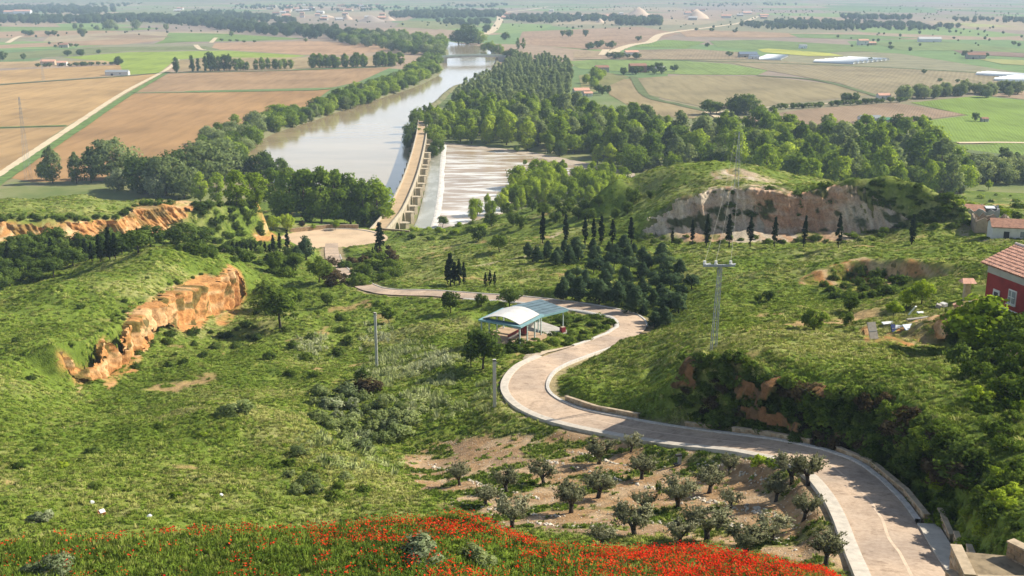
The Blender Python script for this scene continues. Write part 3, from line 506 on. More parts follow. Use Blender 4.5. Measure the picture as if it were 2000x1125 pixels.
FIELDS = [  # photo outline, material key, colour, furrow angle, label
 ([(-260, 200), (0, 166), (235, 150), (316, 143), (133, 245), (0, 249), (-260, 256)], 'tan_a', TAN, .5, 'light tan ploughed field left of the cream farm track'),
 ([(-260, 258), (0, 252), (128, 248), (2, 334), (-200, 460), (-260, 460)], 'tan_b', TANB, .5, 'dull tan field at the left edge below a grassy strip'),
 ([(22, 348), (142, 259), (256, 183), (620, 177), (648, 173), (560, 235), (440, 262), (395, 290), (380, 338), (250, 352), (60, 356)], 'brown_a', (.43, .265, .13), .75, 'wide brown ploughed field between farm track and river trees'),
 ([(262, 180), (330, 144), (560, 138), (765, 131), (700, 160), (648, 171)], 'mauve_a', (.41, .275, .165), .9, 'mauve brown field in front of the tree row by the river'),
 ([(238, 147), (312, 142), (342, 117), (400, 112), (560, 113), (600, 109), (440, 99), (250, 102), (120, 112), (230, 122)], 'lime_a', LIM, .2, 'bright lime green crop field beside the white shed'),
 ([(-200, 156), (0, 138), (235, 127), (241, 146), (0, 164), (-200, 180)], 'tan_c', TAN, .2, 'narrow tan field behind the far road on the left'),
 ([(-200, 132), (0, 121), (200, 118), (228, 123), (0, 134), (-200, 146)], 'tan_d', (.50, .36, .20), .2, 'thin pale tan strip field beside the small farmhouse'),
 ([(345, 140), (350, 118), (420, 113), (640, 112), (760, 108), (770, 128), (560, 136)], 'mauve_b', (.40, .31, .18), .6, 'grey brown field behind the row of slim poplars'),
 ([(412, 96), (420, 84), (600, 80), (750, 86), (758, 98), (700, 106), (590, 107), (450, 98)], 'pink_a', (.47, .31, .20), .3, 'pinkish tan field in front of the far wood'),
 ([(0, 118), (120, 110), (250, 100), (430, 97), (400, 90), (200, 92), (0, 104), (-200, 116), (-200, 128)], 'dull_a', DUL, .3, 'dull green pasture strip on the left plain'),
 ([(40, 86), (230, 76), (330, 78), (240, 87), (60, 92), (-100, 100), (-200, 100)], 'pink_b', PNK, .3, 'pinkish field strip on the far left plain'),
 ([(330, 64), (440, 66), (600, 76), (500, 80), (370, 82), (300, 86), (320, 78)], 'green_a', GRN, .2, 'green crop field in front of the far left wood'),
 ([(170, 72), (260, 66), (335, 72), (270, 77)], 'mauve_c', MAU, .2, 'small mauve fallow field on the far left plain'),
 ([(0, 62), (160, 58), (240, 62), (90, 72), (-160, 80), (-160, 66)], 'tan_e', PNK, .2, 'far tan strip field on the left edge'),
 ([(-160, 62), (0, 52), (330, 55), (250, 60), (0, 60)], 'green_b', GRN, .1, 'far green strip below the left wood'),
 # right of the river
 ([(1245, 153), (1330, 147), (1500, 150), (1630, 165), (1700, 186), (1560, 200), (1470, 211), (1395, 214), (1268, 186)], 'grey_a', GRY, .9, 'large grey green stubble field right of the river wood'),
 ([(1180, 158), (1238, 153), (1260, 187), (1385, 218), (1360, 232), (1260, 225), (1190, 185)], 'grey_b', (.37, .30, .18), .9, 'dull tan field beside the red roofed hut'),
 ([(1130, 148), (1175, 140), (1230, 150), (1180, 172), (1140, 190)], 'dull_b', (.27, .27, .12), .3, 'small dull green field next to the plantation'),
 ([(1412, 236), (1570, 214), (1748, 201), (1890, 224), (1760, 240), (1600, 252), (1500, 262), (1430, 250)], 'mauve_d', (.34, .25, .18), .4, 'mauve brown ploughed field behind the poplar wood'),
 ([(1778, 201), (1905, 188), (2080, 204), (2300, 232), (2300, 300), (1860, 278), (1765, 242), (1892, 226)], 'green_c', (.23, .34, .065), .3, 'bright green crop field at the right edge'),
 ([(1850, 284), (2000, 282), (2300, 306), (2300, 330), (1990, 305), (1870, 300)], 'green_d', (.21, .31, .07), .3, 'narrow green field below the white track at right'),
 ([(1915, 186), (2000, 178), (2300, 190), (2300, 228), (2085, 203)], 'pink_c', (.42, .31, .22), .3, 'pale pinkish field above the bright green crop at right'),
 ([(1110, 120), (1160, 117), (1330, 119), (1420, 125), (1500, 138), (1480, 147), (1340, 146), (1240, 142), (1130, 134)], 'green_e', (.23, .32, .10), .3, 'green meadow behind the riverside plantation'),
 ([(1345, 118), (1500, 118), (1640, 128), (1900, 140), (2300, 158), (2300, 188), (1990, 176), (1900, 184), (1720, 190), (1640, 163), (1510, 140), (1430, 124)], 'grey_c', (.33, .28, .18), .4, 'long grey brown field across the right middle plain'),
 ([(1020, 62), (1250, 52), (1330, 66), (1200, 98), (1140, 96), (1010, 86)], 'pink_d', (.40, .28, .20), .2, 'pinkish brown field right of the river bend'),
 ([(1120, 100), (1180, 100), (1170, 112), (1120, 113)], 'pink_e', (.42, .33, .22), .2, 'small tan field behind the riverside plantation'),
 ([(1250, 84), (1300, 78), (1380, 82), (1340, 94), (1240, 92)], 'green_f', GRN, .1, 'green field beside the winding pale road'),
 ([(1385, 80), (1480, 78), (1660, 88), (1720, 100), (1560, 103), (1400, 92)], 'green_g', (.20, .28, .10), .1, 'green strip field behind the far greenhouses'),
 ([(1480, 97), (1500, 95), (1620, 104), (1650, 110), (1580, 110), (1490, 102)], 'yellow_a', YEL, .1, 'thin bright yellow rape strip behind the greenhouses'),
 ([(1230, 98), (1350, 96), (1470, 104), (1480, 116), (1330, 117), (1190, 114)], 'mauve_e', (.34, .27, .18), .2, 'dull brown field before the far greenhouses'),
 ([(1700, 84), (1830, 80), (2000, 96), (2200, 110), (1900, 100), (1760, 98)], 'green_h', (.22, .29, .11), .1, 'pale green strip field on the far right plain'),
 ([(1860, 98), (1960, 102), (2200, 116), (2200, 124), (1990, 112), (1880, 106)], 'mauve_f', (.28, .20, .16), .1, 'dark mauve field strip on the far right'),
 ([(1900, 114), (2000, 118), (2200, 128), (2200, 136), (1960, 126)], 'lime_b', (.38, .40, .16), .1, 'pale yellow green strip on the far right'),
 ([(1320, 58), (1480, 62), (1640, 70), (1500, 74), (1340, 72)], 'pink_f', PNK, .1, 'far pinkish field behind the winding road'),
 ([(1540, 66), (1680, 68), (1800, 74), (1700, 78), (1560, 74)], 'green_i', (.19, .28, .10), .1, 'far green strip below the scrub belt'),
 ([(1850, 44), (1900, 46), (1990, 52), (1900, 53)], 'lime_c', (.45, .47, .2), .1, 'far pale lime strip on the right horizon'),
 ([(790, 40), (860, 42), (950, 52), (850, 58), (770, 52)], 'dull_c', (.27, .29, .13), .1, 'far dull green meadow beyond the river bend'),
 ([(230, 22), (330, 14), (420, 22), (340, 36), (250, 38)], 'dull_d', (.26, .30, .15), .1, 'far green clearing between the left woods'),
]
for poly, key, c, ang, lab in FIELDS:
    zf[0] += .012; flat_poly('field', poly, zf[0], fieldmat(key, c, ang, None, 7.0 if poly[0][1] > 140 else 16, .10, .012), lab)
zt = zf[0] + .05
M_TRACK = mat('pale_track', (.62, .50, .33), .15, .08, obj=False); M_VERGE = mat('verge_grass', (.13, .20, .045), .5, .15, obj=False); M_HEDGE = mat('ditch_grass', (.12, .15, .05), .4, .1, obj=False)
def ribbon(name, cl, hw, z, mt, label=None, step=6.0):
    c = catmull([(p[0], p[1], 0) for p in cl], step)[:, :2]; t = np.gradient(c, axis=0); t /= np.linalg.norm(t, axis=1)[:, None] + 1e-9; n = np.stack([-t[:, 1], t[:, 0]], 1)
    jit = 1 + .25 * (np.random.RandomState(len(c)).rand(len(c), 1) - .5)
    V = np.concatenate([np.c_[c + n * hw * jit, np.full(len(c), z)], np.c_[c - n * hw * jit, np.full(len(c), z)]]); k = len(c); i = np.arange(k - 1)
    return struct(name, mesh_np(name, V, np.stack([i + k, i + k + 1, i + 1, i], 1), mt), label)
def G(l): return [Pz(*q, 0) for q in l]
TR = [([(-120, 425), (3, 340), (135, 252), (245, 180), (325, 137), (348, 117)], 2.6, 'cream farm track running diagonally between the left fields'),
 ([(1380, 218), (1408, 232), (1432, 240)], 3, 'pale track leading into the poplar wood'), ([(1390, 222), (1480, 212), (1600, 204), (1720, 198)], 2.6, 'pale track along the hedge behind the mauve field'),
 ([(1192, 108), (1205, 98), (1235, 88), (1270, 82), (1290, 68), (1330, 61), (1400, 52), (1450, 44), (1480, 32)], 9, 'pale road winding away across the right plain'),
 ([(1176, 108), (1184, 97)], 6, 'short pale track beside the winding road'),
 ([(940, 70), (962, 60), (975, 42), (985, 25), (1040, 18), (1090, 8), (1130, -8)], 10, 'pale dirt road climbing from the river bend to the horizon'),
 ([(1870, 280), (2000, 280), (2300, 290)], 3, 'white track below the bright green field'), ([(1020, 232), (1000, 234), (990, 228)], 3, 'tan clearing path inside the river wood'),
 ([(15, 84), (32, 74), (44, 70)], 5, 'short pale track on the far left plain'), ([(382, 88), (390, 96), (400, 98)], 4, 'short pale track beside the lime green field'), ([(412, 84), (422, 74)], 4, 'short pale track before the far wood')]
for l, w, lab in TR: ribbon('farm_track', G(l), w, zt, M_TRACK, lab)
VG = [([(-60, 398), (20, 342), (140, 261), (250, 187), (328, 141)], 3.4, M_VERGE, 'green verge along the cream farm track'),
 ([(255, 182), (440, 180), (620, 176), (650, 172)], 2.2, M_VERGE, 'thin grass strip between the brown fields'), ([(-200, 256), (0, 250), (130, 246)], 2.4, M_VERGE, 'grass strip between the two left tan fields'),
 ([(-200, 184), (0, 166), (230, 150), (330, 143), (560, 138), (770, 130)], 4, M_HEDGE, 'grey green road verge across the left plain'),
 ([(1236, 150), (1262, 187), (1330, 206), (1388, 219)], 4, M_HEDGE, 'grass ditch between the right grey fields'), ([(1480, 148), (1600, 158), (1720, 190)], 4, M_HEDGE, 'grass ditch behind the grey stubble field'),
 ([(1120, 116), (1300, 118), (1420, 121), (1700, 131), (2000, 148), (2300, 166)], 5, M_HEDGE, 'grass ditch crossing the right plain'), ([(1850, 290), (1900, 298), (1990, 308), (2200, 318)], 6, M_HEDGE, 'reedy ditch below the narrow green field')]
for l, w, mt, lab in VG: ribbon('grass_verge', G(l), w, zt + .02, mt, lab)

# ------------------------------------------------------------------ water
def watermat(name, c, rough, bscale, bstr, foam=None, stretch=(1, 1, 1), rot=0.0):
    m, nt = newmat(name); v = posn(nt, stretch, rot); n_ = noise(nt, v, bscale, 5, .6); n2_ = noise(nt, posn(nt, (1, 2.2, 1), .3), .012, 4, .6)
    colr = ramp(nt, n2_, [tuple(x * .88 for x in c), tuple(x * 1.12 for x in c)], [.35, .65])
    if foam:
        fm = noise(nt, posn(nt, *foam[0]), foam[1], 5, .65); colr = mixc(nt, ramp(nt, fm, [(0, 0, 0), (1, 1, 1)], foam[2]), colr, foam[3])
    b = finish(nt, colr, rough, n_, bstr, .4, .5); b.inputs['IOR'].default_value = 1.33; return m
M_WATER = watermat('river_water', (.37, .29, .165), .10, .16, .16, None, (1, .5, 1))
M_RAPID = watermat('rapid_water', (.40, .29, .18), .2, .3, .8, (((.06, .26, 1), R(8)), .55, [.47, .60], (.84, .80, .73)), (.35, 1.2, 1))
M_POOL = watermat('weir_pool', (.30, .29, .22), .25, .3, .3, (((.3, .1, 1), 0), .5, [.45, .75], (.55, .54, .48)))
M_FOAM = mat('white_foam', (.66, .63, .57), .4, .5, rough=.6, obj=False)
ZW = .30
RIV = [(742, 452), (755, 425), (768, 400), (782, 370), (795, 330), (806, 300), (814, 270), (815, 235), (826, 220), (852, 196), (882, 172), (922, 160), (958, 138), (968, 118), (964, 104), (948, 94), (930, 89), (900, 86), (870, 80), (800, 76), (700, 72), (700, 80), (800, 84), (868, 92), (874, 104), (864, 118), (860, 142), (822, 165), (762, 186), (700, 205), (640, 226), (580, 246), (530, 263), (495, 281), (478, 300), (490, 330), (540, 362), (600, 392), (660, 425), (700, 450)]
flat_poly('river', RIV, ZW, M_WATER, 'broad muddy river curving through the plain')
flat_poly('river', [(800, 460), (815, 430), (828, 380), (838, 330), (848, 285), (868, 282), (864, 300), (862, 335), (859, 370), (856, 400), (850, 430), (838, 460)], ZW - .02, M_POOL, 'pale shallow pool between old bridge and weir')
flat_poly('river', [(836, 460), (850, 430), (856, 400), (859, 370), (862, 335), (866, 284), (905, 287), (950, 291), (1000, 297), (1050, 305), (1100, 316), (1160, 328), (1240, 345), (1180, 370), (1080, 385), (1000, 400), (960, 440), (900, 465)], ZW, M_RAPID, 'rippled brown and white water below the weir')
M_GRAVEL = mat('gravel_bar', (.44, .36, .27), .25, .3, obj=False)
flat_poly('gravel_bar', [(866, 279), (905, 283), (950, 288), (1000, 293), (1050, 300), (1110, 312), (1180, 326), (1240, 340), (1240, 346), (1160, 331), (1100, 320), (1050, 309), (1000, 299), (950, 293), (905, 290), (868, 286)], ZW + .06, M_GRAVEL, 'pinkish gravel bank along the far edge of the rapids')
wl = catmull(G([(836, 470), (846, 440), (853, 410), (858, 375), (861, 340), (863, 310), (867, 284)]), 3.0)
V = []; F = []
for i, p in enumerate(wl):
    t = wl[min(i + 1, len(wl) - 1)] - wl[max(i - 1, 0)]; t /= np.linalg.norm(t); nx, ny = t[1], -t[0]; j = 2.2 * (fbm(np.array([i * .16]), np.array([.5]), 3, 2)[0] - .4)
    for o_, z_ in ((-.8, .33), (0.1, .55), (.9, .5), (1.9 + j * .8, .33)): V.append((p[0] + nx * o_, p[1] + ny * o_, z_ + rng.rand() * .05))
    if i: 
        b = (i - 1) * 4
        for k in range(3): F.append((b + k, b + k + 1, b + k + 5, b + k + 4))
o = obj('weir', mesh_np('weir', V, F, M_FOAM, True)); tag(o, 'curved weir with a white line of breaking water beside the bridge', 'weir')
# earth banks
M_BANK = mat('bank_earth', (.19, .18, .09), .4, .12, obj=False, c2=(.09, .12, .035))
def bank(cl, side, label, w=1.0):
    c = catmull(G(cl), 8.0); V = []; F = []; prof = [(-1.5, .1), (1.2, 1.1), (3.5, 1.9), (8, 1.7), (14, .02)]
    for i, p in enumerate(c):
        t = c[min(i + 1, len(c) - 1)] - c[max(i - 1, 0)]; t /= np.linalg.norm(t) + 1e-9; nx, ny = -t[1] * side, t[0] * side
        j = (fbm(np.array([p[0] / 15]), np.array([p[1] / 15]), 2, 3)[0] - .5) * 3
        for a, z in prof: V.append((p[0] + nx * (a * w + j), p[1] + ny * (a * w + j), z))
        if i:
            b = (i - 1) * 5
            for k in range(4): F.append((b + k, b + k + 1, b + k + 6, b + k + 5))
    struct('riverbank', mesh_np('riverbank', V, F, M_BANK, True), label)
bank([(868, 92), (874, 104), (864, 118), (860, 142), (822, 165), (762, 186), (700, 205), (640, 226), (580, 246), (530, 263), (495, 281), (478, 300), (490, 330)], -1, 'low earth bank along the left side of the river')
bank([(815, 238), (826, 220), (852, 196), (882, 172), (922, 160), (958, 138), (968, 118), (964, 104), (948, 94)], -1, 'low earth bank along the plantation side of the river', .45)

# ------------------------------------------------------------------ road, pavements, kerbs, walls
tr = np.gradient(road, axis=0)[:, :2]; tr /= np.linalg.norm(tr, axis=1)[:, None]
for _ in range(3): tr[1:-1] = .5 * tr[1:-1] + .25 * (tr[:-2] + tr[2:]); tr /= np.linalg.norm(tr, axis=1)[:, None]
nrm = np.stack([-tr[:, 1], tr[:, 0]], 1)           # left of travel (travel runs away from the camera): outer side of the first bend
def sweep(name, prof, i0, i1, mt, label=None, wob=0.0, kind='structure', taper=False):
    V = []; F = []; k = len(prof)
    for n_, i in enumerate(range(i0, i1)):
        for a, z in prof:
            if taper: e_ = min(1.0, n_ / 14, (i1 - 1 - i) / 14); a = RW + (a - RW) * max(.05, e_)
            a2 = a + (wob * (fbm(np.array([i * .22]), np.array([a * .1]), 2, 4)[0] - .5) if wob else 0)
            V.append((road[i, 0] + nrm[i, 0] * a2, road[i, 1] + nrm[i, 1] * a2, road[i, 2] + z))
        if n_:
            b = (n_ - 1) * k
            for q in range(k - 1): F.append((b + q, b + k + q, b + k + q + 1, b + q + 1))
    o = obj(name, mesh_np(name, V, F, mt)); 
    if kind: tag(o, label, None, None, kind)
    return o
def near_i(px, py):
    p = place(px, py); return int(np.argmin(np.hypot(road[:, 0] - p[0], road[:, 1] - p[1])))
NRD = len(road)
m, nt = newmat('road_surface'); v = posn(nt); a = noise(nt, v, .45, 6, .65); b_ = noise(nt, v, 3.5, 4, .6); c_ = noise(nt, posn(nt, (1, 1, 1)), .12, 3, .5)
cc = ramp(nt, a, [(.44, .32, .225), (.55, .41, .29), (.63, .49, .36)], [.34, .5, .68]); cc = mixc(nt, .45, cc, ramp(nt, b_, [(.36, .28, .21), (.56, .45, .34)], [.4, .62]))
cc = mixc(nt, 1.0, cc, ramp(nt, c_, [(.74, .74, .77), (1.06, 1.03, 1.0)], [.38, .62]), 'MULTIPLY'); st = noise(nt, posn(nt, (1, 1, 1)), .9, 7, .75); cc = mixc(nt, 1.0, cc, ramp(nt, st, [(.66, .64, .62), (1, 1, 1)], [.33, .46]), 'MULTIPLY'); finish(nt, cc, .9, b_, .5, .03, .2); M_ROAD = m
M_PAVE = mat('pavement_stone', (.53, .475, .395), .22, 1.6, obj=False); M_KERB = mat('kerb_stone', (.54, .505, .45), .25, 2.2, obj=False)
sweep('road', [(-RW, 0), (-1.2, .035), (0, .05), (1.2, .035), (RW, 0)], 0, NRD, M_ROAD, 'pale pinkish concrete road winding down the hillside')
M_GUT = mat('road_seam', (.60, .46, .335), .2, 2, obj=False)
sweep('road_seam', [(-.12, .055), (.08, .056)], 0, near_i(1150, 820), M_GUT, 'pale worn strip along the middle of the near road', wob=.5)
iA, iB, iC, iD = near_i(1085, 702), near_i(1130, 690), near_i(1236, 636), near_i(1100, 594)
PV = [(RW, -.1), (RW, .12), (RW + .15, .13), (RW + .95, .13), (RW + .95, -.3)]
sweep('pavement', PV, 0, iA, M_PAVE, 'wide pale stone pavement on the olive grove side of the road')
sweep('kerb', [(RW, -.1), (RW, .12), (RW + .45, .13), (RW + .75, .02), (RW + .8, -.3)], iB + 6, iD + 30, M_KERB, 'pale kerb round the planted island inside the second bend', wob=.5)
sweep('kerb', [(-RW, -.1), (-RW, .14), (-RW - .38, .14), (-RW - .38, -.3)][::-1], near_i(1722, 1020), near_i(1200, 662), M_KERB, 'narrow pale kerb on the inner side of the first bend', wob=.15)
sweep('kerb', [(-RW, -.1), (-RW, .12), (-RW - .3, .12), (-RW - .3, -.3)][::-1], near_i(1236, 640), NRD - 60, M_KERB, 'thin kerb on the slope side of the far road')
sweep('pavement', [(-RW, -.1), (-RW, .13), (-RW - 1.3, .14), (-RW - 1.3, -.3)][::-1], 0, near_i(1722, 1020), M_PAVE, 'pale slab pavement on the right at the bottom of the picture')
M_DIRT = mat('dirt_apron', (.46, .37, .26), .25, .8, obj=False)
sweep('dirt_strip', [(RW + 1.0, -.02), (RW + 2.0, .02), (RW + 3.6, -.30)], near_i(1050, 720), iB + 10, M_DIRT, 'bare dirt strip between road and shelter', wob=1.2, taper=True)
# parking circle
flatp = [(park[0] + 20.5 * math.cos(a), park[1] + 20.5 * math.sin(a)) for a in np.linspace(0, 2 * math.pi, 40)[:-1]]
flat_poly('parking_place', flatp, 9.95, mat('parking_gravel', (.58, .43, .28), .2, .12, obj=False), 'round sandy parking place below the mesa', world=True)
mb = MB(); rr_ = [(park[0] + 18.5 * math.cos(a), park[1] + 18.5 * math.sin(a), 10.02) for a in np.linspace(-.9, 1.9, 30)]; mb.tube(rr_, .22, 5); mb.build('kerb', M_KERB)['kind'] = 'structure'
# stone walls built of blocks
M_STONE = mat('sandstone', (.40, .28, .165), .45, 1.3, obj=False, bstr=.5); M_STONE2 = mat('sandstone_pale', (.47, .37, .25), .35, 1.7, obj=False, bstr=.5); M_CORE = mat('mortar', (.33, .27, .19), .3, 2, obj=False)
def blockmesh(name, m):
    bm = bmesh.new(); bmesh.ops.create_cube(bm, size=1.0); bmesh.ops.bevel(bm, geom=bm.edges[:], offset=.07, segments=1, affect='EDGES')
    me = bpy.data.meshes.new(name); bm.to_mesh(me); bm.free(); me.materials.append(m); return me
BLK = [blockmesh('stone_block', M_STONE), blockmesh('stone_block', M_STONE2)]
def stone_wall(label, A, B, h, th=.4, bl=.55, courses=3, group=None, cap=True, fine=True):
    A = Vector(A); B = Vector(B); L = (B - A).length; d = (B - A) / L; rz = math.atan2(d.y, d.x); pitch = math.asin(d.z)
    t = thing('stone_wall', label, 'wall', A, 0, group); rs = random.Random(int(L * 977)); ch = h / courses
    core = MB(); n = 6
    core.add([(d.x * s + ny * -d.y, d.y * s + ny * d.x, d.z * s + zz) for s in (0, L) for ny, zz in ((-th / 2 + .03, -.5), (th / 2 - .03, -.5), (th / 2 - .03, h - .02), (-th / 2 + .03, h - .02))], [(0, 1, 2, 3), (7, 6, 5, 4), (0, 4, 5, 1), (1, 5, 6, 2), (2, 6, 7, 3), (3, 7, 4, 0)])
    core.build('wall_core', M_CORE, t)
    joined = MB()
    for c in range(courses):
        s = 0.0 if c % 2 else -bl * .4
        while s < L - .05:
            w = bl * rs.uniform(.7, 1.3); a0 = max(0, s); a1 = min(L, s + w); s += w
            if a1 - a0 < .08: continue
            mid = (a0 + a1) / 2; loc = (d.x * mid, d.y * mid, d.z * mid + ch * (c + .5)); sc = (a1 - a0 - .02, th + rs.uniform(-.03, .05), ch - .02)
            if fine:
                o = obj('stone_block', BLK[rs.random() < .35], t, loc, 0, sc); o.rotation_euler = (rs.uniform(-.02, .02), -pitch, rz)
            else: joined.box(loc, sc, rz)
    if not fine: joined.build('masonry', M_STONE, t)['kind'] = 'stuff'
    if cap:
        cm = MB(); cm.add([(d.x * s + ny * -d.y, d.y * s + ny * d.x, d.z * s + zz) for s in (-.03, L + .03) for ny, zz in ((-th / 2 - .05, h), (th / 2 + .05, h), (th / 2 + .05, h + .09), (-th / 2 - .05, h + .09))], [(0, 1, 2, 3), (7, 6, 5, 4), (0, 4, 5, 1), (1, 5, 6, 2), (2, 6, 7, 3), (3, 7, 4, 0)]); cm.build('coping', M_STONE2, t)
    return t
def on_road(i, a, dz=0.0): return (road[i, 0] + nrm[i, 0] * a, road[i, 1] + nrm[i, 1] * a, road[i, 2] + dz)
names_w = ['low sandstone wall along the road under the dark bushy scarp', ]
segs = [(1330, 842, 1378, 849, .75, 'short low sandstone wall beside the road, left of two'), (1420, 852, 1490, 862, .85, 'low sandstone wall beside the road right of the shorter one'), (1490, 862, 1562, 878, .8, 'curving low stone wall continuing under the bushy scarp'),
        (1600, 893, 1660, 920, .7, 'shaded stone wall where the road bends, above the large olive'), (1660, 920, 1712, 968, .75, 'shaded stone wall on the outer bend, before the stepped slabs'), (1712, 968, 1750, 1020, .8, 'stone wall above the start of the slab pavement')]
for x0, y0, x1, y1, h, lab in segs:
    a = near_i(x0, y0); b = near_i(x1, y1); a, b = max(a, b), min(a, b)
    stone_wall(lab, on_road(a, -RW - .75, -.1), on_road(b, -RW - .75, -.1), h * .7, .3, .6, 2)
a0 = near_i(1722, 1020); stepn = max(3, int(a0 / 4.6))
for k in range(4):
    i1 = int(a0 - k * a0 * .23); i0 = int(a0 - (k + .92) * a0 * .23)
    lab = ['farthest', 'second', 'third', 'nearest'][k] + ' stepped stone parapet block beside the slab pavement at lower right'
    zt_ = max(road[i0, 2], road[i1, 2]); A = on_road(i1, -RW - 1.55, 0); B = on_road(i0, -RW - 1.55, 0); A = (A[0], A[1], zt_ - .1); B = (B[0], B[1], zt_ - .1)
    stone_wall(lab, A, B, .48 + .05 * k, .24, .6, 2, 'stepped parapet blocks')
# inner bend retaining wall
a, b, c = near_i(1060, 795), near_i(1130, 815), near_i(1215, 833)
stone_wall('dark low retaining wall inside the first bend, half grown over', on_road(b, -RW - .75, -.1), on_road(a, -RW - .75, -.1), .6, .3, .6, 2)
stone_wall('dark low retaining wall inside the first bend nearest the straight', on_road(c, -RW - .75, -.1), on_road(b, -RW - .75, -.1), .6, .3, .6, 2)
# terrace walls at the lower right corner
pA = P(1915, 1116, 56.5); pB = P(2015, 1085, 57.5); zc = pA[2] - 1.25
stone_wall('sandstone block terrace wall with a flat top at the lower right corner', (pA[0], pA[1], zc - .3), (pB[0] + .3, pB[1], zc - .3), 1.1, .5, .45, 4)
pC = P(1895, 1088, 59)
stone_wall('side arm of the sandstone terrace wall at the lower right corner', (pA[0] - .35, pA[1] + .35, zc - .3), (pC[0] - .4, pC[1] + 1.0, zc - .3), 1.1, .5, .45, 4)
pD = P(1852, 1122, 58); pE = P(1912, 1124, 56.2)
stone_wall('low sandstone planter wall between pavement end and terrace wall', (pD[0], pD[1], pD[2] - .5), (pE[0], pE[1], pD[2] - .5), .7, .4, .45, 3)
pF = P(1972, 1070, 60.5); pG = P(2030, 1086, 58.5)
stone_wall('upper sandstone wall at the right edge above the terrace wall', (pF[0], pF[1], pF[2] - .7), (pG[0] + 1, pG[1], pF[2] - .7), 1.1, .5, .45, 4)
flat = MB(); flat.prism([(pA[0], pA[1]), (pB[0] + .3, pB[1]), (pF[0] + 1, pF[1]), (pF[0], pF[1]), (pC[0], pC[1] + 1.0)], zc - 1, zc + .45)
tag(flat.build('terrace', mat('terrace_earth', (.27, .21, .13), .5, 1.5, obj=False)), 'gravel terrace floor behind the lower right walls', None, None, 'structure')
ng = [(pD[0] - .5, pD[1] - 5), (pD[0] + 8, pD[1] - 5), (pB[0] + 3, pB[1] - .6), (pA[0] + .2, pA[1] - .5), (pD[0] + .3, pD[1] - .5)]
tag(MB().prism(ng, zc - 2, zc - .12).build('lower_terrace', M_DIRT), 'sandy ground below the lower right terrace wall', None, None, 'structure')
# wall behind the parking place
qa, qb, qc, qd = Pz(566, 454, 10), Pz(640, 446, 10), Pz(700, 446, 10), Pz(742, 458, 10)
stone_wall('dark stone wall behind the sandy parking place, left length', (*qa[:2], 9.8), (*qb[:2], 9.8), 1.6, .5, 1.2, 3, fine=False)
stone_wall('dark stone wall behind the sandy parking place, right length', (*qb[:2], 9.8), (*qc[:2], 9.8), 1.6, .5, 1.2, 3, fine=False)
qe, qf = Pz(742, 449, 8.5), Pz(800, 452, 8.5)
stone_wall('low stone wall in front of the old bridge end', (*qe[:2], 7.8), (*qf[:2], 7.4), 1.4, .5, 1.2, 3, fine=False)

# ------------------------------------------------------------------ old stone bridge
M_BRS = mat('bridge_stone', (.37, .31, .22), .35, .25, obj=False, bstr=.4, bdist=.15); M_DECK = mat('bridge_deck', (.48, .35, .21), .18, .2, obj=False); M_PAR = mat('parapet_stone', (.46, .40, .30), .25, .5, obj=False)
ZD = 8.0
bc = catmull([Pz(*q, ZD) for q in [(738, 452), (752, 436), (775, 405), (800, 350), (814, 305), (822, 270), (825, 250), (826, 236)]], 2.0)
sl_ = np.r_[0, np.cumsum(np.linalg.norm(np.diff(bc[:, :2], axis=0), axis=1))]
def bp(s):
    x = np.interp(s, sl_, bc[:, 0]); y = np.interp(s, sl_, bc[:, 1]); x2 = np.interp(s + 2, sl_, bc[:, 0]); y2 = np.interp(s + 2, sl_, bc[:, 1]); x1 = np.interp(s - 2, sl_, bc[:, 0]); y1 = np.interp(s - 2, sl_, bc[:, 1])
    t = np.array([x2 - x1, y2 - y1]); t /= np.linalg.norm(t); return np.array([x, y]), t, np.array([t[1], -t[0]])      # right-hand normal
bridge = thing('stone_bridge', 'long old stone arch bridge with sandy deck crossing the muddy river', 'bridge', (*bc[0][:2], 0)); O = np.array(bc[0][:2]); LB = sl_[-1]
def swp(name, prof, m, s0=0, s1=LB, step=3):
    V = []; F = []; k = len(prof); ss = np.arange(s0, s1, step)
    for n_, s in enumerate(ss):
        p, t, q = bp(s)
        for a, z in prof: V.append((*(p + q * a - O), z))
        if n_:
            b = (n_ - 1) * k
            for i in range(k): F.append((b + i, b + (i + 1) % k, b + k + (i + 1) % k, b + k + i))
    return obj(name, mesh_np(name, V, F, m), bridge)
HWB = 2.9
swp('deck', [(-HWB, ZD - .6), (HWB, ZD - .6), (HWB, ZD), (-HWB, ZD)], M_DECK)
for sd, lab in ((1, 'right parapet'), (-1, 'left parapet')):
    swp('parapet', [(sd * HWB, ZD - .7), (sd * (HWB + .5), ZD - .7), (sd * (HWB + .5), ZD + 1.0), (sd * HWB, ZD + 1.0)][::sd], M_PAR)
bay = 19.5; s = 14.0; kb = 0
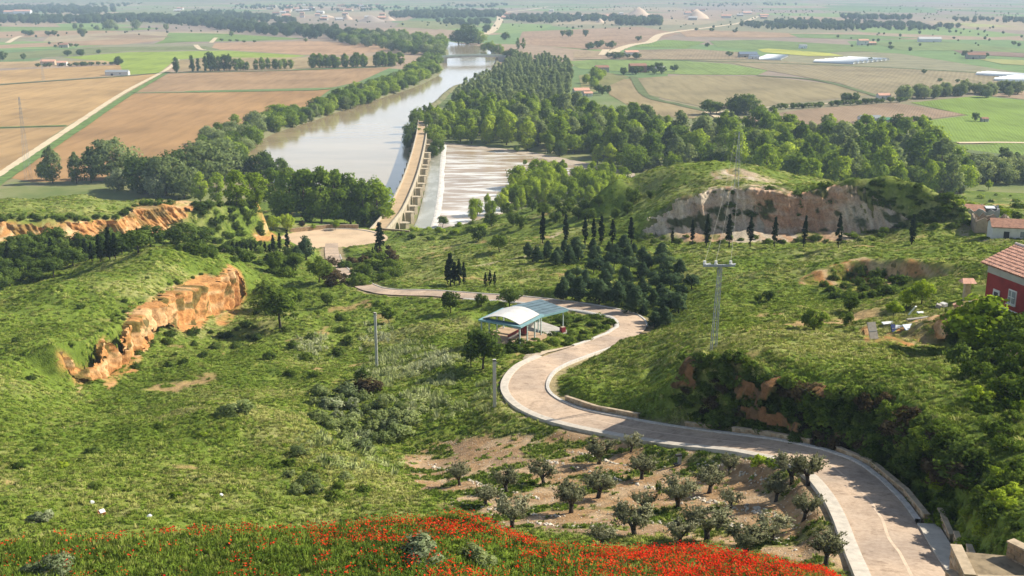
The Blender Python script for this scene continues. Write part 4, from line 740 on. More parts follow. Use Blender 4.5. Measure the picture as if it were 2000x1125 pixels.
while s + bay < LB:
    p0, t0, q0 = bp(s); p1, t1, q1 = bp(s + bay); rad = 6.2
    prof = [(0, -1.0), (0, ZD - .65), (bay, ZD - .65), (bay, -1.0), (bay / 2 + rad, -1.0)] + [(bay / 2 + rad * math.cos(a), .4 + rad * .98 * math.sin(a)) for a in np.linspace(0, math.pi, 15)] + [(bay / 2 - rad, -1.0)]
    mbm = MB(); n = len(prof); hw = HWB + .42
    def W(u, a): 
        f = u / bay; p = p0 * (1 - f) + p1 * f; q = q0 * (1 - f) + q1 * f; return p + q * a - O
    V = [(*W(u, a), z) for a in (-hw, hw) for u, z in prof]
    # front/back faces as quads strips around the arch
    Fc = []
    inner = list(range(4, n)); 
    for off, flip in ((0, 0), (n, 1)):
        Fc.append((off + 0, off + 1, off + n - 1)); Fc.append((off + 1, off + 2, off + 5 + 7)); Fc.append((off + 2, off + 3, off + 4))
        for i in range(n - 1, 12, -1): Fc.append((off + 1, off + i, off + i - 1))
        for i in range(12, 4, -1): Fc.append((off + 2, off + i, off + i - 1))
    for i in range(n): Fc.append((i, (i + 1) % n, n + (i + 1) % n, n + i))
    mesh_ = mesh_np('arch', V, Fc, M_BRS); obj('arch', mesh_, bridge)
    if kb % 1 == 0:   # cutwater pier with a flat stone top on the downstream side
        pp, tt, qq = bp(s); ctr = pp - O; hgt = 3.6 + (kb % 3) * .6
        pl = [ctr + qq * (hw - .2) - tt * 1.9, ctr + qq * (hw + 2.3) - tt * 1.5, ctr + qq * (hw + 3.6), ctr + qq * (hw + 2.3) + tt * 1.5, ctr + qq * (hw - .2) + tt * 1.9]
        MB().prism(pl, -.8, hgt).build('cutwater', M_BRS, bridge); MB().prism([c_ + (c_ - ctr) * .04 for c_ in pl], hgt, hgt + .35).build('pier_top', M_PAR, bridge)
        pl = [ctr - qq * (hw - .2) - tt * 1.6, ctr - qq * (hw + 2.6), ctr - qq * (hw - .2) + tt * 1.6]; MB().prism(pl, -.8, 5.2).build('cutwater', M_BRS, bridge)
    s += bay; kb += 1
# abutment at the near end
p0, t0, q0 = bp(0); p1, t1, q1 = bp(14); MB().prism([p0 - q0 * 3.3 - O, p0 + q0 * 3.3 - O, p1 + q1 * 3.3 - O, p1 - q1 * 3.3 - O], -1, ZD - .66).build('abutment', M_BRS, bridge)
MB().prism([p0 - q0 * 5 - t0 * 9 - O, p0 + q0 * 6 - t0 * 9 - O, p0 + q0 * 3 - O, p0 - q0 * 3 - O], 4, ZD - .05).build('approach', M_DECK, bridge)
# ------------------------------------------------------------------ modern road bridge upstream
M_CONC = mat('concrete', (.42, .42, .40), .2, .2, obj=False)
A = np.array(Pz(855, 114, 6)); B = np.array(Pz(985, 111, 6)); d = (B - A); L = np.linalg.norm(d[:2]); tb = thing('road_bridge', 'grey concrete road bridge crossing the river far upstream', 'bridge', tuple(A[:2]) + (0,), math.atan2(d[1], d[0]))
arc = MB(); n = 14
for a_, b_ in ((-7, 7),):
    V = []
    for i in range(n + 1):
        u = L * i / n; z = 7.5 + 1.6 * (1 - (2 * i / n - 1) ** 2); V += [(u, a_, z - 2.2), (u, b_, z - 2.2), (u, b_, z), (u, a_, z)]
    F = [(i * 4 + k, i * 4 + (k + 1) % 4, i * 4 + 4 + (k + 1) % 4, i * 4 + 4 + k) for i in range(n) for k in range(4)]; arc.add(V, F)
arc.build('deck', M_CONC, tb)
for y in (-7, 7):
    r_ = MB()
    for i in range(n): 
        u = L * (i + .5) / n; z = 7.5 + 1.6 * (1 - (2 * (i + .5) / n - 1) ** 2); r_.box((u, y, z + .5), (L / n, .4, 1.1))
    r_.build('parapet', mat('bridge_rail', (.36, .42, .36), .1, .2, obj=False), tb)
for u in (L * .07, L * .93): MB().box((u, 0, 2.7), (9, 11, 7.4)).build('pier', M_CONC, tb)

# ------------------------------------------------------------------ shelters inside the bend
M_TURQ = mat('turquoise_paint', (.20, .35, .37), .25, 1.2, rough=.6, spec=.3); M_WROOF = mat('white_roof_sheet', (.60, .58, .55), .16, .8, rough=.6); M_POST = mat('pale_post', (.42, .50, .46), .15, 2); M_BLUE = mat('blue_board', (.05, .16, .26), .2, 1.5, rough=.5)
cA, cB, cC = (937, 624), (1017, 640), (1063, 616)
zs = hz(*P(1000, 665, 153)[:2]); zE = zs + 3.1
a_, b_, c_ = (np.array(Pz(*q, zE)) for q in (cA, cB, cC)); ux = (c_ - b_)[:2]; LS = np.linalg.norm(ux); ux /= LS; uy = np.array([-ux[1], ux[0]]); WS = abs(np.dot((a_ - b_)[:2], uy)); WS = min(max(WS, 5.0), 9.0); LS = min(max(LS, 7), 12)
sh = thing('picnic_shelter', 'open shelter with white barrel roof on a turquoise frame inside the bend', 'shelter', (b_[0], b_[1], zs), math.atan2(ux[1], ux[0]))
hE = zE - zs
for nm, c, d in (('frame_beam', (LS / 2, .25, hE), (LS, .5, .24)), ('frame_beam', (LS / 2, WS - .25, hE), (LS, .5, .24)), ('frame_beam', (.25, WS / 2, hE), (.5, WS - 1.02, .24)), ('frame_beam', (LS - .25, WS / 2, hE), (.5, WS - 1.02, .24))): MB().box(c, d).build(nm, M_TURQ, sh)
V = []; F = []; nn = 12
for i in range(nn + 1):
    th = i / nn; y = .5 + (WS - 1.0) * th; z = hE + .2 + .72 * math.sin(math.pi * th)
    V += [(.55, y, z), (LS - .55, y, z), (.55, y, z + .07), (LS - .55, y, z + .07)]
    if i: b = (i - 1) * 4; F += [(b, b + 1, b + 5, b + 4), (b + 2, b + 6, b + 7, b + 3), (b, b + 4, b + 6, b + 2), (b + 1, b + 3, b + 7, b + 5)]
obj('barrel_roof', mesh_np('barrel_roof', V, F, M_WROOF, False), sh)
V = [(.62, .75 + (WS - 1.5) * i / nn, hE + .16) for i in range(nn + 1)] + [(.62, .75 + (WS - 1.5) * i / nn, hE + .2 + .55 * math.sin(math.pi * i / nn)) for i in range(nn + 1)]
MB().box((1.0, WS / 2, hE + .05), (.5, WS - 1.6, .2)).build('gable_board', M_BLUE, sh)
for x in (.35, LS * .36, LS * .68, LS - .35):
    for y in (.35, WS - .35): MB().box((x, y, hE / 2 - .25), (.16, .16, hE + .2)).build('post', M_POST, sh)
MB().box((LS / 2, WS / 2, -.12), (LS + .6, WS + .6, .5)).build('floor', mat('shelter_floor', (.44, .31, .20), .3, 1.0), sh)
def world_of(root, p):
    c, s_ = math.cos(root.rotation_euler.z), math.sin(root.rotation_euler.z); return (root.location.x + c * p[0] - s_ * p[1], root.location.y + s_ * p[0] + c * p[1], root.location.z + p[2])
RZS = sh.rotation_euler.z; M_RED = mat('burgundy_paint', (.22, .03, .04), .2, 2, rough=.5)
def bench(label, lx, ly, rz, ln):
    t = thing('picnic_bench', label, 'bench', world_of(sh, (lx, ly, .13)), RZS + rz, 'benches under the shelter')
    MB().box((0, 0, .45), (ln, .42, .08)).build('seat', mat('pale_bench', (.55, .50, .42), .15, 2), t); MB().box((0, .2, .75), (ln, .06, .4)).build('backrest', M_RED, t)
    for x in (-ln * .4, ln * .4): MB().box((x, 0, .2), (.1, .36, .42)).build('leg', M_RED, t)
bench('pale bench with burgundy backrest under the white barrel roof', LS * .45, WS * .4, 0, 3.2)
t = thing('wine_press', 'burgundy slatted barrel press standing under the shelter beside the bench', 'wine press', world_of(sh, (LS * .80, WS * .38, .13)), RZS)
V = MB(); V.tube([(0, 0, 0), (0, 0, .25)], .75, 14); V.build('base', mat('dark_wood', (.09, .04, .03), .3, 3), t)
for k in range(18):
    an = k * math.pi / 9; MB().box((.6 * math.cos(an), .6 * math.sin(an), .8), (.05, .17, 1.1), an).build('slat', M_RED, t)
MB().tube([(0, 0, .2), (0, 0, 1.9)], .06, 8).build('screw', mat('dark_iron', (.06, .06, .06), .2, 3), t); MB().box((0, 0, 1.45), (1.1, .2, .18)).build('press_beam', M_RED, t)
# flat canopy
q1, q2, q3 = (1050, 620), (1108, 606), (1060, 597); zc2 = hz(*P(1080, 650, 163)[:2]); zE2 = zc2 + 3.4
a_, b_, c_ = (np.array(Pz(*q, zE2)) for q in (q1, q2, q3)); ux = (b_ - a_)[:2]; L2 = np.linalg.norm(ux); ux /= L2; L2 = min(max(L2, 5), 9); W2 = 6.5
cn2 = thing('flat_canopy', 'flat blue green sheet canopy on thin posts behind the barrel roof', 'canopy', (a_[0], a_[1], zc2), math.atan2(ux[1], ux[0])); h2 = zE2 - zc2
M_TEAL = mat('blue_teal_sheet', (.13, .19, .215), .35, .8, rough=.5, spec=.4)
for k in range(6):
    y0 = W2 * k / 6; MB().box((L2 / 2, y0 + W2 / 12, h2 + .12 + .05 * k), (L2, W2 / 6 - .05, .07)).build('roof_panel', M_TEAL, cn2)
MB().box((L2 / 2, -.08, h2), (L2 + .2, .12, .3)).build('edge_beam', M_TURQ, cn2); MB().box((L2 + .08, W2 / 2, h2 + .05), (.12, W2, .3)).build('edge_beam', M_TURQ, cn2)
for x in (.4, L2 - .6):
    for y in (.3, W2 - .4): MB().box((x, y, h2 / 2 - .2), (.14, .14, h2 + .2)).build('post', M_POST, cn2)
MB().box((L2 / 2, W2 / 2, -.15), (L2, W2, .5)).build('floor', mat('concrete_floor', (.46, .43, .38), .2, 1), cn2)
mbp = MB(); mbp.box((L2 * .35, W2 * .75, 1.2), (L2 * .5, .12, 2.2)).build('back_panel', mat('pale_panel', (.52, .50, .44), .1, 1), cn2)
t = thing('planter_box', 'dark red planter box at the right foot of the flat canopy', 'planter', (cn2.location.x + ux[0] * L2 * .85, cn2.location.y + ux[1] * L2 * .85, zc2), math.atan2(ux[1], ux[0]))
MB().box((0, 0, .4), (.8, .6, .8)).build('box', M_RED, t); MB().box((0, 0, .82), (.7, .5, .06)).build('soil', M_DIRT, t)

# ------------------------------------------------------------------ poles, pylons, wires
M_STEEL = mat('galvanised_steel', (.30, .32, .33), .2, 3, rough=.6); M_CPOLE = mat('concrete_pole', (.58, .56, .52), .15, 2); M_INS = mat('insulator_white', (.75, .74, .70), .1, 5, rough=.4)
def util_pole(label, px, py, py_top):
    p = place(px, py); h = (py - py_top) / pxm(p) / math.cos(R(19)); t = thing('utility_pole', label, 'utility pole', p)
    mb = MB(); mb.box((0, 0, h / 2 - .3), (.38, .30, h + .6)); mb.build('pole', M_CPOLE, t); MB().box((0, 0, h - .12), (.36, .3, .2)).build('cap', M_INS, t); MB().tube([(.0, -.1, h - .4), (.35, -.1, h - .4)], .04, 6).build('bracket', M_STEEL, t); return t
util_pole('grey concrete utility pole standing in the grassy gully left of the shelter', 736, 718, 612)
util_pole('grey concrete utility pole at the outer edge of the first bend', 966, 795, 702)
pb1 = np.array(place(1388, 689)); pb2 = np.array(place(1398, 679)); topz = pb1[2] + 170 / pxm(tuple(pb1)) / math.cos(R(17)); tp = np.array([*P(1404, 524, math.hypot(pb1[0], pb1[1]))[:2], 0])
pyl = thing('power_pylon', 'tall grey two-legged power pylon on the grassy knoll right of the road', 'pylon', tuple(pb1)); zt_p = topz - pb1[2]
rel = lambda q, z: (q[0] - pb1[0], q[1] - pb1[1], z)
def lattice_leg(name, a, b, w, parent, m, nseg=12):
    a = Vector(a); b = Vector(b); mb = MB(); offs = [(-w, -w), (w, -w), (w, w), (-w, w)]
    for ox, oy in offs: mb.tube([a + Vector((ox, oy, 0)), b + Vector((ox * .7, oy * .7, 0))], .022, 4)
    for i in range(nseg):
        p = a.lerp(b, i / nseg); q = a.lerp(b, (i + 1) / nseg)
        for k in range(4): mb.tube([p + Vector((*offs[k], 0)), q + Vector((*offs[(k + 1) % 4], 0))], .014, 3, False)
    return mb.build(name, m, parent)
lattice_leg('leg', rel(pb1, -.5), rel(tp, zt_p), .11, pyl, M_STEEL); lattice_leg('leg', rel(pb2, pb2[2] - pb1[2] - .5), rel(tp + np.array([.28, .1, 0]), zt_p), .10, pyl, M_STEEL)
tx, ty, _ = rel(tp, 0); MB().box((tx, ty, zt_p - .1), (3.4, .22, .22)).build('crossarm', M_STEEL, pyl)
INS = []
for dx in (-1.55, -.35, 1.25):
    MB().tube([(tx + dx, ty, zt_p), (tx + dx, ty, zt_p + .18), (tx + dx, ty, zt_p + .2), (tx + dx, ty, zt_p + .42)], [.14, .20, .12, .16], 8).build('insulator', M_INS, pyl)
    INS.append((pb1[0] + tx + dx, pb1[1] + ty, pb1[2] + zt_p + .42))
mbx = MB(); mbx.tube([(tx - 1.6, ty, zt_p - .05), (tx - .9, ty + .1, zt_p + .1)], .09, 6); mbx.build('insulator', M_INS, pyl); MB().tube([(tx + 1.3, ty, zt_p), (tx + 1.8, ty, zt_p + .05)], .1, 6).build('insulator', M_INS, pyl)
def lattice_tower(label, px, py, h, w=1.2, arms=True, thin=1.0, ns=9):
    p = place(px, py); t = thing('lattice_tower', label, 'pylon', p); mb = MB(); offs = [(-1, -1), (1, -1), (1, 1), (-1, 1)]
    def at_(k, f): ww = w * (1 - .82 * f); return (offs[k][0] * ww, offs[k][1] * ww, h * f)
    for k in range(4):
        mb.tube([at_(k, 0), at_(k, 1)], .09 * thin, 4)
        for i in range(ns): mb.tube([at_(k, i / ns), at_((k + 1) % 4, (i + 1) / ns)], .05 * thin, 3, False); mb.tube([at_((k + 1) % 4, i / ns), at_(k, (i + 1) / ns)], .05 * thin, 3, False)
    mb.build('mast', M_STEEL, t)
    if arms:
        for f in (.97, .86, .75): MB().box((0, 0, h * f), (h * .16, .15 * thin, .15 * thin)).build('crossarm', M_STEEL, t)
    return t, p
t2, p2 = lattice_tower('slim lattice pylon on top of the eroded hill in front of the poplars', 1438, 366, 14.5, .55, thin=.3, ns=5)
lattice_tower('tall faint lattice pylon in the tan fields at the left edge', 56, 352, 44, 1.5, thin=.5)
lattice_tower('slim far lattice pylon behind the tan field at left', 85, 158, 26, 1.2, thin=.5)
M_WIRE = mat('wire_metal', (.34, .33, .28), .1, 3)
for k, (i_, e_) in enumerate(zip(INS, [(-.9, 14), (0, 14), (.9, 14)])):
    A = Vector(i_); B = Vector((p2[0] + e_[0], p2[1], p2[2] + e_[1])); pts = [A.lerp(B, u) - Vector((0, 0, 5.2 * 4 * u * (1 - u) * .5)) for u in np.linspace(0, 1, 14)]
    o = obj('power_cable', MB().tube(pts, .014, 4).mesh('power_cable', M_WIRE)); tag(o, ['left', 'middle', 'right'][k] + ' cable running from the knoll pylon to the hilltop pylon', 'cable', 'power cables')

# ------------------------------------------------------------------ houses
M_REDW = mat('red_plaster', (.25, .035, .03), .25, .8, obj=True); M_GREYP = mat('grey_plaster', (.36, .34, .29), .2, .9); M_WHITEW = mat('whitewash', (.62, .60, .55), .18, .9); M_GLASS = mat('window_glass', (.20, .23, .24), .1, 1, rough=.15, spec=.6); M_TILE = mat('clay_tile', (.66, .37, .26), .45, 2.2, c2=(.38, .20, .14)); M_TILE2 = mat('old_clay_tile', (.34, .18, .12), .5, 1.5); M_DOORD = mat('dark_door', (.05, .05, .05), .2, 2)
def tiled_slope(mb, o, u, v, L, S, tile=.28, rad=.10):
    o = Vector(o); u = Vector(u).normalized(); v = Vector(v).normalized(); n = u.cross(v).normalized(); k = int(L / tile); rs = random.Random(int(L * 31 + S)); rows = max(1, int(S / .45))
    for i in range(k):
        for r_ in range(rows):
            c = o + u * (tile * (i + .5)); s0 = S * r_ / rows; s1 = S * (r_ + 1) / rows + .06; lift0 = .05 + rs.uniform(0, .02); a = [(-.5, 0), (-.3, .8), (.3, .8), (.5, 0)]
            V = [c + v * s_ + u * (x * tile * .95 + rs.uniform(-.01, .01)) + n * (y * rad + (lift0 if s_ == s0 else 0)) for s_ in (s0, s1) for x, y in a]
            mb.add(V, [(0, 1, 5, 4), (1, 2, 6, 5), (2, 3, 7, 6), (0, 3, 2, 1)])
cor = np.array(Pz(1917, 512, 72.0)[:2]); dv = np.array([.243, -.97]); wv = np.array([.97, .243])
hse = thing('red_house', 'dark red house with clay tile roof at the right edge', 'house', (*cor, 0), math.atan2(dv[1], dv[0])); LH, WH, zb, ze, zr = 13.0, 7.0, 67.4, 72.0, 73.7     # local x along the eave, y = away (right side)
MB().box((LH / 2, WH / 2 + .5, (zb + ze - 1.0) / 2), (LH - .9, WH - .1, ze - 1.0 - zb)).build('wall', M_REDW, hse)
MB().box((LH / 2, WH / 2 + .5, ze - .56), (LH - .84, WH - .04, .86)).build('frieze', M_GREYP, hse); MB().box((LH / 2, WH / 2 + .5, zb + .35), (LH - .82, WH - .02, .6)).build('plinth', M_WHITEW, hse)
rf = MB(); rf.add([(-.1, -.1, ze - .08), (LH, -.1, ze - .08), (LH, WH / 2 + .5, zr - .08), (-.1, WH / 2 + .5, zr - .08), (LH, WH + 1.1, ze - .08), (-.1, WH + 1.1, ze - .08)], [(0, 1, 2, 3), (3, 2, 4, 5), (0, 3, 5), (1, 4, 2), (0, 5, 4, 1)]); roof = rf.build('roof', M_TILE2, hse)
tl = MB(); tiled_slope(tl, (0, -.1, ze), (1, 0, 0), (0, WH / 2 + .6, zr - ze), LH, math.hypot(WH / 2 + .6, zr - ze), .34, .1); o = tl.build('roof_tiles', M_TILE, roof); o['kind'] = 'stuff'
MB().tube([(-.1, WH / 2 + .5, zr + .05), (LH, WH / 2 + .5, zr + .05)], .16, 7).build('ridge_cap', mat('ridge_mortar', (.62, .50, .44), .2, 2), roof)
def window(parent, x, z, w, h, y=.40, face=-1):
    f = MB().box((x, y + .5, z), (w + .26, .14, h + .26)).build('window', M_WHITEW, parent); MB().box((x, y + .42, z), (w, .1, h)).build('pane', M_GLASS, f)
    MB().box((x, y + .36, z), (.06, .06, h)).build('glazing_bar', M_WHITEW, f); MB().box((x, y + .36, z), (w, .06, .06)).build('glazing_bar', M_WHITEW, f); MB().box((x, y + .36, z - h / 2 - .18), (w + .4, .22, .08)).build('sill', M_WHITEW, f)
window(hse, 4.6, zb + 2.0, .95, 1.25, .06); window(hse, 8.2, zb + 2.0, .95, 1.25, .06)
d_ = MB().box((2.2, .55, zb + 1.1), (1.0, .16, 2.1)).build('door', M_WHITEW, hse); MB().box((2.2, .46, zb + 1.3), (.6, .05, 1.2)).build('door_panel', M_DOORD, d_)
# stone pillar with tiled cap
p = place(1886, 586); pt = thing('stone_pillar', 'square stone pillar with a small tiled cap left of the red house', 'pillar', p)
MB().box((0, 0, 1.1), (.7, .7, 2.6)).build('shaft', M_STONE2, pt); cm = MB(); cm.add([(-.9, -.8, 2.4), (.9, -.8, 2.4), (.9, .8, 2.4), (-.9, .8, 2.4), (-.7, 0, 2.95), (.7, 0, 2.95)], [(0, 1, 5, 4), (2, 3, 4, 5), (1, 2, 5), (3, 0, 4), (0, 3, 2, 1)]); cm.build('tiled_cap', M_TILE, pt)
# old white cottage and ruins at the right
def gable_house(name, label, px, py, L, W, Hh, rz, wall, roofm, cat='house', pitch=.35, parts=(), group=None, zoff=-.4, tiles=False, loc=None):
    p = loc or place(px, py); t = thing(name, label, cat, (p[0], p[1], p[2] + zoff), rz, group); zr_ = Hh + W / 2 * pitch; hw_, hl = W / 2, L / 2
    wl_ = MB(); wl_.add([(-hl, -hw_, -1), (hl, -hw_, -1), (hl, hw_, -1), (-hl, hw_, -1), (-hl, -hw_, Hh), (hl, -hw_, Hh), (hl, hw_, Hh), (-hl, hw_, Hh), (-hl, 0, zr_ - .05), (hl, 0, zr_ - .05)], [(0, 1, 5, 4), (2, 3, 7, 6), (1, 2, 6, 9, 5), (3, 0, 4, 8, 7)]); wl_.build('wall', wall, t)
    r_ = MB(); e = .06 * W; o_ = e * pitch
    for sg in (-1, 1): r_.add([(-hl - .3, sg * (hw_ + e), Hh - o_ + .02), (hl + .3, sg * (hw_ + e), Hh - o_ + .02), (hl + .3, 0, zr_ + .02), (-hl - .3, 0, zr_ + .02), (-hl - .3, sg * (hw_ + e), Hh - o_ + .2), (hl + .3, sg * (hw_ + e), Hh - o_ + .2), (hl + .3, 0, zr_ + .2), (-hl - .3, 0, zr_ + .2)], [(0, 1, 2, 3), (4, 7, 6, 5), (0, 4, 5, 1), (0, 3, 7, 4), (1, 5, 6, 2)])
    ro = r_.build('roof', roofm, t)
    for (nm, x, z, w, h) in parts: MB().box((x, -hw_ - .02, z), (w, .12, h)).build(nm, M_DOORD if nm == 'door' else M_GLASS, t)
    return t
gable_house('white_cottage', 'old whitewashed cottage with broken clay roof at the right edge below the hill', 1985, 462, 11, 6, 2.9, R(-14), M_WHITEW, M_TILE2, 'cottage', .4, [('door', -2.6, 1.0, 1.1, 2.0), ('window', .6, 1.5, .9, 1.2), ('window', 3.4, 1.5, .9, 1.2)])
def ruin(label, px, py, L, W, Hh, rz, m):
    p = place(px, py); t = thing('ruined_house', label, 'ruin', (p[0], p[1], p[2] - .5), rz); rs = random.Random(px)
    for nm, a, b in (('wall', (-L / 2, -W / 2), (L / 2, -W / 2)), ('wall', (L / 2, -W / 2), (L / 2, W / 2)), ('wall', (L / 2, W / 2), (-L / 2, W / 2)), ('wall', (-L / 2, W / 2), (-L / 2, -W / 2))):
        n = 9; mb = MB(); dx, dy = b[0] - a[0], b[1] - a[1]; l = math.hypot(dx, dy); nx, ny = -dy / l * .22, dx / l * .22; hs = [Hh * rs.uniform(.72, 1.05) for _ in range(n + 1)]
        for i in range(n):
            x0, y0 = a[0] + dx * i / n, a[1] + dy * i / n; x1, y1 = a[0] + dx * (i + 1) / n, a[1] + dy * (i + 1) / n
            mb.add([(x0 - nx, y0 - ny, 0), (x1 - nx, y1 - ny, 0), (x1 + nx, y1 + ny, 0), (x0 + nx, y0 + ny, 0), (x0 - nx, y0 - ny, hs[i]), (x1 - nx, y1 - ny, hs[i + 1]), (x1 + nx, y1 + ny, hs[i + 1]), (x0 + nx, y0 + ny, hs[i])], [(4, 5, 6, 7), (0, 1, 5, 4), (2, 3, 7, 6), (1, 2, 6, 5), (3, 0, 4, 7)])
        mb.build(nm, m, t)
    return t
M_ADOBE = mat('adobe', (.36, .28, .20), .3, .9); M_GRUIN = mat('grey_rubble', (.33, .32, .31), .3, .9)
ruin('brown adobe ruin with broken wall tops left of the white cottage', 1932, 452, 7, 6, 4.2, R(-12), M_ADOBE)
t = ruin('grey roofless ruin with a bright sheet behind the adobe walls', 1912, 428, 8, 6, 3.6, R(-20), M_GRUIN)
MB().box((2.2, .5, 3.5), (2.2, 1.6, .08), .2, .2).build('metal_sheet', mat('bright_sheet', (.7, .72, .74), .05, 2, rough=.35), t); MB().box((-1.2, 0, 3.2), (4.6, 5.0, .15), 0, .15).build('broken_roof', M_TILE2, t)
# rubbish and boards on the bank below the house
def junk(name, label, px, py, d, m, rz=0, tilt=0.0, cat='board', dz=.0):
    p = place(px, py); t = thing(name, label, cat, (p[0], p[1], p[2] + dz), rz, 'rubbish on the bank below the red house'); MB().box((0, 0, d[2] / 2), d, 0, tilt).build('panel', m, t)
    MB().box((0, -d[1] / 2 - .03, d[2] / 2), (d[0] * .9, .04, .06), 0, tilt).build('batten', M_STEEL, t); return t
M_WB = mat('white_board', (.72, .74, .75), .08, 2, rough=.5); M_OLDW = mat('weathered_wood', (.34, .31, .27), .25, 3)
junk('white_board', 'bright bluish white board on the edge of the orange earth scarp', 1775, 640, (1.3, .9, .12), mat('bluish_board', (.66, .74, .84), .05, 2, rough=.4), .3, .5); junk('white_board', 'small white board left of the bluish board on the scarp edge', 1757, 640, (.9, .7, .1), M_WB, -.3, .4)
junk('old_door', 'weathered grey panelled door leaning on the earth scarp', 1703, 662, (1.0, .12, 1.9), M_OLDW, .25, -.5, 'door'); junk('blue_sheet', 'small dark blue sheet hanging on the bank below the boards', 1744, 648, (.6, .1, .9), mat('dark_blue_sheet', (.05, .07, .20), .2, 2), .4, -.4, 'sheet')
junk('wooden_plank', 'long pale plank lying along the top of the scarp', 1800, 622, (4.2, .3, .15), M_OLDW, .35, .1, 'plank'); junk('wooden_plank', 'short white plank sticking up on the scarp top', 1781, 618, (.25, .15, 1.5), M_WB, .6, .6, 'plank'); junk('white_board', 'pale board at the left end of the plank pile', 1735, 632, (1.5, .6, .12), M_WB, .25, .2); junk('white_board', 'white board lying near the pale plank', 1798, 612, (.8, .5, .15), M_WB, .1, .2)
def pile(label, px, py, w, seed):
    p = place(px, py); t = thing('rubble_pile', label, 'rubble'  , p, 0, 'rubble by the red house'); rs = random.Random(seed)
    for k in range(14):
        s_ = rs.uniform(.15, .55); MB().box((rs.gauss(0, w * .35), rs.gauss(0, w * .2), s_ * .3), (s_ * 1.4, s_, s_ * .7), rs.uniform(0, 3), rs.uniform(-.4, .4)).build('rubble_piece', rs.choice([M_WB, M_TILE, M_STONE2, M_OLDW, M_WHITEW]), t)
pile('pale heap of rubble and tiles at the foot of the stone pillar', 1878, 600, 3.2, 1); pile('heap of mixed white rubble beside the house yard', 1930, 600, 2.4, 2); pile('rubble and white scraps under the red house window', 1975, 612, 2.6, 3)
p = place(1985, 616); t = thing('garden_trolley', 'blue and white trolley with green netting under the house window', 'trolley', p, .2); MB().box((0, 0, .7), (1.6, .7, .25)).build('tray', M_WB, t); MB().box((-.5, -.1, .95), (.5, .4, .3)).build('blue_box', mat('bright_blue', (.05, .13, .45), .1, 2), t)
for x in (-.6, .6): MB().tube([(x, -.3, .2), (x, .3, .2)], .2, 10).build('wheel', M_DOORD, t)
MB().box((.5, -.4, .5), (1.2, .05, .7), 0, .3).build('netting', mat('green_net', (.04, .30, .14), .3, 3), t)
yw = place(1960, 640); 
# small foreground things
p = place(1327, 908); t = thing('stone_fountain', 'small grey stone drinking post beside the road above the olive grove', 'fountain', p, .3); MB().box((0, 0, .45), (.26, .26, 1.0)).build('post', M_STEEL, t); MB().box((-.12, 0, .98), (.55, .34, .16)).build('cap', M_DOORD, t); MB().box((-.25, 0, .08), (.5, .4, .16)).build('basin', M_DOORD, t)
p = place(199, 1006); t = thing('cardboard_box', 'small crushed orange and white box lying in the grass at left', 'box', p, .5); MB().box((0, 0, .18), (.55, .4, .28), 0, .25).build('carton', mat('orange_card', (.60, .26, .12), .2, 4), t); MB().box((.05, -.05, .36), (.4, .35, .04), .3, .5).build('flap', M_WB, t)
for px, py, lab in ((180, 982, 'single white stone in the grass above the crushed box'), (292, 1009, 'white scrap lying in the grass right of the crushed box'), (432, 968, 'pale stone on the grassy slope near the bushes')):
    p = place(px, py); bm = bmesh.new(); bmesh.ops.create_icosphere(bm, subdivisions=2, radius=.2)
    for v in bm.verts: v.co *= random.uniform(.75, 1.15); v.co.z *= .7
    me = bpy.data.meshes.new('pale_stone'); bm.to_mesh(me); bm.free(); me.materials.append(M_WB); tag(obj('pale_stone', me, None, (p[0], p[1], p[2] + .05)), lab, 'stone')

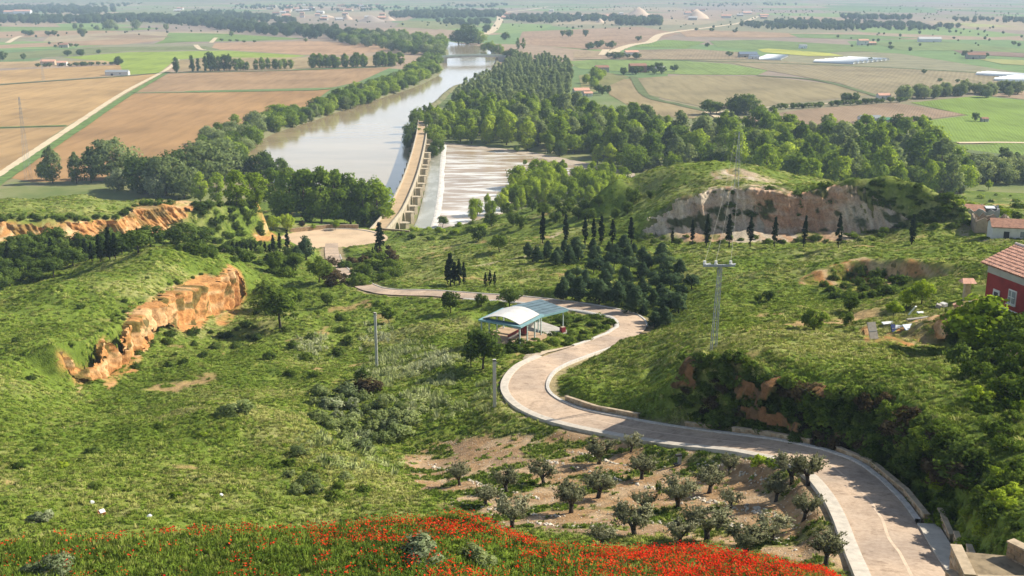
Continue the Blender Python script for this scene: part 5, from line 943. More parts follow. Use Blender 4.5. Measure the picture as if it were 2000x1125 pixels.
# ------------------------------------------------------------------ vegetation prototypes
LQ = {}
def leaf_quads(c, nrm_, size, rs, asp=1.0, jit=.9):
    n = len(c); nn = nrm_ + rs.normal(0, jit, (n, 3)); nn /= np.linalg.norm(nn, axis=1)[:, None] + 1e-9
    a = np.cross(nn, rs.normal(0, 1, (n, 3))); a /= np.linalg.norm(a, axis=1)[:, None] + 1e-9; b = np.cross(nn, a); s = (size * rs.uniform(.6, 1.35, n))[:, None]
    V = np.stack([c - a * s * asp - b * s * .35, c + b * s * -.6 + a * s * .1, c + a * s * asp + b * s * .3, c + b * s * .65 - a * s * .15], 1).reshape(-1, 3)
    F = np.arange(4 * n).reshape(n, 4); LQ['n'] = np.repeat(nrm_ / (np.linalg.norm(nrm_, axis=1)[:, None] + 1e-9), 4, 0); return V, F
def crown_pts(rs, n_cl, n_leaf, rx, rz, zc, cr, shape='oval', hollow=.45, gap=.12):
    # clump centres spread through the crown's volume, leaves on the clumps' shells
    u = rs.normal(0, 1, (n_cl, 3)); u /= np.linalg.norm(u, axis=1)[:, None]; rad = hollow + (1 - hollow) * rs.rand(n_cl) ** .5; c = u * rad[:, None]
    if shape == 'tall': c[:, 2] = np.sign(c[:, 2]) * np.abs(c[:, 2]) ** .8; k = 1 - .55 * np.clip(c[:, 2], 0, 1) - .15 * np.clip(-c[:, 2], 0, 1); c[:, :2] *= k[:, None]
    if shape == 'cone': k = np.clip(.5 - .5 * c[:, 2], .06, 1) * 1.2; c[:, :2] *= k[:, None]
    if shape == 'spindle': k = np.clip(1 - np.abs(c[:, 2] + .25) ** 1.6, .12, 1); c[:, :2] *= k[:, None]
    if shape == 'flat': c[:, 2] = np.where(c[:, 2] < 0, c[:, 2] * .55, c[:, 2])
    cw = c * np.array([rx, rx, rz]) * (1 + rs.normal(0, .06, (n_cl, 1))); cw[:, 2] += zc; crs = cr * rs.uniform(.65, 1.3, n_cl)
    idx = rs.randint(0, n_cl, n_leaf); d = rs.normal(0, 1, (n_leaf, 3)); d[:, 2] += .35; d /= np.linalg.norm(d, axis=1)[:, None]
    p = cw[idx] + d * (crs[idx] * rs.uniform(.55, 1.08, n_leaf))[:, None]; nn = d * .8 + (p - np.array([0, 0, zc])) / (np.array([rx, rx, rz]) + .1) * .5; return p, nn
def trunk_mb(rs, h, r0, limbs=4, top=.75, spread=.35, lean=.05, n=6):
    mb = MB(); k = 5; ps = [(rs.normal(0, lean) * h * i / k * .5, rs.normal(0, lean) * h * i / k * .5, h * top * i / k - (.3 if i == 0 else 0)) for i in range(k + 1)]
    mb.tube(ps, [r0 * (1 - .75 * i / k) * (1.25 if i == 0 else 1) for i in range(k + 1)], n)
    for j in range(limbs):
        b = Vector(ps[2 + j % 3]); a = rs.uniform(0, 6.28); l = h * spread * rs.uniform(.6, 1.1); mb.tube([b, b + Vector((math.cos(a) * l * .5, math.sin(a) * l * .5, l * .45)), b + Vector((math.cos(a) * l * .9, math.sin(a) * l * .9, l))], [r0 * .4, r0 * .25, r0 * .08], 5)
    return mb
M_BARK = mat('bark', (.13, .10, .075), .4, 3); M_BARKD = mat('dark_bark', (.06, .048, .038), .4, 4)
L_POP = leafmat('poplar_leaf', (.10, .16, .02), (.205, .30, .038), (.35, .44, .07), .10, .55, .5)
L_BRI = leafmat('bright_leaf', (.16, .235, .022), (.32, .43, .038), (.50, .58, .075), .12, .5, .45)
L_GRY = leafmat('grey_willow_leaf', (.14, .19, .065), (.25, .31, .12), (.40, .45, .21), .12, .5, .5)
L_DRK = leafmat('dark_leaf', (.065, .105, .024), (.12, .18, .038), (.20, .27, .065), .2, .5, .5)
L_CYP = leafmat('cypress_leaf', (.010, .019, .009), (.021, .035, .014), (.042, .062, .022), .6, .4, .15)
L_PIN = leafmat('pine_needle', (.036, .064, .033), (.075, .12, .056), (.14, .20, .09), .4, .5, .35)
L_OLI = leafmat('olive_leaf', (.135, .145, .08), (.26, .265, .155), (.42, .41, .28), .8, .5, .3)
L_SHR = leafmat('shrub_leaf', (.055, .09, .015), (.125, .19, .028), (.225, .295, .055), .5, .6, .4)
L_PALE = leafmat('pale_shrub_leaf', (.10, .14, .055), (.22, .27, .13), (.42, .45, .28), .5, .5)
L_BRN = leafmat('brown_shrub_leaf', (.05, .04, .022), (.10, .075, .04), (.17, .13, .07), .5, .5)
def tree_proto(kind, seed):
    rs = np.random.RandomState(seed)
    if kind == 'poplar': p, n = crown_pts(rs, 58, 3600, 5.2, 9.2, 10.6, 1.9, 'tall', .35); V, F = leaf_quads(p, n, .50, rs); tk = trunk_mb(rs, 20, .38, 5, .8, .3)
    elif kind == 'broad': p, n = crown_pts(rs, 56, 3600, 6.0, 5.8, 6.8, 2.0, 'oval', .4); V, F = leaf_quads(p, n, .46, rs); tk = trunk_mb(rs, 12, .4, 5, .7, .4)
    elif kind == 'slim': p, n = crown_pts(rs, 38, 2000, 3.0, 7.8, 8.6, 1.3, 'tall', .3); V, F = leaf_quads(p, n, .46, rs); tk = trunk_mb(rs, 16, .25, 3, .85, .2)
    elif kind == 'cypress': p, n = crown_pts(rs, 60, 2200, .78, 3.7, 4.1, .30, 'spindle', .3); V, F = leaf_quads(p, n, .14, rs, 1.2); tk = trunk_mb(rs, 6, .13, 0, .9)
    elif kind == 'pine': p, n = crown_pts(rs, 60, 2600, 2.6, 3.6, 4.3, .75, 'cone', .3); V, F = leaf_quads(p, n, .22, rs, 1.3); tk = trunk_mb(rs, 6.5, .2, 3, .9, .2)
    elif kind == 'ball': p, n = crown_pts(rs, 36, 1700, 2.1, 1.9, 3.0, .75, 'oval', .5); V, F = leaf_quads(p, n, .22, rs); tk = trunk_mb(rs, 3.6, .18, 4, .7, .35)
    elif kind == 'small': p, n = crown_pts(rs, 34, 1800, 2.0, 1.9, 3.1, .7, 'flat', .35); V, F = leaf_quads(p, n, .20, rs); tk = trunk_mb(rs, 4.2, .14, 5, .75, .4, .09)
    elif kind == 'olive':
        tk = MB(); a0 = rs.uniform(0, 6.28); base = [Vector((0, 0, -.15)), Vector((.05 * math.cos(a0), .05 * math.sin(a0), .35)), Vector((.12 * math.cos(a0), .12 * math.sin(a0), .75))]; tk.tube(base, [.22, .14, .15], 7)
        ends = []; tips = []
        for j in range(5):
            a = a0 + j * 1.257 + rs.normal(0, .3); l = rs.uniform(.7, 1.05); e = base[2] + Vector((math.cos(a) * l * .75, math.sin(a) * l * .75, l * .75)); mdl = base[2].lerp(e, .5) + Vector((0, 0, .07)); tk.tube([base[2] - Vector((0, 0, .1)), mdl, e], [.10, .07, .03], 5); ends.append(e)
        P_ = []; N_ = []
        for j in range(130):
            e = ends[rs.randint(5)] * rs.uniform(.75, 1.05); a = rs.uniform(0, 6.28); up = rs.uniform(.25, 1.0); dirv = Vector((math.cos(a) * (1 - up * .6), math.sin(a) * (1 - up * .6), up + (.15 if rs.rand() > .10 else -.7))).normalized() + Vector((e.x, e.y, 0)) * .35; l = rs.uniform(.35, .95)
            for q in range(17):
                t_ = rs.rand() ** .7; c = Vector((e.x, e.y, e.z)) + dirv * l * t_; P_.append((c.x + rs.normal(0, .07), c.y + rs.normal(0, .07), c.z + rs.normal(0, .06))); N_.append((rs.normal(), rs.normal(), rs.normal() + .3))
        V, F = leaf_quads(np.array(P_), np.array(N_), .062, rs, 1.7, .3)
    elif kind == 'bush': p, n = crown_pts(rs, 22, 1100, 1.0, .8, .55, .38, 'flat', .3); V, F = leaf_quads(p, n, .12, rs); tk = MB(); [tk.tube([(0, 0, -.2), (rs.normal(0, .25), rs.normal(0, .25), .45), (rs.normal(0, .5), rs.normal(0, .5), .9)], [.05, .03, .01], 4) for _ in range(4)]
    elif kind == 'spray': 
        p, n = crown_pts(rs, 30, 1300, 1.0, .9, .7, .3, 'flat', .3); V, F = leaf_quads(p, n, .09, rs, 1.5); tk = MB(); [tk.tube([(0, 0, -.2), (rs.normal(0, .25), rs.normal(0, .25), .5), (rs.normal(0, .6), rs.normal(0, .6), 1.1)], [.05, .03, .01], 4) for _ in range(5)]
    m_tr = M_BARKD if kind in ('olive', 'cypress', 'pine', 'small') else M_BARK
    cz = V[:, 2].mean(); on = V - np.array([0, 0, cz]); on = on / np.array([np.abs(on[:, 0]).max(), np.abs(on[:, 0]).max(), np.abs(on[:, 2]).max()]); on[:, 2] += .35; on = on + LQ['n'] * .45
    zmax = V[:, 2].max(); return dict(on=on, crown=(V, F), trunk=tk.mesh('trunk', m_tr, True), tk=tk, h=zmax, bark=m_tr, cm={})
PROTO = {k: [tree_proto(k, 100 + 17 * i + hash_) for i in range(n)] for k, n, hash_ in (('poplar', 5, 1), ('broad', 5, 2), ('slim', 4, 3), ('cypress', 3, 4), ('pine', 4, 5), ('ball', 3, 6), ('small', 4, 7), ('olive', 6, 8), ('bush', 5, 9), ('spray', 4, 10))}
def crown_mesh(pr, m):
    if m.name not in pr['cm']: pr['cm'][m.name] = set_outn(mesh_np('crown', pr['crown'][0], pr['crown'][1], m), pr['on'])
    return pr['cm'][m.name]
def whole_mesh(pr, m):
    k = 'w' + m.name
    if k not in pr['cm']:
        V, F = pr['crown']; tV = np.array(pr['tk'].V); nv = len(tV); Fl = [tuple(f) for f in pr['tk'].F] + [tuple(f + nv) for f in F]
        pr['cm'][k] = mesh_np('tree', np.concatenate([tV, V]), Fl, [pr['bark'], m], midx=[0] * len(pr['tk'].F) + [1] * len(F)); set_outn(pr['cm'][k], np.concatenate([np.zeros((nv, 3)), pr['on']]))
    return pr['cm'][k]
CN = dict(poplar='poplar_tree', broad='broadleaf_tree', slim='slim_poplar_tree', cypress='cypress_tree', pine='pine_tree', ball='round_tree', small='small_tree', olive='olive_tree', bush='bush', spray='bush')
rt = random.Random(77)
def tree(kind, p, h, m, label, group=None, parts=True, wid=1.0, var=None, lean=0.0, name=None, cat='tree'):
    pr = PROTO[kind][var if var is not None else rt.randrange(len(PROTO[kind]))]; s_ = h / pr['h']; w_ = wid * rt.uniform(.82, 1.18); sc = (s_ * w_ * rt.uniform(.92, 1.08), s_ * w_ * rt.uniform(.92, 1.08), s_); rz = rt.uniform(0, 6.28); name = name or CN[kind]
    if parts:
        t = thing(name, label, cat, p, rz, group, sc); obj('trunk' if cat == 'tree' else 'stem', pr['trunk'], t); obj('crown' if cat == 'tree' else 'foliage', crown_mesh(pr, m), t)
    else: t = tag(obj(name, whole_mesh(pr, m), None, p, rz, sc), label, cat, group)
    if lean: t.rotation_euler[1] = lean
    return t
def tree_px(kind, px, py, hpx, m, label, group=None, **kw):
    p = place(px, py); return tree(kind, (p[0], p[1], p[2] - .1), hpx / pxm(p) / math.cos(R(12)), m, label, group, **kw)
def fill(poly_px, spacing, n_max, seed, on_plain=True):
    wp_ = [Pz(*q, 0) for q in poly_px]; xs = [p[0] for p in wp_]; ys = [p[1] for p in wp_]; rs = np.random.RandomState(seed); out = []; grid = {}; tries = 0
    while len(out) < n_max and tries < n_max * 60:
        tries += 1; x = rs.uniform(min(xs), max(xs)); y = rs.uniform(min(ys), max(ys))
        if not inpoly(np.array([x]), np.array([y]), wp_)[0]: continue
        k = (int(x // spacing), int(y // spacing)); ok = True
        for a in (-1, 0, 1):
            for b in (-1, 0, 1):
                for q in grid.get((k[0] + a, k[1] + b), []):
                    if (q[0] - x) ** 2 + (q[1] - y) ** 2 < spacing ** 2: ok = False
        if ok: grid.setdefault(k, []).append((x, y)); out.append((x, y))
    return out
# ------------------------------------------------------------------ trees by the river
for x, y in fill([(878, 204), (905, 184), (940, 166), (985, 140), (1000, 124), (1060, 122), (1108, 130), (1118, 150), (1108, 190), (1085, 222), (1000, 224), (930, 226), (890, 220)], 6.7, 290, 1):
    qx, qy = project(x, y, 0.0); zn = 'upper' if qy < 155 else ('middle' if qy < 190 else 'near'); tree('slim', (x, y, 0), rt.uniform(13, 16.5), L_GRY, 'slender grey green poplar in the %s part of the riverside plantation' % zn, '%s plantation poplars beside the river' % zn, wid=1.15)
FOR = [(838, 268), (860, 235), (905, 222), (960, 232), (1080, 232), (1130, 215), (1190, 240), (1300, 268), (1420, 276), (1560, 276), (1700, 284), (1800, 300), (1850, 335), (1900, 372), (1880, 392), (1700, 385), (1560, 385), (1480, 372), (1330, 340), (1230, 340), (1190, 326), (1110, 310), (1000, 290), (880, 277)]
TONE = [(L_POP, 'mid green'), (L_BRI, 'bright yellow green'), (L_GRY, 'grey green'), (L_DRK, 'dark green')]
def zone_of(qx, qy):
    if qx < 1000: return 'at the old bridge end of the right bank wood'
    if qx < 1250: return 'in the middle of the right bank wood behind the rapids'
    if qx < 1480: return 'in the right bank wood behind the eroded hill'
    return 'in the tall right part of the bank wood' if qx < 1700 else 'at the right end of the bank wood'
for i, (x, y) in enumerate(fill(FOR, 9.3, 330, 2)):
    k = rt.random(); kind = 'poplar' if rt.random() < .58 else 'broad'; m, tn = TONE[0] if k < .40 else (TONE[1] if k < .75 else (TONE[2] if k < .9 else TONE[3]))
    h = rt.uniform(12, 24) if kind == 'poplar' else rt.uniform(9, 17); qx, qy = project(x, y, 0.0)
    if qx > 1400: h *= 1.1
    if qx < 900: h *= .75
    zn = zone_of(qx, qy); nm = 'poplar' if kind == 'poplar' else 'rounded tree'
    tree(kind, (x, y, 0), h, m, tn + ' ' + nm + ' ' + zn, tn + ' ' + nm + 's ' + zn, wid=1.15, name='poplar_tree' if kind == 'poplar' else 'leafy_tree')
for x, y in fill([(484, 297), (505, 282), (545, 262), (600, 243), (660, 222), (720, 203), (790, 178), (845, 150), (862, 122), (860, 108), (838, 112), (800, 145), (745, 170), (690, 188), (640, 205), (570, 228), (480, 250), (410, 272), (380, 300), (400, 330), (470, 345)], 7.5, 190, 3):
    k = rt.random(); qx, qy = project(x, y, 0.0); m, tn = (TONE[2] if k < .6 else TONE[0]) if qx < 520 else (TONE[0] if k < .6 else (TONE[1] if k < .85 else TONE[2]))
    zn = 'at the wide river bend' if qx < 520 else ('on the left river bank beside the brown field' if qx < 700 else 'on the left river bank below the road bridge')
    tree('broad' if k < .8 else 'poplar', (x, y, 0), rt.uniform(9.5, 14.5), m, tn + ' tree ' + zn, tn + ' trees ' + zn, wid=1.2, name='riverbank_tree')
for x, y in fill([(862, 118), (868, 100), (866, 84), (800, 76), (700, 70), (660, 86), (760, 98), (800, 108), (830, 118)], 13, 90, 4):
    m_, tn = TONE[0] if rt.random() < .6 else TONE[2]; tree('broad', (x, y, 0), rt.uniform(14, 21), m_, tn + ' tree in the wood at the upper river bend', tn + ' trees at the upper river bend', parts=False, wid=1.25, name='woodland_tree')
for px, py, hp, kd, m, lab in [(912, 86, 40, 'broad', L_DRK, 'large dark rounded tree at the top of the river'), (895, 86, 28, 'broad', L_DRK, 'smaller dark tree left of the large one at the top of the river'), (935, 86, 26, 'broad', L_POP, 'mid green tree right of the large dark one at the river top'), (950, 64, 18, 'broad', L_DRK, 'small dark tree beside the pale dirt road above the river'), (988, 78, 16, 'broad', L_DRK, 'dark round tree in the field right of the upper river'), (1012, 96, 22, 'slim', L_POP, 'left of two slim poplars right of the road bridge'), (1022, 96, 22, 'slim', L_POP, 'right of two slim poplars right of the road bridge'),
    (960, 104, 24, 'broad', L_POP, 'leafy tree on the right bank above the road bridge'), (975, 106, 20, 'broad', L_BRI, 'lighter leafy tree right of the road bridge end'), (998, 120, 26, 'broad', L_DRK, 'dark bank tree below the road bridge end'), (1020, 124, 24, 'broad', L_POP, 'mid green bank tree below the road bridge, near the plantation'), (945, 100, 16, 'broad', L_POP, 'low tree on the right bank at the bend top')]:
    tree_px(kd, px, py, hp, m, lab, parts=False, wid=1.25 if kd == 'broad' else 1)
# island trees at the far end of the old bridge
for i, (px, py, hp, m) in enumerate([(808, 262, 42, L_DRK), (803, 278, 40, L_DRK), (815, 248, 40, L_POP), (838, 268, 48, L_POP), (848, 285, 44, L_POP), (853, 303, 34, L_DRK), (841, 252, 52, L_POP), (797, 290, 30, L_DRK), (852, 262, 55, L_BRI), (830, 240, 36, L_POP), (806, 312, 24, L_DRK), (846, 308, 26, L_DRK)]):
    p = Pz(px, py, 0); tree('broad' if i % 3 else 'poplar', p, hp / pxm(p), m, 'leafy tree crowding the far end of the old bridge', 'trees round the far end of the old bridge', wid=.85)
# near bank, left of the bridge
for px, py, hp, kd, m, lab in [(103, 358, 74, 'poplar', L_GRY, 'grey green tree, leftmost of the group beside the brown field'), (150, 358, 62, 'poplar', L_GRY, 'grey green tree, second of the group beside the brown field'), (178, 356, 70, 'poplar', L_DRK, 'darker slim tree, third of the group beside the brown field'), (220, 352, 84, 'broad', L_GRY, 'broad grey green tree, rightmost and tallest of the group by the brown field'), (232, 372, 42, 'broad', L_PALE, 'pale willow bush in front of the tall grey green tree'),
    (90, 352, 40, 'broad', L_DRK, 'low dark tree at the left end of the field group'), (285, 378, 78, 'broad', L_DRK, 'dark broad tree left of the river bend'), (325, 382, 80, 'broad', L_GRY, 'grey green broad tree left of the river bend'), (360, 386, 66, 'broad', L_GRY, 'rounded grey green tree behind the mesa edge'), (345, 372, 80, 'broad', L_DRK, 'dark broad tree behind the rounded grey one'), (305, 388, 50, 'broad', L_PALE, 'pale grey willow in front of the dark broad tree'),
    (395, 365, 90, 'broad', L_GRY, 'tall grey green tree at the river bend corner'), (430, 352, 84, 'broad', L_GRY, 'grey green tree behind the bright bank poplars'), (470, 345, 60, 'broad', L_DRK, 'dark low tree on the near bank at the bend'), (510, 348, 54, 'broad', L_DRK, 'dark rounded tree on the near bank beside the water'), (540, 356, 50, 'broad', L_DRK, 'dark bank tree between the bright poplars and the water'),
    (392, 395, 60, 'poplar', L_BRI, 'bright green poplar above the mesa edge, leftmost'), (425, 398, 62, 'poplar', L_BRI, 'bright green poplar above the mesa edge, second from left'), (462, 402, 72, 'poplar', L_BRI, 'tall bright green poplar above the mesa end'), (500, 405, 70, 'poplar', L_BRI, 'bright poplar right of the mesa end'), (535, 410, 84, 'poplar', L_POP, 'mid green poplar behind the parking place, left'), (568, 424, 96, 'poplar', L_POP, 'mid green poplar behind the parking place wall'),
    (598, 432, 104, 'poplar', L_POP, 'tall mid green poplar behind the parking wall, centre'), (628, 436, 112, 'poplar', L_POP, 'tall dense poplar behind the parking wall'), (655, 438, 108, 'poplar', L_POP, 'tall poplar with dark base behind the parking place'), (685, 440, 104, 'poplar', L_POP, 'leafy poplar behind the right of the parking place'), (712, 443, 96, 'poplar', L_POP, 'leafy poplar second from the old bridge end'), (740, 446, 92, 'poplar', L_BRI, 'rightmost poplar beside the near end of the old bridge'),
    (612, 422, 70, 'broad', L_DRK, 'dark tree filling the gap behind the parking poplars'), (672, 424, 74, 'broad', L_DRK, 'dark tree behind the tall parking poplars'), (548, 424, 46, 'broad', L_BRI, 'yellow green rounded tree at the foot of the mesa end'), (725, 424, 80, 'broad', L_POP, 'rounded tree behind the bridge end poplar'),
    (562, 452, 36, 'ball', L_BRI, 'bright yellow green round bush tree left of the parking place'), (535, 450, 30, 'ball', L_BRI, 'low yellow green bush tree at the mesa foot'), (655, 450, 22, 'small', L_BRI, 'light green young tree against the parking wall'), (612, 450, 14, 'small', L_BRI, 'tiny yellow green tree against the parking wall'), (590, 447, 18, 'small', L_BRN, 'reddish brown shrub tree against the parking wall')]:
    tree_px(kd, px, py, hp, m, lab, wid=1.1)
# bright young trees on the near right bank
for x, y in fill([(905, 432), (930, 418), (985, 400), (1000, 372), (1060, 352), (1130, 350), (1220, 362), (1210, 385), (1150, 398), (1060, 402), (990, 418), (940, 438)], 6.5, 75, 7):
    z = hz(x, y); qx, qy = project(x, y, z); kd_ = 'poplar' if rt.random() < .5 else 'broad'; h_ = rt.uniform(7, 13) * (.7 if qx < 1000 else 1); l_ = ('tall ' if h_ > 10.5 else ('small ' if h_ < 8 else '')) + 'bright yellow green ' + ('upright' if kd_ == 'poplar' else 'rounded') + ' young tree'; tree(kd_, (x, y, z), h_, L_BRI, l_ + ' on the near right river bank', l_ + 's on the near right bank', wid=.9)
for i, (px, py, hp) in enumerate([(1010, 298, 14), (1025, 323, 12), (1005, 345, 14), (1040, 345, 13), (1075, 348, 16)]):
    p = Pz(px, py, 0); tree('ball', p, hp / pxm(p), L_POP, ['green bush standing in the rapids near the far gravel bank', 'small green bush on the gravel in the rapids', 'leafy bush at the near edge of the rapids', 'bush between rapids and bright young trees', 'taller bush at the right end of the rapids'][i], parts=True, name='river_bush', cat='bush')
# grey willows at the right edge
for x, y in fill([(1870, 345), (1930, 330), (2060, 335), (2060, 362), (1960, 360), (1880, 362)], 8, 34, 8): tree('broad', (x, y, 0), rt.uniform(8.5, 13), L_GRY if rt.random() < .7 else L_PALE, 'grey green willow at the right edge behind the hill', 'willows at the right edge', wid=1.2)
for px, py, hp, kd, m, lab in [(1960, 308, 22, 'ball', L_DRK, 'dark round tree below the narrow green field at right'), (1985, 312, 16, 'ball', L_DRK, 'small dark tree right of the dark round one below the green field'), (1905, 237, 18, 'ball', L_DRK, 'lone dark round tree standing in the bright green field'), (1930, 372, 22, 'small', L_BRI, 'small leafy tree above the ruins at the right edge'), (1875, 378, 24, 'broad', L_PALE, 'pale willow behind the right end of the eroded hill'), (1830, 372, 30, 'broad', L_GRY, 'grey willow just behind the eroded hill crest')]: tree_px(kd, px, py, hp, m, lab)
# tree rows and single trees on the plain
def row(pts, n, h, m, kd, label, group, jit=.0, wid=1.0):
    c = catmull(G(pts), 4.0); s_ = np.linspace(0, len(c) - 1, n)
    for q in s_:
        p = c[int(q)]; tree(kd, (p[0] + rt.gauss(0, 1.5 + jit), p[1] + rt.gauss(0, 2 + jit * 2), 0), h * rt.uniform(.75, 1.2), m, label, group, parts=False, wid=wid)
row([(342, 142), (348, 142)], 2, 17, L_DRK, 'poplar', 'dark poplar at the left end of the broken tree row', 'left end poplars of the broken tree row'); row([(372, 141), (400, 140)], 4, 18, L_DRK, 'slim', 'slim dark poplar in the first clump of the broken row', 'first clump of the broken row'); row([(415, 139), (442, 138)], 6, 20, L_DRK, 'poplar', 'tall dark poplar in the second clump of the broken row', 'second clump of the broken row')
row([(462, 138), (485, 137)], 4, 14, L_POP, 'poplar', 'leafy tree in the third clump of the broken row', 'third clump of the broken row', 0, 1.3); row([(502, 136), (570, 134)], 9, 14, L_POP, 'poplar', 'leafy tree in the fourth clump of the broken row', 'fourth clump of the broken row', 0, 1.2)
row([(608, 133), (700, 131), (780, 128)], 26, 17, L_POP, 'poplar', 'leafy poplar in the long row ending at the river', 'long poplar row ending at the river', 0, 1.2)
row([(-60, 120), (0, 118)], 3, 10, L_DRK, 'broad', 'dark tree at the left edge of the plain', 'dark trees at the left edge of the plain'); row([(70, 131), (180, 128), (238, 125)], 18, 5, L_DRK, 'ball', 'low dark hedge bush beside the small farmhouse', 'hedge beside the small farmhouse', 1, 1.6)
row([(150, 108), (185, 106)], 6, 8, L_DRK, 'ball', 'dark bush on the left middle plain', 'dark bushes on the left middle plain', 6, 1.4); row([(95, 92), (140, 92)], 6, 7, L_DRK, 'ball', 'dark bush near the far left barn', 'dark bushes near the far left barn', 8, 1.4); row([(40, 70), (100, 70)], 8, 10, L_DRK, 'ball', 'dark far bush above the left strip fields', 'far bushes above the left strip fields', 10, 1.4)
row([(420, 80), (500, 84)], 8, 5, L_DRK, 'ball', 'low bush along the pinkish field edge', 'bushes along the pinkish field edge', 5, 1.6); row([(150, 56), (250, 58)], 6, 14, L_GRY, 'broad', 'single tree in the far left fields', 'single trees in the far left fields', 12); 
for px, py, hp, lab in [(8, 116, 16, 'dark round tree at the left picture edge beside the pasture'), (46, 117, 13, 'dark round tree second from the left picture edge'), (232, 127, 18, 'dark round tree at the right end of the farmhouse hedge'), (215, 58, 20, 'tall pale tree standing alone before the far left wood'), (266, 56, 18, 'tall tree right of the pale one before the far left wood'), (325, 60, 14, 'lone tree in the far green field'), (160, 72, 20, 'slim lone tree on the far left plain'), (452, 72, 12, 'lone bushy tree right of the far track'), (597, 82, 8, 'small tree at the edge of the pinkish field')]: tree_px('ball' if hp < 17 else 'broad', px, py, hp, L_DRK if 'dark' in lab else L_GRY, lab, parts=False)
row([(1395, 224), (1412, 224)], 3, 11, L_DRK, 'ball', 'dark bush left of the gap behind the wood', 'dark bushes left of the gap', 2, 1.4); row([(1436, 224), (1455, 223)], 4, 15, L_DRK, 'broad', 'dark tree in the clump behind the wood', 'dark clump behind the wood', 2, 1.2); row([(1470, 220), (1560, 212), (1700, 203), (1770, 199)], 34, 4.5, L_SHR, 'ball', 'low bush in the long hedge behind the mauve field', 'long hedge behind the mauve field', 1, 1.5)
row([(1778, 194), (1850, 188), (1985, 180)], 30, 12, L_GRY, 'broad', 'grey green tree in the row above the bright green field', 'tree row above the bright green field', 4); row([(1655, 202), (1668, 201)], 2, 9, L_DRK, 'ball', 'dark bush in the middle of the long hedge', 'dark bushes in the middle of the long hedge'); row([(1770, 240), (1805, 238)], 7, 4, L_DRK, 'ball', 'low dark bush at the edge of the bright green field', 'dark bushes at the edge of the bright green field', 1, 1.6)
row([(1150, 170), (1175, 150)], 8, 12, L_BRI, 'broad', 'light green tree beside the red roofed hut', 'light green trees beside the red roofed hut', 4); row([(1165, 182), (1185, 186)], 4, 8, L_DRK, 'ball', 'dark bush right of the red roofed hut', 'dark bushes by the red roofed hut', 2)
row([(1200, 114), (1250, 114)], 9, 8, L_DRK, 'ball', 'dark tree round the small white farm on the right plain', 'dark trees round the small white farm', 6, 1.4); row([(1150, 96), (1190, 92)], 7, 11, L_DRK, 'ball', 'dark tree beside the forking pale tracks', 'dark trees beside the forking tracks', 6, 1.2); row([(1100, 72), (1132, 73)], 4, 14, L_DRK, 'ball', 'dark tree in the pinkish field', 'dark trees in the pinkish field', 5); row([(1218, 146), (1300, 140)], 14, 9, L_DRK, 'ball', 'dark bush round the old brick barn', 'dark bushes round the old brick barn', 6, 1.2)
for px, py, hp, lab in [(1247, 80, 10, 'dark tree right of the winding road fork'), (1381, 92, 9, 'small dark round tree in the green field'), (1425, 110, 10, 'dark tree left of the blue roofed barn'), (1360, 60, 6, 'far bush beside the winding road, left'), (1390, 62, 8, 'far bushy clump beside the winding road, middle'), (1435, 64, 7, 'far bushy clump beside the winding road, right'), (1885, 112, 14, 'tall tree beside the far right farm'), (1700, 120, 8, 'far dark bush left of the right farm'), (1740, 97, 9, 'dark long bush on the far right plain'), (1805, 144, 9, 'dark bush on the grey brown field at right'), (1835, 160, 8, 'dark bush left of the right greenhouse'), (1870, 161, 7, 'small dark bush beside the right greenhouse'), (1925, 112, 9, 'bushy clump by the far right farm'), (1980, 88, 8, 'dark far bush near the right edge'), (1680, 84, 8, 'dark far clump by the white walled farm')]: tree_px('ball', px, py, hp, L_DRK, lab, parts=False, wid=1.5)
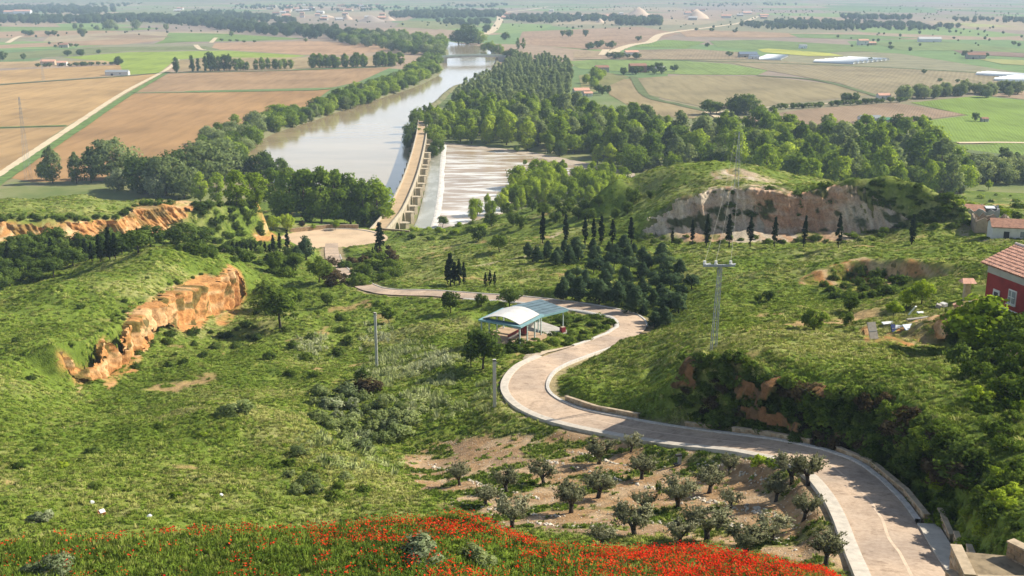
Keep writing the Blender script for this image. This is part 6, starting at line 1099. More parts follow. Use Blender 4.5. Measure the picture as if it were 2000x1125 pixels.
# ------------------------------------------------------------------ cypresses, pines, round trees, olives
ORD = ['first', 'second', 'third', 'fourth', 'fifth', 'sixth', 'seventh', 'eighth', 'ninth', 'tenth', 'eleventh', 'twelfth', 'thirteenth', 'fourteenth', 'fifteenth', 'sixteenth']
for i, (px, py, hp) in enumerate([(1060, 475, 52), (1105, 475, 48), (1143, 480, 48), (1160, 472, 38), (1174, 476, 46), (1196, 478, 42), (1233, 478, 46), (1312, 476, 26), (1352, 478, 42), (1380, 481, 54), (1424, 483, 55), (1465, 482, 50), (1512, 482, 50), (1569, 482, 52), (1637, 484, 56), (1780, 478, 50)]):
    tree_px('cypress', px, py, hp * 1.22, L_CYP, 'dark slim cypress, %s from the left in the row before the eroded cliff' % ORD[i], 'cypress row before the eroded cliff', wid=.95, lean=rt.uniform(-.04, .06))
for i, (px, py, hp, lab) in enumerate([(742, 492, 50, 'tall thin cypress right of the parking place'), (728, 502, 17, 'tiny cypress left of the tall thin one by the parking place'), (735, 498, 22, 'small cypress beside the tall thin one by the parking place'), (880, 558, 55, 'tallest cypress of the dark clump above the far road'), (888, 557, 40, 'cypress second in the dark clump above the far road'), (897, 557, 44, 'cypress in the middle of the dark clump above the far road'), (906, 555, 38, 'rightmost cypress of the dark clump above the far road'), (874, 556, 38, 'leftmost cypress of the dark clump above the far road'), (948, 559, 24, 'left cypress of the small trio above the far road'), (957, 559, 28, 'middle cypress of the small trio above the far road'), (966, 558, 24, 'right cypress of the small trio above the far road'),
    (562, 493, 38, 'cypress nearest the parking place in the valley row'), (547, 493, 33, 'second cypress left of the parking place in the valley row'), (534, 493, 30, 'third cypress left of the parking place in the valley row'), (18, 520, 42, 'cypress in the valley at the left picture edge'), (103, 518, 46, 'dark cypress standing alone in the left valley'), (215, 508, 56, 'tallest cypress behind the left spur'), (226, 506, 44, 'cypress just right of the tallest behind the left spur'), (196, 512, 46, 'cypress left of the tallest behind the left spur'), (180, 514, 36, 'wide low cypress behind the left spur'), (168, 512, 40, 'cypress at the left end of the group behind the spur'), (270, 484, 34, 'cypress poking over the crest of the left spur'), (386, 480, 24, 'small cypress over the highest point of the left spur')]): tree_px('cypress', px, py, hp * 1.2, L_CYP, lab, wid=1.15)
for k, px in enumerate(range(446, 530, 9)): tree_px('cypress', px, 494 - (k % 3), rt.uniform(15, 24), L_CYP, 'small cypress in the low dark hedge below the mesa', 'low cypress hedge below the mesa', wid=1.8)
tree_px('pine', 598, 508, 50, L_PIN, 'wide dark blue green conifer left of the parking place', wid=1.3); tree_px('pine', 580, 510, 32, L_PIN, 'lower dark conifer left of the wide one by the parking place', wid=1.5)
def pxfill(poly, n, seed, dmin):
    rs = random.Random(seed); xs = [p[0] for p in poly]; ys = [p[1] for p in poly]; out = []; t_ = 0
    while len(out) < n and t_ < n * 80:
        t_ += 1; x = rs.uniform(min(xs), max(xs)); y = rs.uniform(min(ys), max(ys))
        if inpoly(np.array([x]), np.array([y]), poly)[0] and all((x - a) ** 2 + (2.2 * (y - b)) ** 2 > dmin ** 2 for a, b in out): out.append((x, y))
    return out
for x, y in pxfill([(1092, 575), (1130, 535), (1200, 512), (1300, 505), (1352, 560), (1345, 600), (1285, 632), (1262, 618), (1215, 596), (1120, 586)], 46, 3, 26): kd_ = 'pine' if rt.random() < .4 else 'small'; tree_px(kd_, x, y, rt.uniform(22, 37), L_PIN, 'dark %s pine in the dense slope plantation above the second bend' % ('pointed' if kd_ == 'pine' else 'rounded'), 'dark %s pines above the second bend' % ('pointed' if kd_ == 'pine' else 'rounded'), wid=1.5, name='pine_tree')
for px, py, hp in [(1100, 588, 50), (1130, 590, 54), (1170, 594, 52), (1205, 600, 54), (1240, 612, 54), (1278, 640, 34), (1300, 634, 38), (1325, 612, 38)]: tree_px('pine', px, py, hp, L_PIN, 'large dark pine at the road edge of the slope plantation', 'large pines at the road edge', wid=1.5)
for x, y in pxfill([(1025, 505), (1060, 490), (1130, 488), (1240, 492), (1240, 512), (1130, 520), (1060, 520)], 20, 5, 22): tree_px('pine', x, y, rt.uniform(22, 38), L_PIN, 'low dark conifer below the cypress row', 'low conifers below the cypress row', wid=1.5)
for i, (px, py, hp) in enumerate([(935, 470, 30), (960, 442, 28), (990, 422, 28), (1002, 442, 30), (1018, 447, 26), (1040, 412, 28), (1060, 422, 28), (1080, 402, 26), (1100, 422, 30), (1115, 407, 24), (1140, 412, 24), (1150, 432, 28), (1170, 402, 24), (1025, 402, 24), (1130, 428, 26), (1085, 436, 24), (1200, 430, 26), (1235, 400, 34), (1225, 418, 26), (1270, 388, 18)]): tree_px('ball', px, py, hp, L_DRK, 'dark round crowned tree on the knoll above the near bank', 'round trees on the knoll', wid=1.05)
for px, py, hp, kd, m, lab in [(880, 612, 44, 'small', L_SHR, 'small sparse green tree left of the far road'), (995, 600, 42, 'small', L_DRK, 'dark spreading small tree behind the barrel roofed shelter'), (940, 597, 26, 'ball', L_DRK, 'dark round bush tree beside the far road'), (944, 722, 84, 'small', L_DRK, 'large dark bushy tree in front of the shelter, left of the bend'), (920, 716, 50, 'small', L_DRK, 'lower bushy tree left of the large dark one by the bend'), (1100, 642, 32, 'small', L_DRK, 'dark bushy tree at the right foot of the flat canopy'), (540, 532, 42, 'small', L_SHR, 'small tree below the mesa end, left'), (578, 530, 38, 'small', L_SHR, 'small tree below the mesa end, right'), (624, 552, 54, 'small', L_SHR, 'thin leaning tree on the grassy crest before the parking place'), (548, 640, 84, 'small', L_SHR, 'sparse tree on the slope right of the orange cliff'), (520, 600, 60, 'small', L_SHR, 'sparse small tree just right of the cliff end'), (575, 602, 44, 'small', L_SHR, 'low sparse tree on the slope behind the cliff end'), (760, 632, 34, 'small', L_SHR, 'bushy small tree up the slope behind the first utility pole'), (640, 596, 26, 'ball', L_DRK, 'dark low bush tree on the middle slope'), (975, 492, 34, 'small', L_SHR, 'bare looking small tree on the meadow left of the path'), (865, 445, 24, 'small', L_GRY, 'bare grey shrub tree on the bank above the rapids'),
    (1905, 640, 60, 'small', L_SHR, 'bushy tree below the yard of the red house'), (1590, 648, 48, 'ball', L_SHR, 'round green tree on the sunny bank, larger of two'), (1652, 636, 30, 'ball', L_SHR, 'round green bush tree on the sunny bank, smaller of two'), (1770, 604, 46, 'small', L_BRI, 'light feathery tree left of the rubble heap'), (1800, 596, 52, 'small', L_BRI, 'taller light feathery tree above the plank pile'), (1660, 608, 34, 'ball', L_DRK, 'dark bush tree at the foot of the mound'), (1745, 618, 34, 'small', L_BRI, 'low light green bush tree on the mound'), (1500, 588, 24, 'ball', L_DRK, 'dark bush on the green slope behind the pylon'), (1480, 590, 18, 'ball', L_DRK, 'low dark bush left of the other on the slope behind the pylon'), (1960, 425, 20, 'ball', L_BRI, 'bright bush beside the ruins at right'), (1985, 430, 18, 'ball', L_DRK, 'dark bush behind the white cottage')]: tree_px(kd, px, py, hp, m, lab, wid=1.15)
hx, hy, _ = P(1938, 600, 112.5); tree('small', (hx, hy, hz(hx, hy) - .2), 6.6, L_BRI, 'light green spreading tree in front of the red house', wid=1.25)
hx, hy, _ = P(1985, 640, 108); tree('small', (hx, hy, hz(hx, hy) - .2), 4.0, L_SHR, 'dark leafy tree below the red house window', wid=1.3)
OLV = [(898, 948, 56, 'olive tree standing alone at the left end of the grove'), (990, 962, 56, 'olive tree behind the dark low olive at the left of the grove'), (950, 988, 50, 'dark low olive tree at the left of the grove'), (1000, 1032, 82, 'large bushy grey olive at the lower left corner of the grove'), (1062, 945, 60, 'olive tree third from the left along the back of the grove'), (1170, 906, 58, 'olive tree nearest the inner road edge at the back of the grove'), (1232, 882, 44, 'small olive tree beside the road at the top of the grove'), (1253, 936, 56, 'olive tree below the small roadside olive'), (1115, 1002, 72, 'olive tree with slim dark trunk on open orange soil'), (1168, 972, 64, 'olive tree up slope right of the slim trunked olive'), (1255, 998, 54, 'olive crown directly behind the dark trunked one'), (1240, 1048, 76, 'dark trunked olive in front, right of the slim trunked olive'), (1175, 1066, 52, 'low grey olive rising from the poppies'), (1325, 992, 70, 'round olive tree in the centre of the grove'), (1385, 963, 60, 'olive tree right of the central round olive'), (1424, 926, 50, 'olive tree near the road above the centre'), (1428, 992, 50, 'thin olive tree right of centre'), (1328, 1064, 62, 'grey low olive left of the widest one'), (1382, 1056, 82, 'widest olive tree with a leaning forked trunk'), (1455, 1084, 72, 'pale grey olive at the front, half above the poppies'), (1515, 980, 60, 'open branched olive left of the paired big olives'), (1510, 1060, 70, 'dark round olive at the front right'), (1570, 1016, 74, 'olive tree with a leaning trunk beside the pavement'), (1548, 942, 62, 'left stem of the paired big olives at the road bend'), (1578, 948, 76, 'right and larger of the paired big olives at the road bend'), (1612, 1106, 84, 'large olive at the lower right corner by the pavement')]
for i, (px, py, hp, lab) in enumerate(OLV): tree_px('olive', px, py, hp * .93, L_OLI, lab, 'olive grove trees', wid=1.0 if hp < 78 else 1.08, var=i % 6)
p = place(1286, 960); tree('bush', p, 1.1, L_DRK, 'small dark shrub beside the stone edging in the grove', wid=.35, cat='bush')
for x, y in pxfill([(0, 500), (60, 488), (160, 482), (260, 476), (400, 476), (430, 482), (300, 486), (200, 512), (100, 545), (0, 575)], 34, 61, 30): hh = rt.uniform(30, 50); zn = 'left' if x < 130 else ('middle' if x < 290 else 'right'); sz_ = 'tall' if hh > 42 else 'low'; tree_px('small', x, y, hh, L_DRK, '%s dark bushy tree in the %s of the valley behind the left spur' % (sz_, zn), '%s dark trees in the %s of the valley behind the spur' % (sz_, zn), wid=1.5, name='valley_tree')
# ------------------------------------------------------------------ shrubs
BT = {'dark_leaf': 'dark green', 'shrub_leaf': 'mid green', 'bright_leaf': 'bright green', 'brown_shrub_leaf': 'brownish', 'grey_willow_leaf': 'grey green', 'pale_shrub_leaf': 'pale silvery'}
def bushes(poly, n, seed, dmin, h0, h1, mats, label, group, kinds=('bush', 'spray'), wid=1.3):
    kn = {21: 'scarp_bush', 22: 'roadside_bush', 23: 'slope_bush', 24: 'slope_bush', 26: 'silvery_bush', 28: 'slope_bush', 29: 'low_shrub', 30: 'low_shrub', 31: 'cliff_bush', 32: 'valley_shrub', 33: 'valley_shrub', 34: 'rim_shrub', 37: 'hill_shrub', 38: 'hill_shrub', 41: 'cliff_bush'}.get(seed, 'bush')
    rs = random.Random(seed)
    for x, y in pxfill(poly, n, seed, dmin):
        p = place(x, y); hgt = rs.uniform(h0, h1); m = rs.choice(mats); tn = BT[m.name]; sz_ = 'tall ' if hgt > h0 + .66 * (h1 - h0) else ('small ' if hgt < h0 + .33 * (h1 - h0) else ''); rest = label[label.index('bush'):]; tree(rs.choice(kinds), (p[0], p[1], p[2] - .12), hgt, m, sz_ + tn + ' ' + rest, sz_ + tn + ' ' + group, cat='bush', wid=wid * rs.uniform(.8, 1.2), name=kn)
bushes([(1320, 770), (1400, 740), (1500, 745), (1640, 775), (1740, 790), (1850, 850), (1920, 930), (1860, 960), (1760, 930), (1660, 890), (1500, 850), (1380, 830)], 120, 21, 26, .8, 1.8, [L_DRK, L_DRK, L_SHR, L_SHR, L_BRN], 'dark bush on the shaded scarp above the road', 'bushes on the shaded scarp')
bushes([(1700, 905), (1790, 950), (1900, 940), (2000, 900), (2000, 1040), (1900, 1045), (1850, 1040), (1790, 985)], 52, 22, 38, .5, 1.2, [L_SHR, L_SHR, L_SHR, L_BRI, L_BRI], 'green bush on the bank right of the road', 'bushes right of the road', wid=1.4)
bushes([(1850, 660), (1920, 640), (2000, 640), (2000, 800), (1900, 740), (1850, 710)], 22, 23, 36, 1.4, 2.6, [L_SHR, L_BRI, L_SHR, L_DRK], 'leafy bush on the slope below the red house', 'bushes below the red house', wid=1.1)
bushes([(1900, 780), (2000, 760), (2000, 900), (1940, 880)], 9, 24, 40, .7, 1.3, [L_SHR, L_BRI], 'green bush at the right edge above the bank', 'bushes at the right edge')
bushes([(1330, 690), (1420, 700), (1480, 730), (1440, 770), (1340, 760)], 14, 25, 34, .8, 1.5, [L_DRK, L_SHR], 'dark bush at the foot of the pylon knoll', 'bushes below the pylon knoll')
bushes([(600, 770), (700, 770), (800, 800), (790, 850), (700, 880), (620, 830)], 34, 26, 30, 1.0, 2.0, [L_GRY, L_PALE, L_GRY], 'silvery grey green bush in the gully left of the grove', 'silvery bushes in the gully', ('spray', 'bush'), 1.35)
bushes([(560, 880), (640, 900), (720, 970), (640, 985), (560, 960)], 12, 27, 40, .6, 1.1, [L_GRY, L_SHR], 'low grey green bush on the front of the grassy spur', 'low bushes on the grassy spur')
bushes([(470, 620), (560, 580), (700, 640), (720, 760), (560, 740), (480, 700)], 18, 28, 46, .8, 1.8, [L_SHR, L_DRK, L_SHR], 'green bush on the middle slope right of the orange cliff', 'bushes on the middle slope')
bushes([(20, 660), (240, 560), (400, 500), (430, 520), (250, 600), (190, 640), (60, 760), (20, 760)], 11, 29, 60, .5, 1.2, [L_SHR, L_DRK], 'low dark bush on the top of the left spur', 'low bushes on the left spur')
bushes([(20, 800), (350, 770), (560, 860), (560, 960), (300, 990), (20, 980)], 20, 30, 70, .35, .9, [L_SHR, L_DRK, L_SHR, L_BRI], 'low bush in the grass of the left foreground slope', 'low bushes on the left foreground slope')
bushes([(240, 720), (300, 660), (440, 640), (500, 640), (480, 680), (320, 720)], 22, 31, 34, .8, 1.7, [L_DRK, L_SHR], 'dark bush along the foot of the orange cliff', 'bushes at the foot of the orange cliff')
bushes([(195, 645), (245, 606), (300, 572), (350, 545), (395, 530), (430, 520), (425, 528), (350, 556), (300, 584), (250, 620), (205, 660)], 26, 43, 16, .3, .8, [L_SHR, L_SHR, L_DRK], 'low bush on the grassy lip of the orange scarp', 'bushes on the lip of the orange scarp', wid=1.6)
bushes([(0, 490), (120, 480), (260, 470), (420, 470), (520, 478), (600, 510), (560, 540), (440, 510), (300, 474), (180, 506), (0, 560)], 60, 32, 26, 1.4, 3.4, [L_DRK, L_DRK, L_SHR], 'dark bush in the valley behind the left spur', 'bushes in the valley behind the spur', wid=1.5)
bushes([(380, 395), (490, 395), (520, 460), (440, 470), (400, 430)], 26, 33, 20, 1.5, 3.0, [L_DRK, L_SHR], 'dark bush on the vegetated end of the mesa', 'bushes on the mesa end', wid=1.5)
bushes([(0, 424), (230, 424), (260, 398), (390, 384), (380, 392), (250, 412), (230, 432), (0, 432)], 34, 34, 16, 1.0, 2.2, [L_DRK], 'dark bush along the rim of the mesa', 'bushes along the mesa rim', wid=1.5)
bushes([(640, 520), (720, 500), (760, 480), (780, 540), (700, 560), (650, 560)], 34, 35, 22, 1.5, 3.0, [L_SHR, L_DRK, L_SHR, L_BRN], 'green bush between parking place and far road', 'bushes between parking place and road', wid=1.4)
bushes([(780, 455), (870, 445), (960, 432), (960, 450), (860, 470), (790, 468)], 22, 36, 22, 1.2, 2.6, [L_SHR, L_BRI], 'bush on the bank above the weir', 'bushes on the bank above the weir', wid=1.6)
bushes([(1690, 375), (1740, 355), (1830, 375), (1890, 420), (1880, 450), (1760, 440), (1720, 410)], 34, 37, 20, 1.0, 2.0, [L_DRK, L_SHR, L_SHR], 'dark bush on the right shoulder of the eroded hill', 'bushes on the eroded hill shoulder', wid=1.6)
bushes([(1250, 460), (1420, 466), (1650, 466), (1780, 440), (1700, 474), (1400, 476), (1250, 474)], 30, 38, 22, .8, 1.6, [L_DRK, L_SHR], 'dark bush along the foot of the eroded cliff', 'bushes at the cliff foot', wid=1.6)
bushes([(1060, 655), (1110, 625), (1180, 620), (1196, 638), (1150, 665), (1040, 690), (1000, 690), (1010, 675)], 26, 39, 22, .8, 1.3, [L_SHR, L_DRK, L_SHR], 'dark green bush on the planted island inside the second bend', 'bushes on the planted island', wid=1.8)
bushes([(1600, 565), (1660, 525), (1740, 540), (1780, 560), (1700, 590), (1640, 595)], 22, 40, 22, 1.0, 2.0, [L_DRK], 'dark bush in the hollow behind the mound', 'bushes in the hollow')  # dark leaves only, added in number to deepen the hollow's shade
bushes([(1380, 370), (1560, 365), (1700, 352), (1700, 400), (1560, 430), (1400, 420)], 22, 41, 30, 1.0, 2.0, [L_DRK], 'dark bush clinging to the eroded cliff', 'bushes on the eroded cliff', wid=1.4)
bushes([(1840, 385), (1990, 380), (1990, 420), (1890, 410)], 16, 42, 24, 1.0, 2.2, [L_BRI, L_SHR], 'light bush around the ruins at right', 'bushes around the ruins', wid=1.5)
for px, py, h, m, lab in [(1480, 905, .9, L_BRI, 'bright green low bush at the roadside left of the paired olives'), (1512, 912, .9, L_BRI, 'bright green low bush right beside the other roadside bush'), (720, 765, 2.0, L_BRN, 'brownish bush on the slope below the first utility pole'), (460, 806, 1.6, L_GRY, 'grey bush on the crest of the grassy spur'), (820, 1090, 1.1, L_PALE, 'pale grey bush among the poppies at the bottom'), (930, 1100, 1.0, L_GRY, 'olive green bush among the poppies right of the pale one'), (110, 1118, .9, L_PALE, 'pale bush at the bottom left among poppies'), (60, 1122, .7, L_PALE, 'small pale bush at the bottom left corner'), (1900, 1075, 1.0, L_BRI, 'bright leafy bush growing in the lower right planter'), (1822, 870, 1.0, L_BRI, 'small yellow green bush glowing on the shaded scarp'), (80, 1020, 1.0, L_PALE, 'pale bush left of the crushed box at the poppy edge')]:
    p = place(px, py); tree('spray' if 'pale' in lab else 'bush', (p[0], p[1], p[2] - .1), h, m, lab, cat='bush', wid=1.5)
# ------------------------------------------------------------------ far buildings
M_SLATE = mat('slate_blue', (.17, .21, .27), .15, 1)
FB = [('farm_house', 'small farmhouse with pink walls beside the hedge on the left plain', 95, 127, 18, 9, 5, .1, M_STONE2, M_TILE), ('white_shed', 'long low white and green shed by the lime green field', 230, 147, 26, 9, 4, .05, M_WHITEW, M_STEEL), ('farm_house', 'small white house beside the hedge right of the pink farmhouse', 122, 128, 12, 8, 4, .1, M_WHITEW, M_TILE), ('white_barn', 'bright white barn behind the far left wood', 45, 27, 60, 22, 10, .05, M_WB, M_TILE), ('long_barn', 'red roofed long barn left of the bright white one', 25, 27, 60, 20, 8, .05, M_WHITEW, M_TILE),
 ('farm_house', 'small grey farmhouse on the far left plain', 125, 93, 14, 9, 5, .2, M_GREYP, M_TILE2), ('farm_house', 'red roofed hut at the edge of the right bank wood', 1135, 184, 15, 9, 4, .2, M_WHITEW, M_TILE), ('farm_house', 'white hut right of the red roofed hut', 1148, 188, 8, 6, 3, .2, M_WHITEW, M_TILE), ('brick_barn', 'old brown barn in the green meadow beside bushes', 1245, 141, 20, 10, 8, .15, M_TILE2, M_TILE2), ('white_shed', 'pale shed right of the old brown barn', 1285, 139, 16, 8, 4, .1, M_WHITEW, M_WROOF), ('farm_house', 'small white farm with red roof on the right plain', 1233, 108, 20, 10, 5, .2, M_WHITEW, M_TILE), ('farm_house', 'grey house under the tree left of the green meadow', 1175, 141, 16, 9, 6, .2, M_GREYP, M_TILE2), ('blue_barn', 'blue grey roofed barn beside the small greenhouse', 1460, 112, 26, 13, 5, .05, M_GREYP, M_SLATE), ('white_shed', 'small white shed in front of the blue roofed barn', 1472, 115, 14, 8, 4, .05, M_WB, M_SLATE),
 ('farm_house', 'white walled farm with dark trees on the far right plain', 1685, 88, 18, 10, 8, .1, M_WHITEW, M_TILE), ('white_barn', 'long white roofed barn on the far right plain', 1815, 82, 40, 14, 6, -.1, M_WB, M_WROOF), ('farm_house', 'pink farmhouse right of the white walled farm', 1702, 88, 14, 9, 4, .1, M_STONE2, M_TILE), ('farm_house', 'grey farmhouse beside the tall tree at far right', 1905, 115, 24, 12, 6, -.1, M_GREYP, M_TILE2), ('farm_house', 'small white house on the hedge behind the mauve field', 1725, 193, 11, 7, 3.5, .1, M_WHITEW, M_TILE), ('warehouse', 'low grey warehouse at the edge of the bright green field', 1698, 239, 16, 8, 3.5, .05, M_WB, M_STEEL), ('farm_house', 'low green roofed hut right of the grey warehouse', 1728, 241, 9, 6, 3, .05, M_GREYP, mat('green_roof', (.08, .25, .15), .2, 1)), ('white_shed', 'pair of pale sheds on the middle right plain', 1568, 95, 12, 8, 5, 0, M_WB, M_STEEL), ('farm_house', 'lone small house beside the tree in the green field', 1922, 238, 5, 4, 2.5, .1, M_GREYP, M_TILE2)]
for nm, lab, px, py, L, W, Hh, rz, wm, rm in FB: gable_house(nm, lab, px, py, L, W, Hh, rz, wm, rm, 'barn' if 'barn' in nm else ('shed' if 'shed' in nm or 'warehouse' in nm else 'house'), .45, [('door', -L * .2, 1.2, L * .1, 2.4), ('window', L * .15, Hh * .55, L * .08, Hh * .3)] if L < 30 else [], loc=Pz(px, py, 0), zoff=0)
# greenhouses: ribs of plastic tunnels
M_PLAS = mat('greenhouse_plastic', (.82, .85, .84), .08, .05, rough=.4, obj=False)
def tunnels(label, a, b, n, w):
    A = np.array(Pz(*a, 0)); B = np.array(Pz(*b, 0)); d = (B - A)[:2]; L = np.linalg.norm(d); t = thing('greenhouse', label, 'greenhouse', (A[0], A[1], 0), math.atan2(d[1], d[0]), 'plastic greenhouses')
    for k in range(n):
        V = []; F = []; m_ = 8
        for i in range(m_ + 1):
            an = math.pi * i / m_; y = k * w * 1.03 + w / 2 - w / 2 * math.cos(an); z = .6 + 3.2 * math.sin(an); V += [(0, y, z), (L, y, z)]
            if i: F.append((2 * i - 2, 2 * i - 1, 2 * i + 1, 2 * i))
        F.append(tuple(range(0, 2 * m_ + 2, 2))[::-1]); F.append(tuple(range(1, 2 * m_ + 2, 2))); obj('tunnel', mesh_np('tunnel', V, F, M_PLAS, True), t)
tunnels('long white plastic greenhouse in the middle of the right plain', (1588, 122), (1666, 126), 8, 13); tunnels('smaller white greenhouse beside the blue roofed barn', (1482, 117), (1525, 118), 6, 13); tunnels('white greenhouse cut by the right picture edge', (1940, 158), (2040, 164), 6, 10); tunnels('narrow white greenhouse above the one at the right edge', (1905, 147), (2030, 155), 3, 10)
# gravel works: spoil heaps on the horizon
M_SAND = mat('gravel_heap', (.66, .50, .36), .2, .02, obj=False); M_SAND2 = mat('grey_heap', (.40, .33, .27), .2, .02, obj=False)
def heap(label, px, py, wpx, hpx, m):
    p = Pz(px, py, 0); k = pxm(p); w = wpx / k; h = hpx / k * 1.02; V = [(0, 0, h)]; F = []; n = 14; rs = random.Random(px)
    for j, (f, zz) in enumerate(((.35, .62), (.7, .25), (1, -.02))):
        for i in range(n): a = 2 * math.pi * i / n; q = w / 2 * f * rs.uniform(.85, 1.15); V.append((q * math.cos(a), q * math.sin(a) * .7, h * zz))
    for i in range(n): F.append((0, 1 + i, 1 + (i + 1) % n))
    for j in range(2):
        for i in range(n): a = 1 + j * n + i; b = 1 + j * n + (i + 1) % n; F.append((a, a + n, b + n, b))
    tag(obj('gravel_heap', mesh_np('gravel_heap', V, F, m, True), None, p), label, 'gravel heap', 'gravel heaps on the horizon')
for px, py, w, h, m, lab in [(1248, 30, 52, 16, M_SAND, 'large pale gravel heap right of centre on the horizon'), (1360, 36, 56, 18, M_SAND, 'pointed gravel heap farthest right on the horizon'), (1172, 44, 20, 8, M_SAND, 'small orange gravel heap below the large pale one'), (760, 40, 30, 8, M_SAND, 'orange sand heap beside the grey mound'), (725, 42, 60, 13, M_SAND2, 'broad grey mound left of the orange sand heap'), (678, 38, 26, 10, M_SAND, 'pale sand heap left of the grey mound'), (640, 34, 30, 5, M_SAND, 'low pale sand bank on the far left works'), (1215, 42, 16, 5, M_SAND, 'low sand heap between the two gravel heaps')]: heap(lab, px, py, w, h, m)
# far village
rv = random.Random(9)
for k in range(70):
    px = rv.choice([rv.uniform(520, 760), rv.uniform(180, 420), rv.uniform(980, 1260), rv.uniform(1340, 1500), rv.uniform(560, 720)]); py = rv.uniform(10, 42) if px < 800 else rv.uniform(22, 40); p = Pz(px, py, 0); L = rv.uniform(14, 34)
    wm_, wn_ = rv.choice([(M_WHITEW, 'white'), (M_WHITEW, 'white'), (M_STONE2, 'sandy'), (M_GREYP, 'grey')]); rm_, rn_ = rv.choice([(M_TILE, 'pale red'), (M_TILE, 'pale red'), (M_TILE2, 'brown'), (M_WROOF, 'pale')]); zn_ = 'far left' if px < 450 else ('gravel works' if px < 800 else ('far middle' if px < 1300 else 'far right'))
    gable_house('village_house', 'tiny %s house with %s roof in the %s village by the horizon' % (wn_, rn_, zn_), px, py, L, L * .6, rv.uniform(5, 8), rv.uniform(-.4, .4), wm_, rm_, 'house', .4, [], '%s houses with %s roofs in the %s village' % (wn_, rn_, zn_), 0, loc=p)
# ------------------------------------------------------------------ ground cover nobody could count: instanced stuff
def stuff(name, label, pts, scl, protos, seed=0, tilt=.12, slope_align=True):
    n = len(pts); rs = np.random.RandomState(seed); me = bpy.data.meshes.new(name); me.vertices.add(n); me.vertices.foreach_set('co', np.asarray(pts, np.float32).ravel())
    def at_(nm, tp, arr, key): a = me.attributes.new(nm, tp, 'POINT'); a.data.foreach_set(key, arr)
    rot = np.zeros((n, 3), np.float32); rot[:, 2] = rs.uniform(0, 6.28, n); rot[:, :2] = rs.normal(0, tilt, (n, 2))
    if slope_align:
        pa = np.asarray(pts, float); e = .8; zx = (hzv(pa[:, 0] + e, pa[:, 1]) - hzv(pa[:, 0] - e, pa[:, 1])) / (2 * e); zy = (hzv(pa[:, 0], pa[:, 1] + e) - hzv(pa[:, 0], pa[:, 1] - e)) / (2 * e); nv = np.stack([-zx, -zy, np.ones(n)], 1) + rs.normal(0, tilt, (n, 3)); nv /= np.linalg.norm(nv, axis=1)[:, None]
        ax = np.cross(np.array([0., 1., 0.]), nv); ax /= np.linalg.norm(ax, axis=1)[:, None]; ay = np.cross(nv, ax); c_, s_ = np.cos(rot[:, 2])[:, None], np.sin(rot[:, 2])[:, None]; X_ = ax * c_ + ay * s_; Y_ = -ax * s_ + ay * c_
        rot[:, 0] = np.arctan2(Y_[:, 2], nv[:, 2]); rot[:, 1] = -np.arcsin(np.clip(X_[:, 2], -1, 1)); rot[:, 2] = np.arctan2(X_[:, 1], X_[:, 0])
    at_('rot', 'FLOAT_VECTOR', rot.ravel(), 'vector')
    sc_ = np.asarray(scl, np.float32); sc_ = np.repeat(sc_[:, None], 3, 1) if sc_.ndim == 1 else sc_; at_('scl', 'FLOAT_VECTOR', sc_.ravel(), 'vector'); at_('pick', 'INT', rs.randint(0, len(protos), n).astype(np.int32), 'value')
    o = obj(name, me); tag(o, label, None, None, 'stuff')
    ng = bpy.data.node_groups.new(name + '_scatter', 'GeometryNodeTree'); ng.interface.new_socket('Geometry', in_out='INPUT', socket_type='NodeSocketGeometry'); ng.interface.new_socket('Geometry', in_out='OUTPUT', socket_type='NodeSocketGeometry')
    gi = ng.nodes.new('NodeGroupInput'); go = ng.nodes.new('NodeGroupOutput'); jn = ng.nodes.new('GeometryNodeJoinGeometry'); lk = ng.links.new
    def na(nm, tp): a = ng.nodes.new('GeometryNodeInputNamedAttribute'); a.data_type = tp; a.inputs[0].default_value = nm; return a.outputs[0]
    rt_, st_, pk = na('rot', 'FLOAT_VECTOR'), na('scl', 'FLOAT_VECTOR'), na('pick', 'INT')
    for i, pm in enumerate(protos):
        po = bpy.data.objects.new(pm.name + '_source', pm); oi = ng.nodes.new('GeometryNodeObjectInfo'); oi.inputs['Object'].default_value = po; oi.inputs['As Instance'].default_value = True
        cmpn = ng.nodes.new('FunctionNodeCompare'); cmpn.data_type = 'INT'; cmpn.operation = 'EQUAL'; ii_ = [s_ for s_ in cmpn.inputs if s_.type == 'INT']; lk(pk, ii_[0]); ii_[1].default_value = i
        ip = ng.nodes.new('GeometryNodeInstanceOnPoints'); lk(gi.outputs[0], ip.inputs['Points']); lk(cmpn.outputs[0], ip.inputs['Selection']); lk(oi.outputs['Geometry'], ip.inputs['Instance']); lk(rt_, ip.inputs['Rotation']); lk(st_, ip.inputs['Scale']); lk(ip.outputs[0], jn.inputs[0])
    lk(jn.outputs[0], go.inputs[0]); md = o.modifiers.new('scatter', 'NODES'); md.node_group = ng; return o
